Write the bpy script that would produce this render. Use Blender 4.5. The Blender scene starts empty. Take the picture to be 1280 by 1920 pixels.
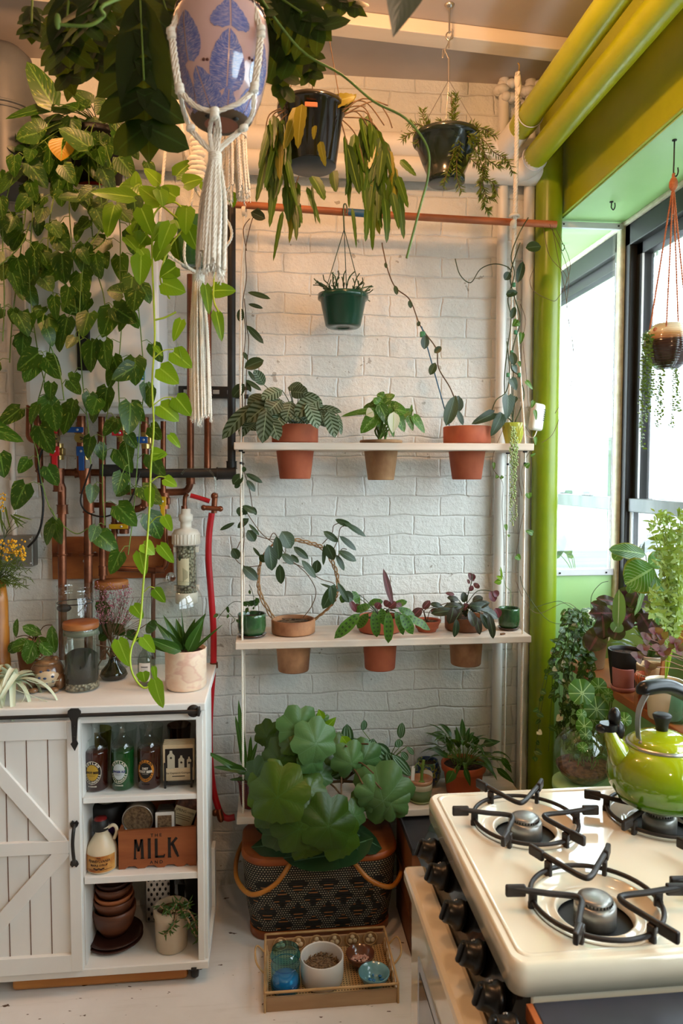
import bpy, bmesh, math, random
from mathutils import Vector as V, Matrix as M, noise as NZ
random.seed(7)
RND = random.Random(11)
sc = bpy.context.scene
C = sc.collection
PI = math.pi
# ---------------------------------------------------------------- camera
FPX = 1340.0; HC = 1.65
yaw = math.atan(135/FPX); pit = math.atan(70/FPX)
Fw = V((math.sin(yaw)*math.cos(pit), math.cos(yaw)*math.cos(pit), -math.sin(pit)))
Rt = V((math.cos(yaw), -math.sin(yaw), 0)); Up = Rt.cross(Fw); CAM = V((0, 0, HC))
cd = bpy.data.cameras.new('camera'); cam = bpy.data.objects.new('camera', cd); C.objects.link(cam)
cd.sensor_fit = 'VERTICAL'; cd.sensor_height = 36; cd.sensor_width = 24; cd.lens = FPX/1920*36
cd.clip_start = 0.05; cd.clip_end = 200
cd.dof.use_dof = True; cd.dof.focus_distance = 2.6; cd.dof.aperture_fstop = 8
cam.matrix_world = M.Translation(CAM) @ M((Rt, Up, -Fw)).transposed().to_4x4()
sc.camera = cam
# ---------------------------------------------------------------- light
w = bpy.data.worlds.new('world'); sc.world = w; w.use_nodes = True
bg = w.node_tree.nodes['Background']; bg.inputs[0].default_value = (0.80, 0.93, 1.0, 1); bg.inputs[1].default_value = 9.5
def area(name, loc, tgt, sx, sy, e, col, spread=PI):
    l = bpy.data.lights.new(name, 'AREA'); l.shape = 'RECTANGLE'; l.size = sx; l.size_y = sy; l.energy = e; l.color = col; l.spread = spread
    o = bpy.data.objects.new(name, l); C.objects.link(o); o.location = loc
    o.rotation_euler = (V(tgt)-V(loc)).to_track_quat('-Z', 'Y').to_euler(); return o
for nm_, y_, l_ in (('portal_near', .6, 4.3), ('portal_far', 3.45, 1.2)):
    po = area(nm_, (1.5, y_, 1.88), (0, y_, 1.88), l_, 1.55, 1, (1, 1, 1)); po.data.cycles.is_portal = True
def lamp(name, loc, e, col, r):
    l = bpy.data.lights.new(name, 'POINT'); l.energy = e; l.color = col; l.shadow_soft_size = r
    o = bpy.data.objects.new(name, l); C.objects.link(o); o.location = loc
lamp('warm_bulb_left', (-0.70, 1.95, 3.0), 16, (1.0, 0.50, 0.22), 0.035)
lamp('warm_bulb_right', (0.35, 1.75, 2.98), 20, (1.0, 0.50, 0.22), 0.035)
lamp('warm_bulb_near', (0.6, -0.3, 2.4), 20, (1.0, 0.60, 0.34), 0.04)
vs = sc.view_settings; vs.view_transform = 'Standard'; vs.look = 'None'; vs.exposure = 0.32; vs.gamma = 1; vs.use_curve_mapping = False
sc.cycles.max_bounces = 8; sc.cycles.transparent_max_bounces = 12
# ---------------------------------------------------------------- projection helpers (photo pixel + depth plane -> point)
def ray(px, py): return Fw + Rt*((px-640)/FPX) + Up*((960-py)/FPX)
def P(px, py, Y): d = ray(px, py); return CAM + d*(Y/d.y)
def PZ(px, py, z): d = ray(px, py); return CAM + d*((z-HC)/d.z)
def PX(px, py, x): d = ray(px, py); return CAM + d*(x/d.x)
def sz(n, Y): return n*Y/FPX
def rn(a, b): return RND.uniform(a, b)
# ---------------------------------------------------------------- objects
def tag(o, label=None, cat=None, group=None, kind=None):
    if label: o['label'] = label
    if cat: o['category'] = cat
    if group: o['group'] = group
    if kind: o['kind'] = kind
    return o
def thing(name, label, cat, loc=(0, 0, 0), group=None):
    o = bpy.data.objects.new(name, None); C.objects.link(o); o.location = loc; o.empty_display_size = .05
    return tag(o, label, cat, group)
def dup(root, loc, label=None):
    r = root.copy(); C.objects.link(r); r.location = loc
    if label: r['label'] = label
    for ch in root.children:
        c = ch.copy(); C.objects.link(c); c.parent = r
        for g in ch.children:
            d = g.copy(); C.objects.link(d); d.parent = c
    return r
class MB:
    def __init__(s): s.v = []; s.f = []; s.uv = []; s.sm = []; s.mi = []; s.r = []; s.isl = []
    def add(s, vs_, fs, uvs=None, smooth=True, mi=0, r=0.5):
        b = len(s.v); f0_ = len(s.f); s.v += [tuple(p) for p in vs_]; s.isl.append((b, len(s.v), f0_, f0_+len(fs)))
        for f in fs:
            s.f.append([b+i for i in f]); s.sm.append(smooth); s.mi.append(mi); s.r.append(r)
            s.uv += [uvs[i] if uvs else (0.5, 0.5) for i in f]
        return s
    def box(s, c, d, rot=None, bev=0.0, mi=0, seg=2):
        bm = bmesh.new(); bmesh.ops.create_cube(bm, size=1)
        for v in bm.verts: v.co = V((v.co.x*d[0], v.co.y*d[1], v.co.z*d[2]))
        if bev > 0: bmesh.ops.bevel(bm, geom=bm.edges[:], offset=min(bev, min(d)*.45), segments=seg, affect='EDGES', profile=.5)
        R_ = rot if rot else M.Identity(3)
        bm.verts.index_update()
        vs_ = [R_ @ v.co + V(c) for v in bm.verts]; fs = [[v.index for v in f.verts] for f in bm.faces]; bm.free()
        return s.add(vs_, fs, None, False, mi)
    def bx(s, x0, x1, y0, y1, z0, z1, bev=0.0, mi=0): return s.box(((x0+x1)/2, (y0+y1)/2, (z0+z1)/2), (abs(x1-x0), abs(y1-y0), abs(z1-z0)), None, bev, mi)
    def tube(s, pts, r, n=8, mi=0, caps=True, rr=.5, smooth=True):
        pts = [V(p) for p in pts]; k = len(pts)
        rs = r if isinstance(r, (list, tuple)) else [r]*k
        t0 = (pts[1]-pts[0]).normalized(); a = t0.orthogonal().normalized(); vs_ = []; uvs = []
        for i, p in enumerate(pts):
            t = (pts[min(i+1, k-1)]-pts[max(i-1, 0)])
            t = t.normalized() if t.length > 1e-9 else t0
            a = (a - t*a.dot(t)); a = a.normalized() if a.length > 1e-6 else t.orthogonal().normalized()
            b = t.cross(a)
            for j in range(n):
                th = 2*PI*j/n; vs_.append(p+(a*math.cos(th)+b*math.sin(th))*rs[i]); uvs.append((j/n, i/(k-1)))
        fs = [[i*n+j, i*n+(j+1) % n, (i+1)*n+(j+1) % n, (i+1)*n+j] for i in range(k-1) for j in range(n)]
        s.add(vs_, fs, uvs, smooth, mi, rr)
        if caps: s.add(vs_[:n][::-1]+vs_[-n:], [list(range(n)), list(range(n, 2*n))], None, False, mi, rr)
        return s
    def lathe(s, prof, c=(0, 0, 0), n=32, mi=0, rot=None, sx=1, sy=1, smooth=True, r=.5):
        c = V(c); vs_ = []; uvs = []; k = len(prof)
        for i, (rad, z) in enumerate(prof):
            for j in range(n):
                th = 2*PI*j/n; p = V((rad*sx*math.cos(th), rad*sy*math.sin(th), z))
                vs_.append((rot @ p if rot else p)+c); uvs.append((j/n, i/max(1, k-1)))
        fs = [[i*n+j, i*n+(j+1) % n, (i+1)*n+(j+1) % n, (i+1)*n+j] for i in range(k-1) for j in range(n)]
        return s.add(vs_, fs, uvs, smooth, mi, r)
    def ball(s, c, r, n=12, mi=0, rr=.5, rot=None):
        if not isinstance(r, (tuple, list)): r = (r, r, r)
        m = max(4, n//2); vs_ = []; 
        for i in range(m+1):
            ph = PI*i/m
            for j in range(n):
                th = 2*PI*j/n; p = V((r[0]*math.sin(ph)*math.cos(th), r[1]*math.sin(ph)*math.sin(th), -r[2]*math.cos(ph)))
                vs_.append((rot @ p if rot else p)+V(c))
        fs = [[i*n+j, i*n+(j+1) % n, (i+1)*n+(j+1) % n, (i+1)*n+j] for i in range(m) for j in range(n)]
        return s.add(vs_, fs, None, True, mi, rr)
    def prism(s, poly, d, mat, mi=0, smooth=False):   # poly in local xy, extruded 0..d along local z
        n = len(poly); a = [mat @ V((x, y, 0)) for x, y in poly]; b = [mat @ V((x, y, d)) for x, y in poly]
        fs = [list(range(n))[::-1], list(range(n, 2*n))]+[[i, (i+1) % n, n+(i+1) % n, n+i] for i in range(n)]
        return s.add(a+b, fs, None, smooth, mi)
    def build(s, name, mats, parent=None):
        me = bpy.data.meshes.new(name); me.from_pydata(s.v, [], s.f)
        me.polygons.foreach_set('use_smooth', s.sm); me.polygons.foreach_set('material_index', s.mi)
        ul = me.uv_layers.new(name='UVMap'); ul.data.foreach_set('uv', [c for q in s.uv for c in q])
        at = me.attributes.new('rnd', 'FLOAT', 'FACE'); at.data.foreach_set('value', s.r)
        for m in (mats if isinstance(mats, (list, tuple)) else [mats]): me.materials.append(m)
        me.update(); o = bpy.data.objects.new(name, me); C.objects.link(o)
        if parent:
            o.parent = parent
            if parent.parent is None and parent.type == 'EMPTY': o.matrix_parent_inverse = M.Translation(-V(parent.location))
        return o
def each(mb, name, m, parent):   # every separate piece of the builder becomes a part of its own
    for (v0, v1, f0, f1) in mb.isl:
        q = MB(); q.v = mb.v[v0:v1]; q.f = [[i-v0 for i in f] for f in mb.f[f0:f1]]; q.sm = mb.sm[f0:f1]; q.mi = mb.mi[f0:f1]; q.r = mb.r[f0:f1]; a = sum(len(f) for f in mb.f[:f0]); q.uv = mb.uv[a:a+sum(len(f) for f in q.f)]; q.build(name, m, parent)
def smooth_path(pts, n=6):
    pts = [V(p) for p in pts]; out = []
    for i in range(len(pts)-1):
        p0 = pts[max(i-1, 0)]; p1 = pts[i]; p2 = pts[i+1]; p3 = pts[min(i+2, len(pts)-1)]
        for k in range(n):
            t = k/n; out.append(.5*((2*p1)+(p2-p0)*t+(2*p0-5*p1+4*p2-p3)*t*t+(3*p1-p0-3*p2+p3)*t**3))
    out.append(pts[-1]); return out
def struct(name, mb, m): return tag(mb.build(name, m), kind='structure')
# ---------------------------------------------------------------- text
def text_geo(txt, size, bold=0.0, sx=1.0):
    cu = bpy.data.curves.new('t', 'FONT'); cu.body = txt; cu.size = size; cu.align_x = 'CENTER'; cu.align_y = 'CENTER'; cu.offset = bold; cu.resolution_u = 3
    o = bpy.data.objects.new('t', cu); C.objects.link(o); bpy.context.view_layer.update()
    me = bpy.data.meshes.new_from_object(o.evaluated_get(bpy.context.evaluated_depsgraph_get()))
    vs_ = [(v.co.x*sx, v.co.y) for v in me.vertices]; fs = [list(p.vertices) for p in me.polygons]
    bpy.data.objects.remove(o); bpy.data.curves.remove(cu); bpy.data.meshes.remove(me); return vs_, fs
def text_flat(mb, txt, size, o, ux, uy, bold=0, sx=1.0, mi=0, ang=0):
    vs_, fs = text_geo(txt, size, bold, sx); ca, sa = math.cos(ang), math.sin(ang)
    mb.add([V(o)+V(ux)*(x*ca-y*sa)+V(uy)*(x*sa+y*ca) for x, y in vs_], fs, None, False, mi)
def wrap_cyl(mb, vs_, fs, c, R_, a0, z0, mi=0):        # 2-D geometry wrapped on a cylinder, a0 = facing angle
    mb.add([V((c[0]+R_*math.cos(a0+x/R_), c[1]+R_*math.sin(a0+x/R_), c[2]+z0+y)) for x, y in vs_], fs, None, False, mi)
def disc2(rx, ry, n=40, r0=0.0):
    if r0 <= 0: return [(0, 0)]+[(q/4*rx*math.cos(2*PI*i/n), q/4*ry*math.sin(2*PI*i/n)) for q in (1, 2, 3, 4) for i in range(n)], [[0, 1+i, 1+(i+1) % n] for i in range(n)]+[[1+q*n+i, 1+(q+1)*n+i, 1+(q+1)*n+(i+1) % n, 1+q*n+(i+1) % n] for q in range(3) for i in range(n)]
    vs_ = [(rx*math.cos(2*PI*i/n), ry*math.sin(2*PI*i/n)) for i in range(n)]+[(r0*rx*math.cos(2*PI*i/n), r0*ry*math.sin(2*PI*i/n)) for i in range(n)]
    return vs_, [[i, (i+1) % n, n+(i+1) % n, n+i] for i in range(n)]
def grid2(w_, h_, nx=12, ny=2):
    return [(w_*(i/nx-.5), h_*(j/ny-.5)) for j in range(ny+1) for i in range(nx+1)], [[j*(nx+1)+i, j*(nx+1)+i+1, (j+1)*(nx+1)+i+1, (j+1)*(nx+1)+i] for j in range(ny) for i in range(nx)]
# ---------------------------------------------------------------- materials
MT = {}
def nn(nt, t, **kw):
    n = nt.nodes.new(t)
    for k, v in kw.items():
        if k in n.inputs.keys(): n.inputs[k].default_value = v
        else: setattr(n, k, v)
    return n
def c4(c): return (c[0], c[1], c[2], 1)
def ramp(nt, fac, stops):
    r = nt.nodes.new('ShaderNodeValToRGB'); e = r.color_ramp.elements
    while len(e) < len(stops): e.new(.5)
    for i, (p, c) in enumerate(stops): e[i].position = p; e[i].color = c4(c)
    nt.links.new(fac, r.inputs[0]); return r.outputs[0]
def mixc(nt, fac, a, b, bt='MIX'):
    m = nt.nodes.new('ShaderNodeMix'); m.data_type = 'RGBA'; m.blend_type = bt
    for i, x in ((0, fac), (6, a), (7, b)):
        if isinstance(x, (int, float)): m.inputs[i].default_value = x
        elif isinstance(x, (tuple, list)): m.inputs[i].default_value = c4(x)
        else: nt.links.new(x, m.inputs[i])
    return m.outputs[2]
def math_(nt, op, a, b=0.0, c=0.0):
    m = nt.nodes.new('ShaderNodeMath'); m.operation = op
    for i, x in enumerate((a, b, c)):
        if isinstance(x, (int, float)): m.inputs[i].default_value = x
        else: nt.links.new(x, m.inputs[i])
    return m.outputs[0]
def newmat(name):
    m = bpy.data.materials.new(name); m.use_nodes = True; nt = m.node_tree; b = nt.nodes['Principled BSDF']; MT[name] = m; return m, nt, b
def coords(nt, scale=(1, 1, 1), kind='Object'):
    tc = nt.nodes.new('ShaderNodeTexCoord'); mp = nt.nodes.new('ShaderNodeMapping'); mp.inputs['Scale'].default_value = scale
    nt.links.new(tc.outputs[kind], mp.inputs[0]); return mp.outputs[0]
def noise(nt, vec, s, d=4, r=.55):
    n = nn(nt, 'ShaderNodeTexNoise', Scale=s, Detail=d, Roughness=r); nt.links.new(vec, n.inputs['Vector']); return n.outputs['Fac']
def bumpn(nt, h, strength=.3, dist=.01):
    b = nn(nt, 'ShaderNodeBump', Strength=strength, Distance=dist); nt.links.new(h, b.inputs['Height']); return b.outputs[0]
def mat(name, c1, c2=None, scale=8, stretch=(1, 1, 1), rough=.5, metal=0, bump=0, bdist=.003, coat=0, trans=0, ior=1.45, detail=4, sub=0, emit=None, lo=.35, hi=.65):
    m, nt, b = newmat(name); b.inputs['Roughness'].default_value = rough; b.inputs['Metallic'].default_value = metal
    b.inputs['Coat Weight'].default_value = coat; b.inputs['Transmission Weight'].default_value = trans; b.inputs['IOR'].default_value = ior
    b.inputs['Base Color'].default_value = c4(c1)
    if sub: b.inputs['Subsurface Weight'].default_value = sub; b.inputs['Subsurface Radius'].default_value = (.01, .01, .01)
    if c2 or bump:
        v = coords(nt, stretch); f = noise(nt, v, scale, detail)
        if c2: nt.links.new(ramp(nt, f, [(lo, c1), (hi, c2)]), b.inputs['Base Color'])
        if bump: nt.links.new(bumpn(nt, f, bump, bdist), b.inputs['Normal'])
    return m
def glass(name, col=(1, 1, 1), rough=0.0, thin=.12):
    # thin clear glass: mostly transparent with fresnel reflection, so that light still passes
    m, nt, b = newmat(name); nt.nodes.remove(b); out = nt.nodes['Material Output']
    tr = nn(nt, 'ShaderNodeBsdfTransparent'); tr.inputs[0].default_value = c4(col)
    gl = nn(nt, 'ShaderNodeBsdfGlossy', Roughness=rough); gl.inputs[0].default_value = (1, 1, 1, 1)
    lw = nn(nt, 'ShaderNodeLayerWeight', Blend=thin); ms = nt.nodes.new('ShaderNodeMixShader')
    f = math_(nt, 'ADD', math_(nt, 'MULTIPLY', lw.outputs['Facing'], .55), .03) if thin else .05
    f = math_(nt, 'MULTIPLY', math_(nt, 'POWER', lw.outputs['Facing'], 1.3), .6); f = math_(nt, 'ADD', f, .06)
    nt.links.new(ramp(nt, lw.outputs['Facing'], [(.25, col), (.92, tuple(x*.36 for x in col))]), tr.inputs[0])
    nt.links.new(f, ms.inputs[0]); nt.links.new(tr.outputs[0], ms.inputs[1]); nt.links.new(gl.outputs[0], ms.inputs[2]); nt.links.new(ms.outputs[0], out.inputs[0]); return m
def leafmat(name, c1, c2, rib=None, pattern=None, pc=None, rough=.35, transl=.3, ribw=.035, spec=.36, edge=None, back=None):
    m, nt, b = newmat(name); b.inputs['Roughness'].default_value = rough; b.inputs['Specular IOR Level'].default_value = spec
    if c1[1] < .5: c1, c2 = [tuple(x*k_ for x, k_ in zip(c, (.56, .64, .40))) if c[1] > c[0] else tuple(x*.75 for x in c) for c in (c1, c2)]; transl = transl*.75
    at = nn(nt, 'ShaderNodeAttribute', attribute_name='rnd'); col = mixc(nt, at.outputs['Fac'], c1, c2)
    uv = nt.nodes.new('ShaderNodeUVMap'); sp = nt.nodes.new('ShaderNodeSeparateXYZ'); nt.links.new(uv.outputs[0], sp.inputs[0])
    u = math_(nt, 'ABSOLUTE', math_(nt, 'SUBTRACT', sp.outputs[0], .5)); v = sp.outputs[1]
    ov = coords(nt)
    if pattern == 'splash':
        cb = nt.nodes.new('ShaderNodeCombineXYZ'); nt.links.new(math_(nt, 'MULTIPLY', math_(nt, 'SUBTRACT', v, math_(nt, 'MULTIPLY', u, .9)), 16), cb.inputs[0]); nt.links.new(math_(nt, 'MULTIPLY', sp.outputs[0], 5), cb.inputs[1]); nt.links.new(math_(nt, 'MULTIPLY', at.outputs['Fac'], 40), cb.inputs[2])
        n = noise(nt, cb.outputs[0], 1.0, 2, .6); col = mixc(nt, ramp(nt, n, [(.60, (0, 0, 0)), (.68, (.75, .75, .75))]), col, pc)
    elif pattern == 'feather':      # alternating dark bars from the midrib outwards
        s_ = math_(nt, 'SINE', math_(nt, 'MULTIPLY', math_(nt, 'SUBTRACT', v, math_(nt, 'MULTIPLY', u, .35)), 46)); s_ = math_(nt, 'ADD', math_(nt, 'MULTIPLY', s_, .5), .5)
        col = mixc(nt, math_(nt, 'MULTIPLY', ramp(nt, s_, [(.34, (0, 0, 0)), (.5, (1, 1, 1))]), math_(nt, 'ADD', math_(nt, 'MULTIPLY', at.outputs['Fac'], .7), .25)), col, pc)
    elif pattern == 'spots':
        s_ = math_(nt, 'SINE', math_(nt, 'MULTIPLY', v, 44)); q = math_(nt, 'LESS_THAN', math_(nt, 'ABSOLUTE', math_(nt, 'SUBTRACT', u, .2)), .1)
        col = mixc(nt, math_(nt, 'MULTIPLY', q, math_(nt, 'GREATER_THAN', s_, .1)), col, pc)
    elif pattern == 'veins':
        s_ = math_(nt, 'SINE', math_(nt, 'MULTIPLY', math_(nt, 'SUBTRACT', v, math_(nt, 'MULTIPLY', u, .8)), 60))
        col = mixc(nt, math_(nt, 'MULTIPLY', math_(nt, 'GREATER_THAN', s_, .75), .35), col, pc)
    elif pattern == 'band':         # pale band between rib and margin
        q = math_(nt, 'LESS_THAN', math_(nt, 'ABSOLUTE', math_(nt, 'SUBTRACT', u, .24)), .07); col = mixc(nt, math_(nt, 'MULTIPLY', q, .7), col, pc)
    if edge: col = mixc(nt, math_(nt, 'GREATER_THAN', u, .44), col, edge)
    if rib: col = mixc(nt, math_(nt, 'LESS_THAN', u, ribw), col, rib)
    if back:
        g = nt.nodes.new('ShaderNodeNewGeometry'); col = mixc(nt, g.outputs['Backfacing'], col, back)
    nt.links.new(col, b.inputs['Base Color'])
    nt.links.new(bumpn(nt, math_(nt, 'SINE', math_(nt, 'MULTIPLY', math_(nt, 'SUBTRACT', v, math_(nt, 'MULTIPLY', u, .7)), 50)), .06, .002), b.inputs['Normal'])
    t = nn(nt, 'ShaderNodeBsdfTranslucent'); nt.links.new(mixc(nt, .4, col, (.5, .7, .05)), t.inputs[0])
    ms = nt.nodes.new('ShaderNodeMixShader'); ms.inputs[0].default_value = transl; out = nt.nodes['Material Output']
    nt.links.new(b.outputs[0], ms.inputs[1]); nt.links.new(t.outputs[0], ms.inputs[2]); nt.links.new(ms.outputs[0], out.inputs[0]); return m
# ---------------------------------------------------------------- leaves
def wprof(shape, t):
    if shape == 'heart': return max(0, (min(1, (t+.02)/.2)**.5)*(1-t)**.62*1.25*(1-.12*(1-t)))
    if shape == 'ov': return max(0, math.sin(PI*min(1, t**.72))**.85)
    if shape == 'oval': return max(0, math.sin(PI*t))**.6
    if shape == 'lance': return max(0, math.sin(PI*t**.62))**.9*(1-.25*t)
    if shape == 'strap': return min(1, t*6+.35)*(1-t)**.45 if t < 1 else 0
    if shape == 'long': return (.93+.09*math.sin(t*30))*max(0, math.sin(PI*min(1, t**.55)))**.5
    return math.sin(PI*t)
def leaf(mb, base, d, n, L, W, shape='ov', droop=.6, fold=.15, seg=7, back=0, wave=0, r=None, mi=0, twist=0):
    d = V(d).normalized(); n = V(n); n = (n-d*n.dot(d))
    n = n.normalized() if n.length > 1e-6 else d.orthogonal().normalized()
    s_ = d.cross(n); p = V(base); vs_ = []; uvs = []; r = rn(0, 1) if r is None else r; st = L/seg
    us = (-1, -.5, 0, .5, 1); ph = rn(0, 6)
    for i in range(seg+1):
        t = i/seg; wd = W*.5*wprof(shape, t)
        for u in us:
            q = p + s_*(u*wd) + n*(abs(u)*wd*fold) - d*(back*L*abs(u)**1.5*(1-t)**4)
            if wave: q = q + n*(wave*W*abs(u)*math.sin(t*14+ph+(1.3 if u > 0 else 0)))
            vs_.append(q); uvs.append((.5+.5*u, t))
        a = droop/seg; R_ = M.Rotation(-a, 3, s_)
        d = (R_ @ d).normalized(); n = (R_ @ n).normalized()
        if twist: s_ = (M.Rotation(twist/seg, 3, d) @ s_); n = s_.cross(d).normalized() if False else (M.Rotation(twist/seg, 3, d) @ n)
        p = p + d*st
    fs = [[i*5+j, i*5+j+1, (i+1)*5+j+1, (i+1)*5+j] for i in range(seg) for j in range(4)]
    mb.add(vs_, fs, uvs, True, mi, r); return p
def roundleaf(mb, c, n, up, R_, lobes=7, amp=.08, cup=.2, r=None, mi=0, seg=36, jag=.03):
    n = V(n).normalized(); up = V(up); up = (up-n*up.dot(n)).normalized(); s_ = up.cross(n); r = rn(0, 1) if r is None else r
    vs_ = [V(c)]; uvs = [(.5, .5)]; rings = 4; ph = rn(0, 6)
    for k in range(1, rings+1):
        q = k/rings
        for j in range(seg):
            th = 2*PI*j/seg; rad = R_*q*(1+amp*abs(math.sin(th*lobes/2))*q - (.28*q*math.exp(-((abs(th-PI)/.22)**2))) + jag*q*((j % 2)*2-1))*(1+.12*math.cos(th))
            h = -cup*R_*q*q + .05*R_*q*q*math.sin(th*3+ph) + .045*R_*abs(math.sin(th*lobes/2))*q
            vs_.append(V(c)+up*(rad*math.cos(th))+s_*(rad*math.sin(th))+n*h); uvs.append((.5+.5*q*math.sin(th*lobes/2), q))
    fs = [[0, 1+j, 1+(j+1) % seg] for j in range(seg)]
    for k in range(rings-1): fs += [[1+k*seg+j, 1+(k+1)*seg+j, 1+(k+1)*seg+(j+1) % seg, 1+k*seg+(j+1) % seg] for j in range(seg)]
    mb.add(vs_, fs, uvs, True, mi, r)
def rosette(lm, sm, c, n, L, W, el=(.3, 1.3), droop=1.0, shape='ov', pet=.3, petr=.0016, spread=.01, az=(0, 2*PI), fold=.15, jit=.25, wave=0, seg=7, back=0):
    for i in range(n):
        a = az[0]+(az[1]-az[0])*(i+rn(-.35, .35))/n; e = rn(*el); k = 1+rn(-jit, jit)
        d = V((math.cos(a)*math.cos(e), math.sin(a)*math.cos(e), math.sin(e)))
        b = V(c)+V((math.cos(a), math.sin(a), 0))*rn(0, spread); pl = L*pet*k*2
        if pl > 0:
            mid = b+d*pl*.5+V((0, 0, pl*.08)); e2 = b+d*pl
            sm.tube([b, mid, e2], petr, 5, rr=rn(0, 1)); b = e2
        nrm = V((-math.cos(a)*math.sin(e), -math.sin(a)*math.sin(e), math.cos(e)))
        leaf(lm, b, d, nrm, L*k, W*k, shape, droop*rn(.6, 1.3), fold, seg, back, wave)
def vine(lm, sm, pts, step, L, W, shape='heart', r=.0018, pet=.6, face=(0, -1, .25), back=.12, both=True, jit=.4, start=0.0, droop=.5, sub=7, fold=.12, side=.8, rr=.5):
    path = smooth_path(pts, sub); sm.tube(path, r, 5, rr=rr); acc = 0; nxt = start; sd = 1
    for i in range(1, len(path)):
        seg = path[i]-path[i-1]; acc += seg.length
        if acc >= nxt:
            nxt = acc+step*rn(.65, 1.35); sd = -sd if both else (1 if rn(0, 1) > .5 else -1)
            k = 1+rn(-jit, jit*.5); td = V((sd*rn(.3, 1)*side, rn(-.6, .15), rn(-.6, .35))).normalized()
            p0 = path[i]; p1 = p0+td*L*pet*k; sm.tube([p0, (p0+p1)/2+V((0, 0, L*.12)), p1], r*.7, 4, rr=rr)
            ld = (V((sd*rn(-.2, .9)*side, rn(-.35, .1), -rn(.35, 1.1)))).normalized()
            nr = V(face)+V((rn(-.6, .6), 0, rn(-.35, .6)))
            leaf(lm, p1, ld, nr, L*k, W*k, shape, droop*rn(-.3, 1.2), fold*rn(.3, 1.6), 7, back)
def circle_pts(c, r, n=32, a0=0, a1=2*PI, ax=V((1, 0, 0)), ay=V((0, 1, 0))):
    return [V(c)+ax*(r*math.cos(a0+(a1-a0)*i/n))+ay*(r*math.sin(a0+(a1-a0)*i/n)) for i in range(n+1)]
def torus(mb, c, R_, r, n=32, k=8, ax=V((1, 0, 0)), ay=V((0, 1, 0)), mi=0): mb.tube(circle_pts(c, R_, n, 0, 2*PI, ax, ay), r, k, mi, False)
def rot_to(d): return V((0, 0, 1)).rotation_difference(V(d).normalized()).to_matrix()
def rope(mb, pts, r, turns=60, strands=3, n=5, sub=0):     # twisted cord
    pts = smooth_path(pts, 8) if len(pts) > 2 else [V(pts[0]).lerp(V(pts[1]), i/8) for i in range(9)]
    L_ = sum((pts[i+1]-pts[i]).length for i in range(len(pts)-1)); N = max(8, int(L_*turns*6))
    cum = [0]
    for i in range(len(pts)-1): cum.append(cum[-1]+(pts[i+1]-pts[i]).length)
    def at(s_):
        for i in range(len(pts)-1):
            if s_ <= cum[i+1]+1e-9: k = (s_-cum[i])/max(1e-9, cum[i+1]-cum[i]); return pts[i].lerp(pts[i+1], k), (pts[i+1]-pts[i]).normalized()
        return pts[-1], (pts[-1]-pts[-2]).normalized()
    for q in range(strands):
        out = []
        for i in range(N+1):
            p, t = at(L_*i/N); a = t.orthogonal().normalized() if abs(t.z) < .9 else (V((1, 0, 0))-t*t.x).normalized(); b = t.cross(a)
            th = 2*PI*(turns*L_*i/N+q/strands); out.append(p+(a*math.cos(th)+b*math.sin(th))*r*.5)
        mb.tube(out, r*.58, n, caps=False)
# ================================================================ MATERIALS
def brickmat():
    m, nt, b = newmat('painted_brick'); v = coords(nt, (1, 1, 1)); sp = nt.nodes.new('ShaderNodeSeparateXYZ'); nt.links.new(v, sp.inputs[0])
    cb = nt.nodes.new('ShaderNodeCombineXYZ'); nt.links.new(math_(nt, 'ADD', sp.outputs[0], sp.outputs[1]), cb.inputs[0]); nt.links.new(sp.outputs[2], cb.inputs[1])
    nz = nn(nt, 'ShaderNodeTexNoise', Scale=6, Detail=5); nt.links.new(v, nz.inputs['Vector'])
    vm = nt.nodes.new('ShaderNodeVectorMath'); vm.operation = 'MULTIPLY_ADD'; nt.links.new(nz.outputs['Color'], vm.inputs[0]); vm.inputs[1].default_value = (.045, .034, 0); nt.links.new(cb.outputs[0], vm.inputs[2])
    br = nn(nt, 'ShaderNodeTexBrick', Scale=1.0); br.inputs['Brick Width'].default_value = .208; br.inputs['Row Height'].default_value = .079
    br.inputs['Mortar Size'].default_value = .0055; br.inputs['Mortar Smooth'].default_value = 1.0; br.offset = .5; nt.links.new(vm.outputs[0], br.inputs['Vector'])
    br.inputs['Color1'].default_value = (1, 1, 1, 1); br.inputs['Color2'].default_value = (.75, .75, .75, 1); br.inputs['Mortar'].default_value = (.0, .0, .0, 1)
    n1 = noise(nt, v, 5, 6, .65); n2 = noise(nt, v, 45, 5, .7); n3 = noise(nt, v, 1.2, 2)
    h = math_(nt, 'ADD', math_(nt, 'MULTIPLY', math_(nt, 'SUBTRACT', 1, br.outputs['Fac']), .36), math_(nt, 'ADD', math_(nt, 'MULTIPLY', n2, .62), math_(nt, 'MULTIPLY', n1, .9)))
    col = ramp(nt, n1, [(.3, (.68, .69, .645)), (.7, (.77, .775, .735))])
    # dirt in the hairline cracks of some joints
    n4 = noise(nt, v, 3.2, 3, .6); nk = math_(nt, 'MULTIPLY', math_(nt, 'GREATER_THAN', br.outputs['Fac'], .82), ramp(nt, n4, [(.52, (0, 0, 0)), (.66, (1, 1, 1))]))
    thin = ramp(nt, noise(nt, v, 60, 3, .7), [(.52, (0, 0, 0)), (.6, (1, 1, 1))])
    col = mixc(nt, math_(nt, 'MULTIPLY', math_(nt, 'MULTIPLY', nk, thin), .38), col, (.30, .24, .17))
    n5 = noise(nt, v, 26, 2, .5); col = mixc(nt, math_(nt, 'MULTIPLY', math_(nt, 'GREATER_THAN', n5, .745), .6), col, (.22, .18, .12))
    nt.links.new(col, b.inputs['Base Color']); b.inputs['Roughness'].default_value = .42
    nt.links.new(bumpn(nt, h, .8, .012), b.inputs['Normal']); return m
m_brick = brickmat()
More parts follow.
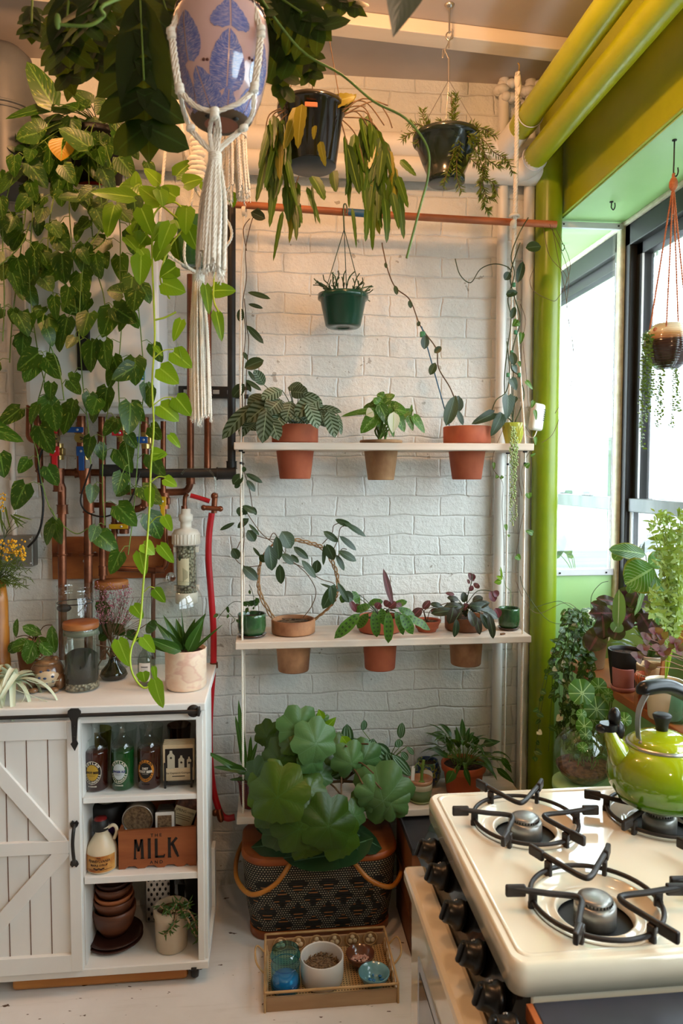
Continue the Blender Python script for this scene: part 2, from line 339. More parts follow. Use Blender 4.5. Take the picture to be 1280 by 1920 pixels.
def floormat():
    m, nt, b = newmat('painted_floor'); v = coords(nt)
    n = noise(nt, v, 3, 5, .6); col = ramp(nt, n, [(.35, (.70, .67, .63)), (.65, (.78, .755, .72))])
    g = coords(nt, (1.2, 14, 1)); col = mixc(nt, ramp(nt, noise(nt, g, 3, 6, .7), [(.55, (0, 0, 0)), (.75, (.35, .35, .35))]), col, (.46, .41, .34))
    ch = noise(nt, coords(nt, (1, 2.2, 1)), 19, 3, .55); col = mixc(nt, ramp(nt, ch, [(.672, (0, 0, 0)), (.695, (1, 1, 1))]), col, (.10, .055, .03))
    nt.links.new(col, b.inputs['Base Color']); b.inputs['Roughness'].default_value = .45; nt.links.new(bumpn(nt, n, .15, .004), b.inputs['Normal']); return m
m_floor = floormat()
m_ceil = mat('ceiling_paint', (.44, .385, .345), (.50, .44, .40), 3, rough=.6, bump=.15)
m_white = mat('white_paint', (.72, .70, .65), (.78, .76, .71), 6, rough=.45, bump=.12)
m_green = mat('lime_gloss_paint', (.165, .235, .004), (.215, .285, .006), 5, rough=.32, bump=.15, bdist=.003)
m_green_lit = mat('lime_gloss_warm_lit', (.30, .335, .005), (.36, .385, .008), 5, rough=.32, bump=.15, bdist=.003)  # the column's lime paint again, with warm lamplight put into its colour
m_greenlt = mat('green_wall_paint', (.33, .55, .21), (.37, .59, .25), 4, rough=.4, bump=.1)
m_black = mat('black_window_metal', (.010, .009, .008), rough=.5)
m_alu = mat('aluminium', (.55, .57, .6), rough=.35, metal=.8)
m_alup = mat('grey_white_trim', (.62, .63, .66), rough=.4)
m_frost = mat('grey_sash_metal', (.13, .14, .145), (.20, .21, .21), 12, (1, 1, .3), rough=.4, metal=.3)
m_caulk = mat('caulk', (.50, .46, .34), (.66, .62, .48), 30, rough=.8, bump=.8, bdist=.006)
m_glass = glass('window_glass', (.97, .985, .99))
m_clear = glass('clear_glass', (.93, .96, .94))
m_pipew = mat('white_painted_pipe', (.68, .67, .62), (.74, .72, .67), 6, rough=.38, bump=.1)
# ================================================================ STRUCTURE
YW = 2.83; XG = 1.43; CZ = 3.19; SO = 2.665; XB = 1.152
struct('wall_back', MB().bx(-2.3, XB-.02, YW, YW+.14, 0, CZ+.1), m_brick)
struct('floor', MB().bx(-2.4, 2.0, -2.6, 4.4, -.1, 0), m_floor)
struct('ceiling', MB().bx(-2.4, 2.0, -2.6, 4.4, CZ, CZ+.1), m_ceil)
m_dim = mat('unseen_wall_dark', (.30, .25, .20), (.34, .28, .22), 4, rough=.8)  # unseen walls, toned dark to cut the light they bounce back
struct('wall_left', MB().bx(-2.4, -2.3, -2.6, YW+.14, 0, CZ), m_dim)
struct('wall_front', MB().bx(-2.4, 2.0, -2.7, -2.6, 0, CZ), m_dim)
struct('wall_right', MB().bx(XG-.02, XG+.16, -2.6, 4.4, 0, 1.08, .004), m_greenlt)
struct('wall_far', MB().bx(XB-.4, 1.46, 4.4, 4.5, 0, CZ), m_greenlt)
# dropped green beam along the window wall, its face and its soffit
struct('trim_1', MB().bx(XB, XG+.3, -2.6, 4.4, SO+.006, CZ, .006), m_green_lit)
struct('trim_4', MB().bx(1.078, XB, -2.6, YW, 2.965, CZ, .004), m_green_lit)
struct('trim_2', MB().bx(XB+.012, XG+.3, -2.6, 4.4, SO, SO+.008, .001), m_greenlt)
struct('trim_3', MB().bx(XG-.012, XG+.02, -2.6, 4.4, SO-.018, SO+.0, .006).bx(XG-.018, XG+.014, YW-.03, YW+.012, 1.02, SO, .008), m_caulk)
# partition at the end of the bay: green panel below, clear pane above, metal strips round it
struct('wall_bay', MB().bx(XB-.02, XG-.015, YW-.01, YW+.03, 0, 1.235), m_greenlt)
wn = thing('window_1', None, None); wn['kind'] = 'structure'
MB().bx(XB, XG-.02, YW+.006, YW+.010, 1.26, SO-.01).build('pane', m_glass, wn)
f = MB().bx(XB-.0, XG-.018, YW-.022, YW-.008, 1.235, 1.262, .003).bx(XB-.01, XG-.005, YW-.03, YW-.012, SO-.03, SO-.006, .002)
for x in (XB+.03, XG-.05): f.box((x, YW-.024, 1.247), (.007, .006, .007), None, .002, 1)
for x in (XB+.02, XG-.03): f.box((x, YW-.031, SO-.018), (.007, .006, .006), None, .002, 1)
f.build('strip', [m_alup, m_black], wn)
def sash_window(name, y0, y1, zr=1.50, z0=1.10, z1=SO-.018):
    t = thing(name, None, None); t['kind'] = 'structure'; X = XG
    fr = MB()
    fr.bx(X, X+.09, y0, y1, z1-.085, z1, .004).bx(X, X+.09, y0, y0+.05, z0, z1, .004).bx(X, X+.09, y1-.055, y1, z0, z1, .004).bx(X, X+.10, y0, y1, z0-.03, z0+.03, .004)
    fr.bx(X+.03, X+.08, y1-.10, y1-.05, zr, z1-.08, .003).bx(X+.03, X+.08, y0+.05, y0+.09, zr, z1-.08, .003).bx(X+.03, X+.08, y0, y1, z1-.13, z1-.08, .003)
    fr.build('window_frame', m_black, t)
    sh = MB().bx(X+.012, X+.05, y0+.05, y1-.055, zr, zr+.055, .004).bx(X+.02, X+.045, y0+.05, y1-.055, z0+.02, z0+.07, .003)
    sh.build('sash_rail', m_frost, t)
    MB().bx(X+.028, X+.034, y1-.105, y1-.098, zr+.05, z1-.13, .001).bx(X+.018, X+.024, y1-.075, y1-.06, z0+.05, zr, .001).bx(X+.07, X+.085, y1-.14, y1-.12, zr+.05, z1-.13, .002).build('track', m_alup, t)
    MB().bx(X+.05, X+.056, y0+.08, y1-.09, zr+.04, z1-.1).bx(X+.03, X+.036, y0+.06, y1-.06, z0+.05, zr+.01).build('pane', m_glass, t)
    l = MB()
    for q in (.25, .6): l.box((X+.025, y0+(y1-y0)*q, zr+.064), (.03, .028, .018), None, .003).box((X+.02, y0+(y1-y0)*q-.05, zr+.058), (.02, .05, .006), None, .002)
    l.build('latch', m_black, t); return t
sash_window('window_2', 2.84, 4.2); sash_window('window_3', 1.55, 2.815); sash_window('window_4', .2, 1.5); sash_window('window_5', -1.3, .15)
struct('wall_right_end', MB().bx(XG, XG+.16, -2.6, -1.3, 1.08, SO).bx(XG, XG+.16, 4.2, 4.4, 1.08, SO), m_greenlt)
# ---- outside: pale city through the haze
m_b1 = mat('far_building_blue', (.040, .052, .058), (.046, .056, .062), .5, rough=.9); m_b2 = mat('far_building_pale', (.052, .060, .064), rough=.9); m_roof = mat('tar_roof', (.030, .028, .030), (.075, .075, .078), 1.2, (.2, 1.6, 1), rough=.9)
m_pier = mat('outside_brick', (.28, .33, .42), (.50, .46, .45), 9, (1, 1, 3), rough=.9, bump=.5)
def building(x0, x1, y0, y1, z1, m, lab, wins=True):
    t = thing('apartment_building', lab, 'building', (x0, y0, -12)); MB().bx(x0, x1, y0, y1, -12, z1).build('wall', m, t)
    if wins:
        k = MB(); n = max(3, int((x1-x0)/3))
        for i in range(n):
            for z in (z1-2, z1-5): k.bx(x0+(i+.3)*(x1-x0)/n, x0+(i+.7)*(x1-x0)/n, y0-.08, y0+.02, z, z+1.2)
        k.build('window', m_b1 if m is not m_b1 else m_b2, t)
    MB().bx(x0-.2, x1+.2, y0-.2, y1+.2, z1, z1+.3).build('parapet', m_b2, t)
building(22, 36, 52, 62, 3.2, m_b1, 'pale blue-grey city building seen far through the left pane above the rail')
building(37, 60, 66, 80, 5.4, m_b2, 'taller hazy white building on the skyline at the right of the left pane')
building(12, 21, 50, 60, 2.6, m_b2, 'low hazy building on the skyline at the left edge of the pane')
struct('ground', MB().bx(3.4, 60, -20, 48, -1.4, -1.2), m_roof)
pl = thing('brick_pier', 'bluish outside brick pier seen past the right window frame', 'wall', (1.72, 2.62, -3.2)); MB().bx(1.72, 1.95, 2.55, 2.78, -3.2, 5, .01).build('pier', m_pier, pl)
# ---- painted pipes and column
def pipe(name, lab, pts, r, m, cat='pipe', n=16, grp=None, bands=(), bm_=None):
    o = MB().tube(pts, r, n).build(name, m); tag(o, lab, cat, grp); return o
t = thing('green_column', 'thick glossy lime green round column between brick wall and window bay', 'column', (1.095, YW-.07, 0))
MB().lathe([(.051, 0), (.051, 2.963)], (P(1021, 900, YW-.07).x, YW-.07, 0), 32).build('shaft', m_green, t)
a_ = P(941, 170, YW-.035); b_ = P(927, 1400, YW-.035)
for (xt, lab, r) in ((936, 'white painted vertical pipe nearest the brick, left of the pair by the column', .020), (985, 'white painted vertical pipe right of the pair, hard against the green column', .022)):
    p = P(xt, 900, YW-.035); t = thing('wall_pipe', lab, 'pipe', (p.x, p.y, 0))
    MB().lathe([(r, 0), (r, CZ)], (p.x, p.y, 0), 20).build('pipe', m_pipew, t)
    k = MB().lathe([(r+.004, -.012), (r+.004, .012)], (p.x, p.y, 1.93), 20); k.build('coupling', m_pipew, t)
    k = MB()
    for i in range(9): a = i*2.4; k.ball((p.x+math.cos(a)*.026, p.y-.012+math.sin(a)*.012, CZ-.02-.028*(i % 3)), (.02+.006*(i % 2), .02, .018), 10)
    k.build('plaster_lump', m_pipew, t)
p = P(25, 900, YW-.03); t = thing('conduit', 'thin white conduit running down the brick at the far left', 'pipe', (p.x, p.y, 1.4))
MB().lathe([(.010, 0), (.010, 1.5)], (p.x, p.y, 1.32), 12).lathe([(.014, 0), (.014, .03)], (p.x, p.y, 1.60), 12).build('pipe', m_pipew, t)
# horizontal white duct along the wall turning into the two green pipes
zt1 = P(700, 290, YW-.09).z
m_pipemix = m_pipew
xl, xr = P(330, 300, YW-.07).x, P(948, 290, YW-.07).x
t = thing('overhead_pipe', 'upper lime green pipe running from the brick wall along the ceiling corner', 'pipe', (1.0, 2.7, 2.9))
q0 = P(955, 278, YW-.09); g1 = P(975, 240, 2.62); g2 = PX(1215, 0, g1.x+.03)
d1 = V((g1.x, 0, g1.z+.0)); 
MB().tube(smooth_path([(-2.2, YW-.07, q0.z), (q0.x-.12, YW-.07, q0.z), (q0.x-.02, YW-.075, q0.z), (g1.x-.01, YW-.12, g1.z-.01), (g1.x, 2.62, g1.z)], 6), .046, 20).build('pipe', m_pipew, t)
MB().tube([(g1.x, 2.63, g1.z), (g1.x, 2.5, g1.z), (g1.x, -2.5, g1.z)], .043, 24).build('green_pipe', m_green_lit, t)
MB().tube([(g1.x, 2.52, g1.z), (g1.x, 2.58, g1.z)], .048, 24).build('coupling', m_green_lit, t)
k = MB(); torus(k, (g1.x, 2.515, g1.z), .0465, .0022, 32, 6, V((1, 0, 0)), V((0, 0, 1))); torus(k, (q0.x-.01, YW-.078, q0.z), .0475, .002, 32, 6, V((0, .9, .0)), V((0, 0, 1))); k.build('ring', m_alup, t)
t = thing('overhead_pipe', 'lower lime green pipe beside the beam, ending in a white elbow', 'pipe', (1.05, 2.7, 2.8))
q1 = P(900, 322, YW-.06); h1 = P(1005, 292, 2.66); ztw = P(600, 330, YW-.06).z
MB().tube(smooth_path([(-2.2, YW-.06, q1.z), (h1.x-.14, YW-.06, q1.z), (h1.x-.05, YW-.065, q1.z), (h1.x-.005, YW-.1, h1.z-.01), (h1.x, 2.66, h1.z)], 6), .044, 20).build('pipe', m_pipew, t)
MB().tube([(h1.x, 2.67, h1.z), (h1.x, 2.5, h1.z), (h1.x, -2.5, h1.z)], .044, 24).build('green_pipe', m_green_lit, t)
k = MB(); torus(k, (h1.x, 2.675, h1.z), .047, .003, 32, 6, V((1, 0, 0)), V((0, 0, 1))); k.build('ring', m_alup, t)
# white batten under the ceiling
z_ = P(1050, 98, 2.45).z
t = thing('ceiling_batten', 'long white painted batten fixed under the ceiling above the shelves', 'beam', (0, 2.5, CZ))
MB().box((-.45, 2.41, CZ-.024), (3.02, .075, .046), M.Rotation(.09, 3, 'Z'), .003).build('beam', mat('batten_paint', (.76, .68, .56), (.82, .74, .62), 5, (.3, 3, 3), rough=.4), t)
# hooks in the soffit
for i, (px, py, lab) in enumerate(((1146, 378, 'small black cup hook screwed in the green soffit, middle one'), (1052, 457, 'small black cup hook in the soffit just beside the column'), (1264, 262, 'long black metal hook in the soffit carrying the twine hanger'))):
    Yh = None; p = PZ(px, py, SO); t = thing('ceiling_hook', lab, 'hook', p)
    L_ = .022 if i < 2 else .10
    k = MB().tube(smooth_path([p, p-V((0, 0, L_*.6)), p-V((.0, 0, L_)), p-V((-.008, 0, L_+.008)), p-V((-.014, 0, L_-.004)), p-V((-.013, 0, L_-.018))], 4), .0022, 6); k.build('hook', m_black, t)
    MB().lathe([(.0, 0), (.007, 0), (.007, -.003), (0, -.003)], p, 12).build('plate', m_black, t)
m_copper = mat('aged_copper', (.13, .045, .022), (.27, .095, .045), 14, rough=.38, metal=.75, bump=.1)
m_copperlt = mat('copper_rod', (.30, .085, .03), (.46, .16, .06), 9, (.5, 4, 4), rough=.5)
m_brass = mat('brass', (.52, .36, .13), rough=.35, metal=.9)
m_iron = mat('black_iron', (.018, .017, .016), (.03, .028, .026), 20, rough=.5, metal=.3, bump=.2)
m_rope = mat('cotton_rope', (.78, .73, .62), (.84, .80, .70), 60, rough=.9, bump=.5)
m_galv = mat('grey_duct', (.085, .095, .105), (.11, .12, .13), 4, rough=.4)
# copper rod, bowed, with blue paint mark
ra, rb = P(440, 383, 2.66), P(1042, 421, 2.70)
t = thing('hanging_rod', 'long coppery round rod hung level above the shelves with blue paint mark', 'rod', ra)
MB().tube([ra.lerp(rb, i/14)+V((0, 0, -.004*math.sin(PI*i/14))) for i in range(15)], .0135, 14).build('rod', m_copperlt, t)
bl = mat('blue_paint_mark', (.03, .11, .22), rough=.5); wl = mat('white_paint_mark', (.8, .78, .7), rough=.5)
i0, i1 = (643-440)/602, (690-440)/602
MB().tube([ra.lerp(rb, i0)+V((0, 0, -.003)), ra.lerp(rb, i1)+V((0, 0, -.004))], .0139, 14).build('paint_mark', bl, t)
# ================================================================ PLANT MATERIALS
def rgb(h): return tuple(((int(h[i:i+2], 16)/255+.055)/1.055)**2.4 if int(h[i:i+2], 16) > 10 else int(h[i:i+2], 16)/255/12.92 for i in (0, 2, 4))
L_pothos = leafmat('pothos_leaf', rgb('2b5214'), rgb('3f6b1d'), rgb('5a8030'), 'splash', rgb('9fae4a'), transl=.25, back=rgb('4a6a2a'))
L_neon = leafmat('neon_leaf', rgb('709c14'), rgb('a6cf2e'), rgb('a0c440'), transl=.42)
L_dark = leafmat('dark_leaf', rgb('1f3d14'), rgb('2f5420'), rgb('3c6330'), transl=.2)
L_hoya = leafmat('hoya_leaf', rgb('26382a'), rgb('3a4f38'), rgb('4c6048'), rough=.34, transl=.1, spec=.4)
L_split = leafmat('split_leaf', rgb('182e0c'), rgb('223f12'), rgb('2c4a1c'), transl=.25)
L_cal = leafmat('calathea_leaf', rgb('22352a'), rgb('2b4230'), rgb('74896a'), 'feather', rgb('84987f'), transl=.15, ribw=.03, back=rgb('5a2a30'))
L_rat = leafmat('rattlesnake_leaf', rgb('4c7a33'), rgb('5d8a3d'), rgb('33541f'), 'spots', rgb('1c3a1c'), transl=.2, back=rgb('5a2438'))
L_str = leafmat('stromanthe_leaf', rgb('25362a'), rgb('3a3028'), rgb('4a5a40'), transl=.1, rough=.3, back=rgb('6a2436'))
L_wine = leafmat('wine_leaf', rgb('52182a'), rgb('70283a'), rgb('8a4050'), transl=.2)
L_var = leafmat('variegated_leaf', rgb('3c6a22'), rgb('5a8a34'), rgb('78a048'), 'splash', rgb('cfd6a0'), transl=.25)
L_cream = leafmat('cream_leaf', rgb('d8d8b8'), rgb('e6e2c8'), rgb('b0c070'), transl=.3)
L_epi = leafmat('epiphyllum_leaf', rgb('34501a'), rgb('56701e'), rgb('6a8030'), transl=.3, ribw=.05)
L_epiy = leafmat('epiphyllum_yellow_leaf', rgb('8a8226'), rgb('9a8a20'), rgb('a09a48'), transl=.35)
L_beg = leafmat('begonia_leaf', rgb('2a4a18'), rgb('5a7420'), rgb('3c5e26'), transl=.2, ribw=.014)
L_begl = leafmat('begonia_grey_leaf', rgb('557c56'), rgb('6d9168'), rgb('5e8258'), transl=.2, ribw=.016)
L_mar = leafmat('maranta_leaf', rgb('30523a'), rgb('43674a'), rgb('84a888'), 'band', rgb('8aa98e'), transl=.15)
L_lily = leafmat('lily_leaf', rgb('2a4c1c'), rgb('3f6a2a'), rgb('5a8040'), transl=.2, rough=.3)
L_rub = leafmat('rubber_leaf', rgb('23422c'), rgb('2f5238'), rgb('557a5a'), transl=.08, rough=.3, ribw=.025)
L_rex = leafmat('rex_leaf', rgb('3a1624'), rgb('4a2030'), rgb('6a3040'), transl=.2, ribw=.06)
L_rexred = leafmat('rex_red_leaf', rgb('7a1a20'), rgb('a03828'), rgb('b8a040'), 'splash', rgb('aab048'), transl=.4)
L_ctenan = leafmat('lattice_leaf', rgb('2f6420'), rgb('4c8a34'), rgb('8fb070'), 'veins', rgb('c6d8b8'), transl=.3, edge=rgb('7a7a20'))
L_ivy = leafmat('ivy_leaf', rgb('2f4f1c'), rgb('4a6e2a'), rgb('8aa060'), transl=.25)
L_fine = leafmat('fine_leaf', rgb('566a28'), rgb('748034'), transl=.3)
L_pale = leafmat('pale_frond', rgb('9fb050'), rgb('bcc878'), transl=.4)
L_string = mat('bead_green', rgb('84a05a'), rgb('aebc84'), 40, rough=.4)
L_air = leafmat('air_plant_leaf', rgb('c2ccae'), rgb('dae0c8'), transl=.1, rough=.7)
L_yel = leafmat('yellow_leaf', rgb('d8a012'), rgb('e8b820'), rgb('a8b020'), transl=.4)
L_pink = mat('dried_pink', rgb('8a5460'), rgb('a8707a'), 30, rough=.9)
M_stem = mat('stem_green', rgb('53702a'), rgb('6f8a3a'), 20, rough=.6); M_stemb = mat('stem_brown', rgb('4e3a26'), rgb('6a5233'), 30, rough=.7); M_stemd = mat('stem_dark', rgb('2c3a1c'), rgb('45522a'), 20, rough=.6)
M_stemy = mat('stem_neon', rgb('90a828'), rgb('a5bd35'), 20, rough=.5); M_root = mat('root_tan', rgb('a8835a'), rgb('8a6a45'), 30, rough=.8)
M_soil = mat('potting_soil', rgb('1c120b'), rgb('4a3322'), 90, rough=.95, bump=.9, bdist=.01)
M_bark = mat('bark_chips', rgb('3a2416'), rgb('7a5434'), 60, rough=.95, bump=1, bdist=.012)
def terra(name, a, b, c=None): return mat(name, rgb(a), rgb(b), 11, (1, 1, .7), rough=.75, bump=.15, detail=6)
T_red = terra('terracotta_red', '9a4a30', 'b0603f'); T_old = terra('terracotta_old', '74492f', 'b5835c'); T_tan = terra('terracotta_tan', '7e5636', 'b08a62'); T_org = terra('terracotta_orange', 'a84a26', 'bb5a32')
M_plastic = mat('dark_green_plastic', rgb('1b4433'), rough=.22, coat=.2); M_plasticg = mat('grey_green_plastic', rgb('2e3226'), rgb('3a3a2c'), 5, rough=.3)
def glaze(name, a, b, s=10, rough=.15): return mat(name, rgb(a), rgb(b), s, (1, 1, .6), rough=rough, coat=.5, bump=.05)
G_green = glaze('green_glaze', '16331f', '3a6038', 22); G_brown = glaze('brown_glaze', '33201a', '4a3024'); G_red = glaze('oxblood_glaze', '4a1416', '6a1e1e'); G_cream = glaze('cream_glaze', 'cfc0a2', 'ded2b6', 6, .3)
def dirtline(b_): return b_
# ---------------------------------------------------------------- pots
def pot_prof(rt, rb, h, rim=0.0, rimo=0.0, th=.006):
    p = [(0, 0), (rb*.96, 0), (rb, .004)]
    rr_ = rt-rimo
    if rim: p += [(rb+(rr_-rb)*(1-rim/h)*1.0, h-rim), (rt-.002, h-rim), (rt, h-rim+.003), (rt+.001, h-.003), (rt-.002, h)]
    else: p += [(rb+(rt-rb)*.5, h*.5), (rt, h-.003), (rt-.001, h)]
    p += [(rt-th, h-.001), (rt-th-.001, h-.012), (rt-th-.004, h-.03)]; return p
def add_pot(t, c, rt, rb, h, m, rim=0, rimo=0, soil=M_soil, sl=.014, name='pot', prof=None, th=.006, n=40, sx=1, sy=1):
    o = MB().lathe(prof or pot_prof(rt, rb, h, rim, rimo, th), c, n, sx=sx, sy=sy).build(name, m, t)
    if soil:
        s = MB(); r0 = rt-th-.003; N = 24; vs_ = [V(c)+V((0, 0, h-sl+.003))]; fs = []
        for k in (1, 2, 3):
            for j in range(N): a = 2*PI*j/N; vs_.append(V(c)+V((sx*r0*k/3*math.cos(a), sy*r0*k/3*math.sin(a), h-sl+rn(-.003, .003)*(k < 3))))
        fs = [[0, 1+j, 1+(j+1) % N] for j in range(N)]+[[1+k*N+j, 1+(k+1)*N+j, 1+(k+1)*N+(j+1) % N, 1+k*N+(j+1) % N] for k in (0, 1) for j in range(N)]
        s.add(vs_, fs, None, True); s.build('soil', soil, t)
    return o
def lp(mb, a, b, Y, w, shape='ov', face=(0, -1, .25), droop=.4, fold=.15, Y2=None, sm=None, st=None, back=0, r=None, wave=0, seg=7, mi=0):
    # one leaf from pixel a (base) to pixel b (tip) at depth Y; optional stalk from pixel st
    A = P(a[0], a[1], Y); B = P(b[0], b[1], Y2 if Y2 else Y); d = B-A; L = d.length*(1+.04*abs(droop)); n = V(face)+V((rn(-.15, .15), 0, rn(-.1, .1)))
    d = d.normalized(); n2 = (n-d*n.dot(d)).normalized(); s_ = d.cross(n2); d0 = M.Rotation(droop/2, 3, s_) @ d
    leaf(mb, A, d0, M.Rotation(droop/2, 3, s_) @ n2, L, sz(w, Y), shape, droop, fold, seg, back, wave, r, mi)
    if sm is not None and st is not None:
        S_ = P(st[0], st[1], Y if len(st) < 3 else st[2]); sm.tube(smooth_path([S_, (S_+A)/2+V((0, 0, .1*(S_-A).length)), A], 4), .0016, 5)
def pp(px, Y): return [P(a[0], a[1], a[2] if len(a) > 2 else Y) for a in px]
def plant(name, lab, c, grp=None, cat='plant'): return thing(name, lab, cat, c, grp)
# ================================================================ HANGING SHELF
YF, YB = 2.525, 2.785
sx0, sx1 = P(441, 1210, YF).x, P(996, 1205, YF).x
zs = [P(441, 829, YF).z, P(441, 1205, YF).z, P(438, 1534, YF).z]; TH = .026
m_board = mat('whitewashed_pine', (.60, .50, .40), (.74, .65, .55), 4, (.6, 6, 6), rough=.55, detail=6, bump=.1)
hs = thing('hanging_shelf', 'three white washed pine shelves hung one below another on white ropes', 'shelf', ((sx0+sx1)/2, (YF+YB)/2, zs[2]))
holes = {0: [(552, 36), (714.5, 33), (875.5, 38)], 1: [(549, 36), (712, 35), (873, 35)], 2: []}
def xat(px, i): return P(px, (829, 1205, 1534)[i]+20, 2.66).x
HR = {}
for i in range(3):
    o = MB().bx(sx0, sx1, YF, YB, zs[i]-TH, zs[i], .003).build('shelf_board', m_board, hs)
    for (px, r) in holes[i]:
        cu = MB().lathe([(0, -.1), (sz(r, 2.66)+.002, -.1), (sz(r, 2.66)+.002, .1), (0, .1)], (xat(px, i), 2.66, zs[i]), 32).build('cut', m_board)
        md = o.modifiers.new('b', 'BOOLEAN'); md.object = cu; md.operation = 'DIFFERENCE'; md.solver = 'EXACT'
        bpy.context.view_layer.update(); me = bpy.data.meshes.new_from_object(o.evaluated_get(bpy.context.evaluated_depsgraph_get()))
        o.modifiers.clear(); o.data = me; bpy.data.objects.remove(cu)
xf_l, xf_r = -.100, P(982, 1000, 2.56).x
ap_l = P(458, 402, 2.66); ap_r = P(963, 425, 2.66); hk = P(970, 135, 2.46)
k = MB(); rope(k, [hk, P(968, 270, 2.56), P(965, 400, 2.64)], .0085, 30, 3, 6); k.build('rope', m_rope, hs)
k = MB(); rope(k, [P(965, 398, 2.64), P(964, 430, 2.66), P(961, 500, 2.66)], .008, 30, 3, 6); torus(k, P(964, 405, 2.645), .016, .005); k.ball(P(962, 420, 2.65), (.013, .013, .016)); k.ball(P(970, 150, 2.47), (.012, .012, .028)); k.ball(P(972, 162, 2.475), (.010, .010, .03)); k.build('rope_knot', m_rope, hs)
def cord(pts, r=.0042): k = MB(); rope(k, pts, r, 45, 3, 5); k.build('rope', m_rope, hs)
y1_, y2_ = 2.56, 2.75
cord([P(961, 500, 2.66), V((xf_r, y1_, zs[0]))]); cord([P(961, 500, 2.66), V((xf_r, y2_, zs[0]))])
cord([ap_l, V((xf_l+.003, y1_, zs[0]+.45)), V((xf_l, y1_, zs[0]))]); cord([ap_l, V((xf_l+.0, y2_, zs[0]))])
for x in (xf_l, xf_r):
    for y in (y1_, y2_):
        cord([V((x, y, zs[0])), V((x, y, zs[1]))]); cord([V((x, y, zs[1])), V((x, y, zs[2]-.01))])
k = MB()
for x in (xf_l, xf_r):
    for y in (y1_, y2_): k.box((x, y, zs[0]-TH-.003), (.016, .010, .006), None, .002); k.lathe([(.005, 0), (.005, .008)], (x, y, zs[0]-TH-.05), 8)
k.build('rope_clip', m_black, hs)
k = MB(); k.tube(smooth_path([P(970, 118, 2.46), P(973, 122, 2.46), P(972, 134, 2.46), P(968, 140, 2.46)], 4), .0025, 6); k.build('screw_hook', m_brass, hs)
k = MB()
for q in range(3): torus(k, ap_l+V((.004*q-.004, 0, .010)), .0155, .0035, 20, 6, V((.2, 1, 0)), V((0, 0, 1)))
k.ball(ap_l, (.009, .009, .012)); k.build('rope_knot', m_rope, hs)
# ---------------------------------------------------------------- shelf 1
def shelf_pot(name, lab, px, i, rt, ru, rb, ybot, ytop, m, rimpx, grp='terracotta pots set in holes of the hanging shelves'):
    x = xat(px, i); zb = P(px, ybot, 2.62).z; zt = P(px, ytop, 2.60).z; c = (x, 2.66, zb); t = plant(name, lab, c, grp)
    h = zt-zb; hs_ = zs[i]-zb; a, b, u = sz(rt, 2.66), sz(rb, 2.66), sz(ru, 2.66)-.001
    prof = [(0, 0), (b*.96, 0), (b, .004), (u, hs_), (u+.002, hs_+.002), (a-.002, hs_+.004) if rimpx else (u+.002, hs_+.005), (a, hs_+.007), (a+.001, h-.003), (a-.002, h), (a-.008, h-.001), (a-.010, h-.02)]
    add_pot(t, c, a, b, h, m, soil=M_soil, prof=prof, sl=.016); return t, V((x, 2.66, zt))
t, c = shelf_pot('potted_calathea', 'striped silver green calathea in red terracotta pot, left on the top shelf', 553, 0, 43, 37, 29, 898, 795, T_red, True)
lm, sm = MB(), MB(); S0 = (555, 795, 2.66)
for a, b, w_, y in (((600, 750), (552, 778), 32, 2.50), ((529, 732), (490, 748), 24, 2.52), ((546, 752), (536, 790), 26, 2.50), ((520, 748), (462, 790), 36, 2.52), ((500, 765), (492, 830), 26, 2.46), ((475, 758), (416, 822), 24, 2.55), ((474, 770), (450, 820), 20, 2.6), ((505, 780), (522, 825), 24, 2.48), ((575, 755), (596, 803), 24, 2.48), ((600, 770), (610, 800), 26, 2.55), ((615, 768), (628, 820), 22, 2.5), ((500, 742), (468, 768), 34, 2.55), ((527, 750), (500, 775), 30, 2.5), ((495, 722), (476, 694), 18, 2.66), ((545, 735), (577, 738), 26, 2.58), ((540, 726), (568, 728), 22, 2.62), ((560, 740), (605, 762), 24, 2.56), ((548, 760), (560, 790), 22, 2.5), ((590, 765), (640, 772), 14, 2.58), ((632, 775), (640, 815), 9, 2.55), ((480, 790), (466, 806), 30, 2.55), ((580, 760), (575, 795), 20, 2.52), ((530, 770), (515, 800), 28, 2.5)):
    lp(lm, a, b, y, w_*1.2, 'oval', (rn(-.2, .2), -1, .5), .5, .1, Y2=y-.03, sm=sm, st=S0)
for i in range(8): lp(lm, (540+i*5, 770), (520+i*12, 800+rn(-20, 5)), 2.6, 22, 'oval', sm=sm, st=S0)
lm.build('foliage', L_cal, t); sm.build('stem', M_stemd, t)
t, c = shelf_pot('potted_syngonium', 'bushy white and green arrowhead plant in weathered tan terracotta pot on top shelf', 714, 0, 40, 34, 25, 900, 824, T_tan, True)
lm, sm, fl = MB(), MB(), MB(); S0 = (714, 822, 2.66)
for a, b, w_, y in (((700, 770), (640, 780), 16, 2.55), ((705, 778), (676, 812), 34, 2.52), ((715, 752), (690, 762), 22, 2.58), ((718, 745), (706, 740), 24, 2.6), ((712, 760), (730, 800), 26, 2.5), ((740, 768), (762, 772), 34, 2.55), ((735, 762), (748, 756), 22, 2.6), ((765, 782), (774, 808), 16, 2.55), ((775, 780), (796, 812), 20, 2.55), ((745, 780), (758, 810), 24, 2.55), ((700, 765), (720, 745), 24, 2.6), ((725, 760), (700, 755), 26, 2.57), ((728, 785), (738, 820), 16, 2.5), ((750, 778), (775, 768), 20, 2.6), ((768, 780), (772, 758), 8, 2.6), ((700, 780), (712, 800), 26, 2.55), ((720, 750), (740, 740), 22, 2.6), ((735, 780), (750, 796), 20, 2.56)):
    lp(lm, a, b, y, w_, 'heart', (rn(-.3, .3), -1, .5), .4, .12, sm=sm, st=S0, back=.1)
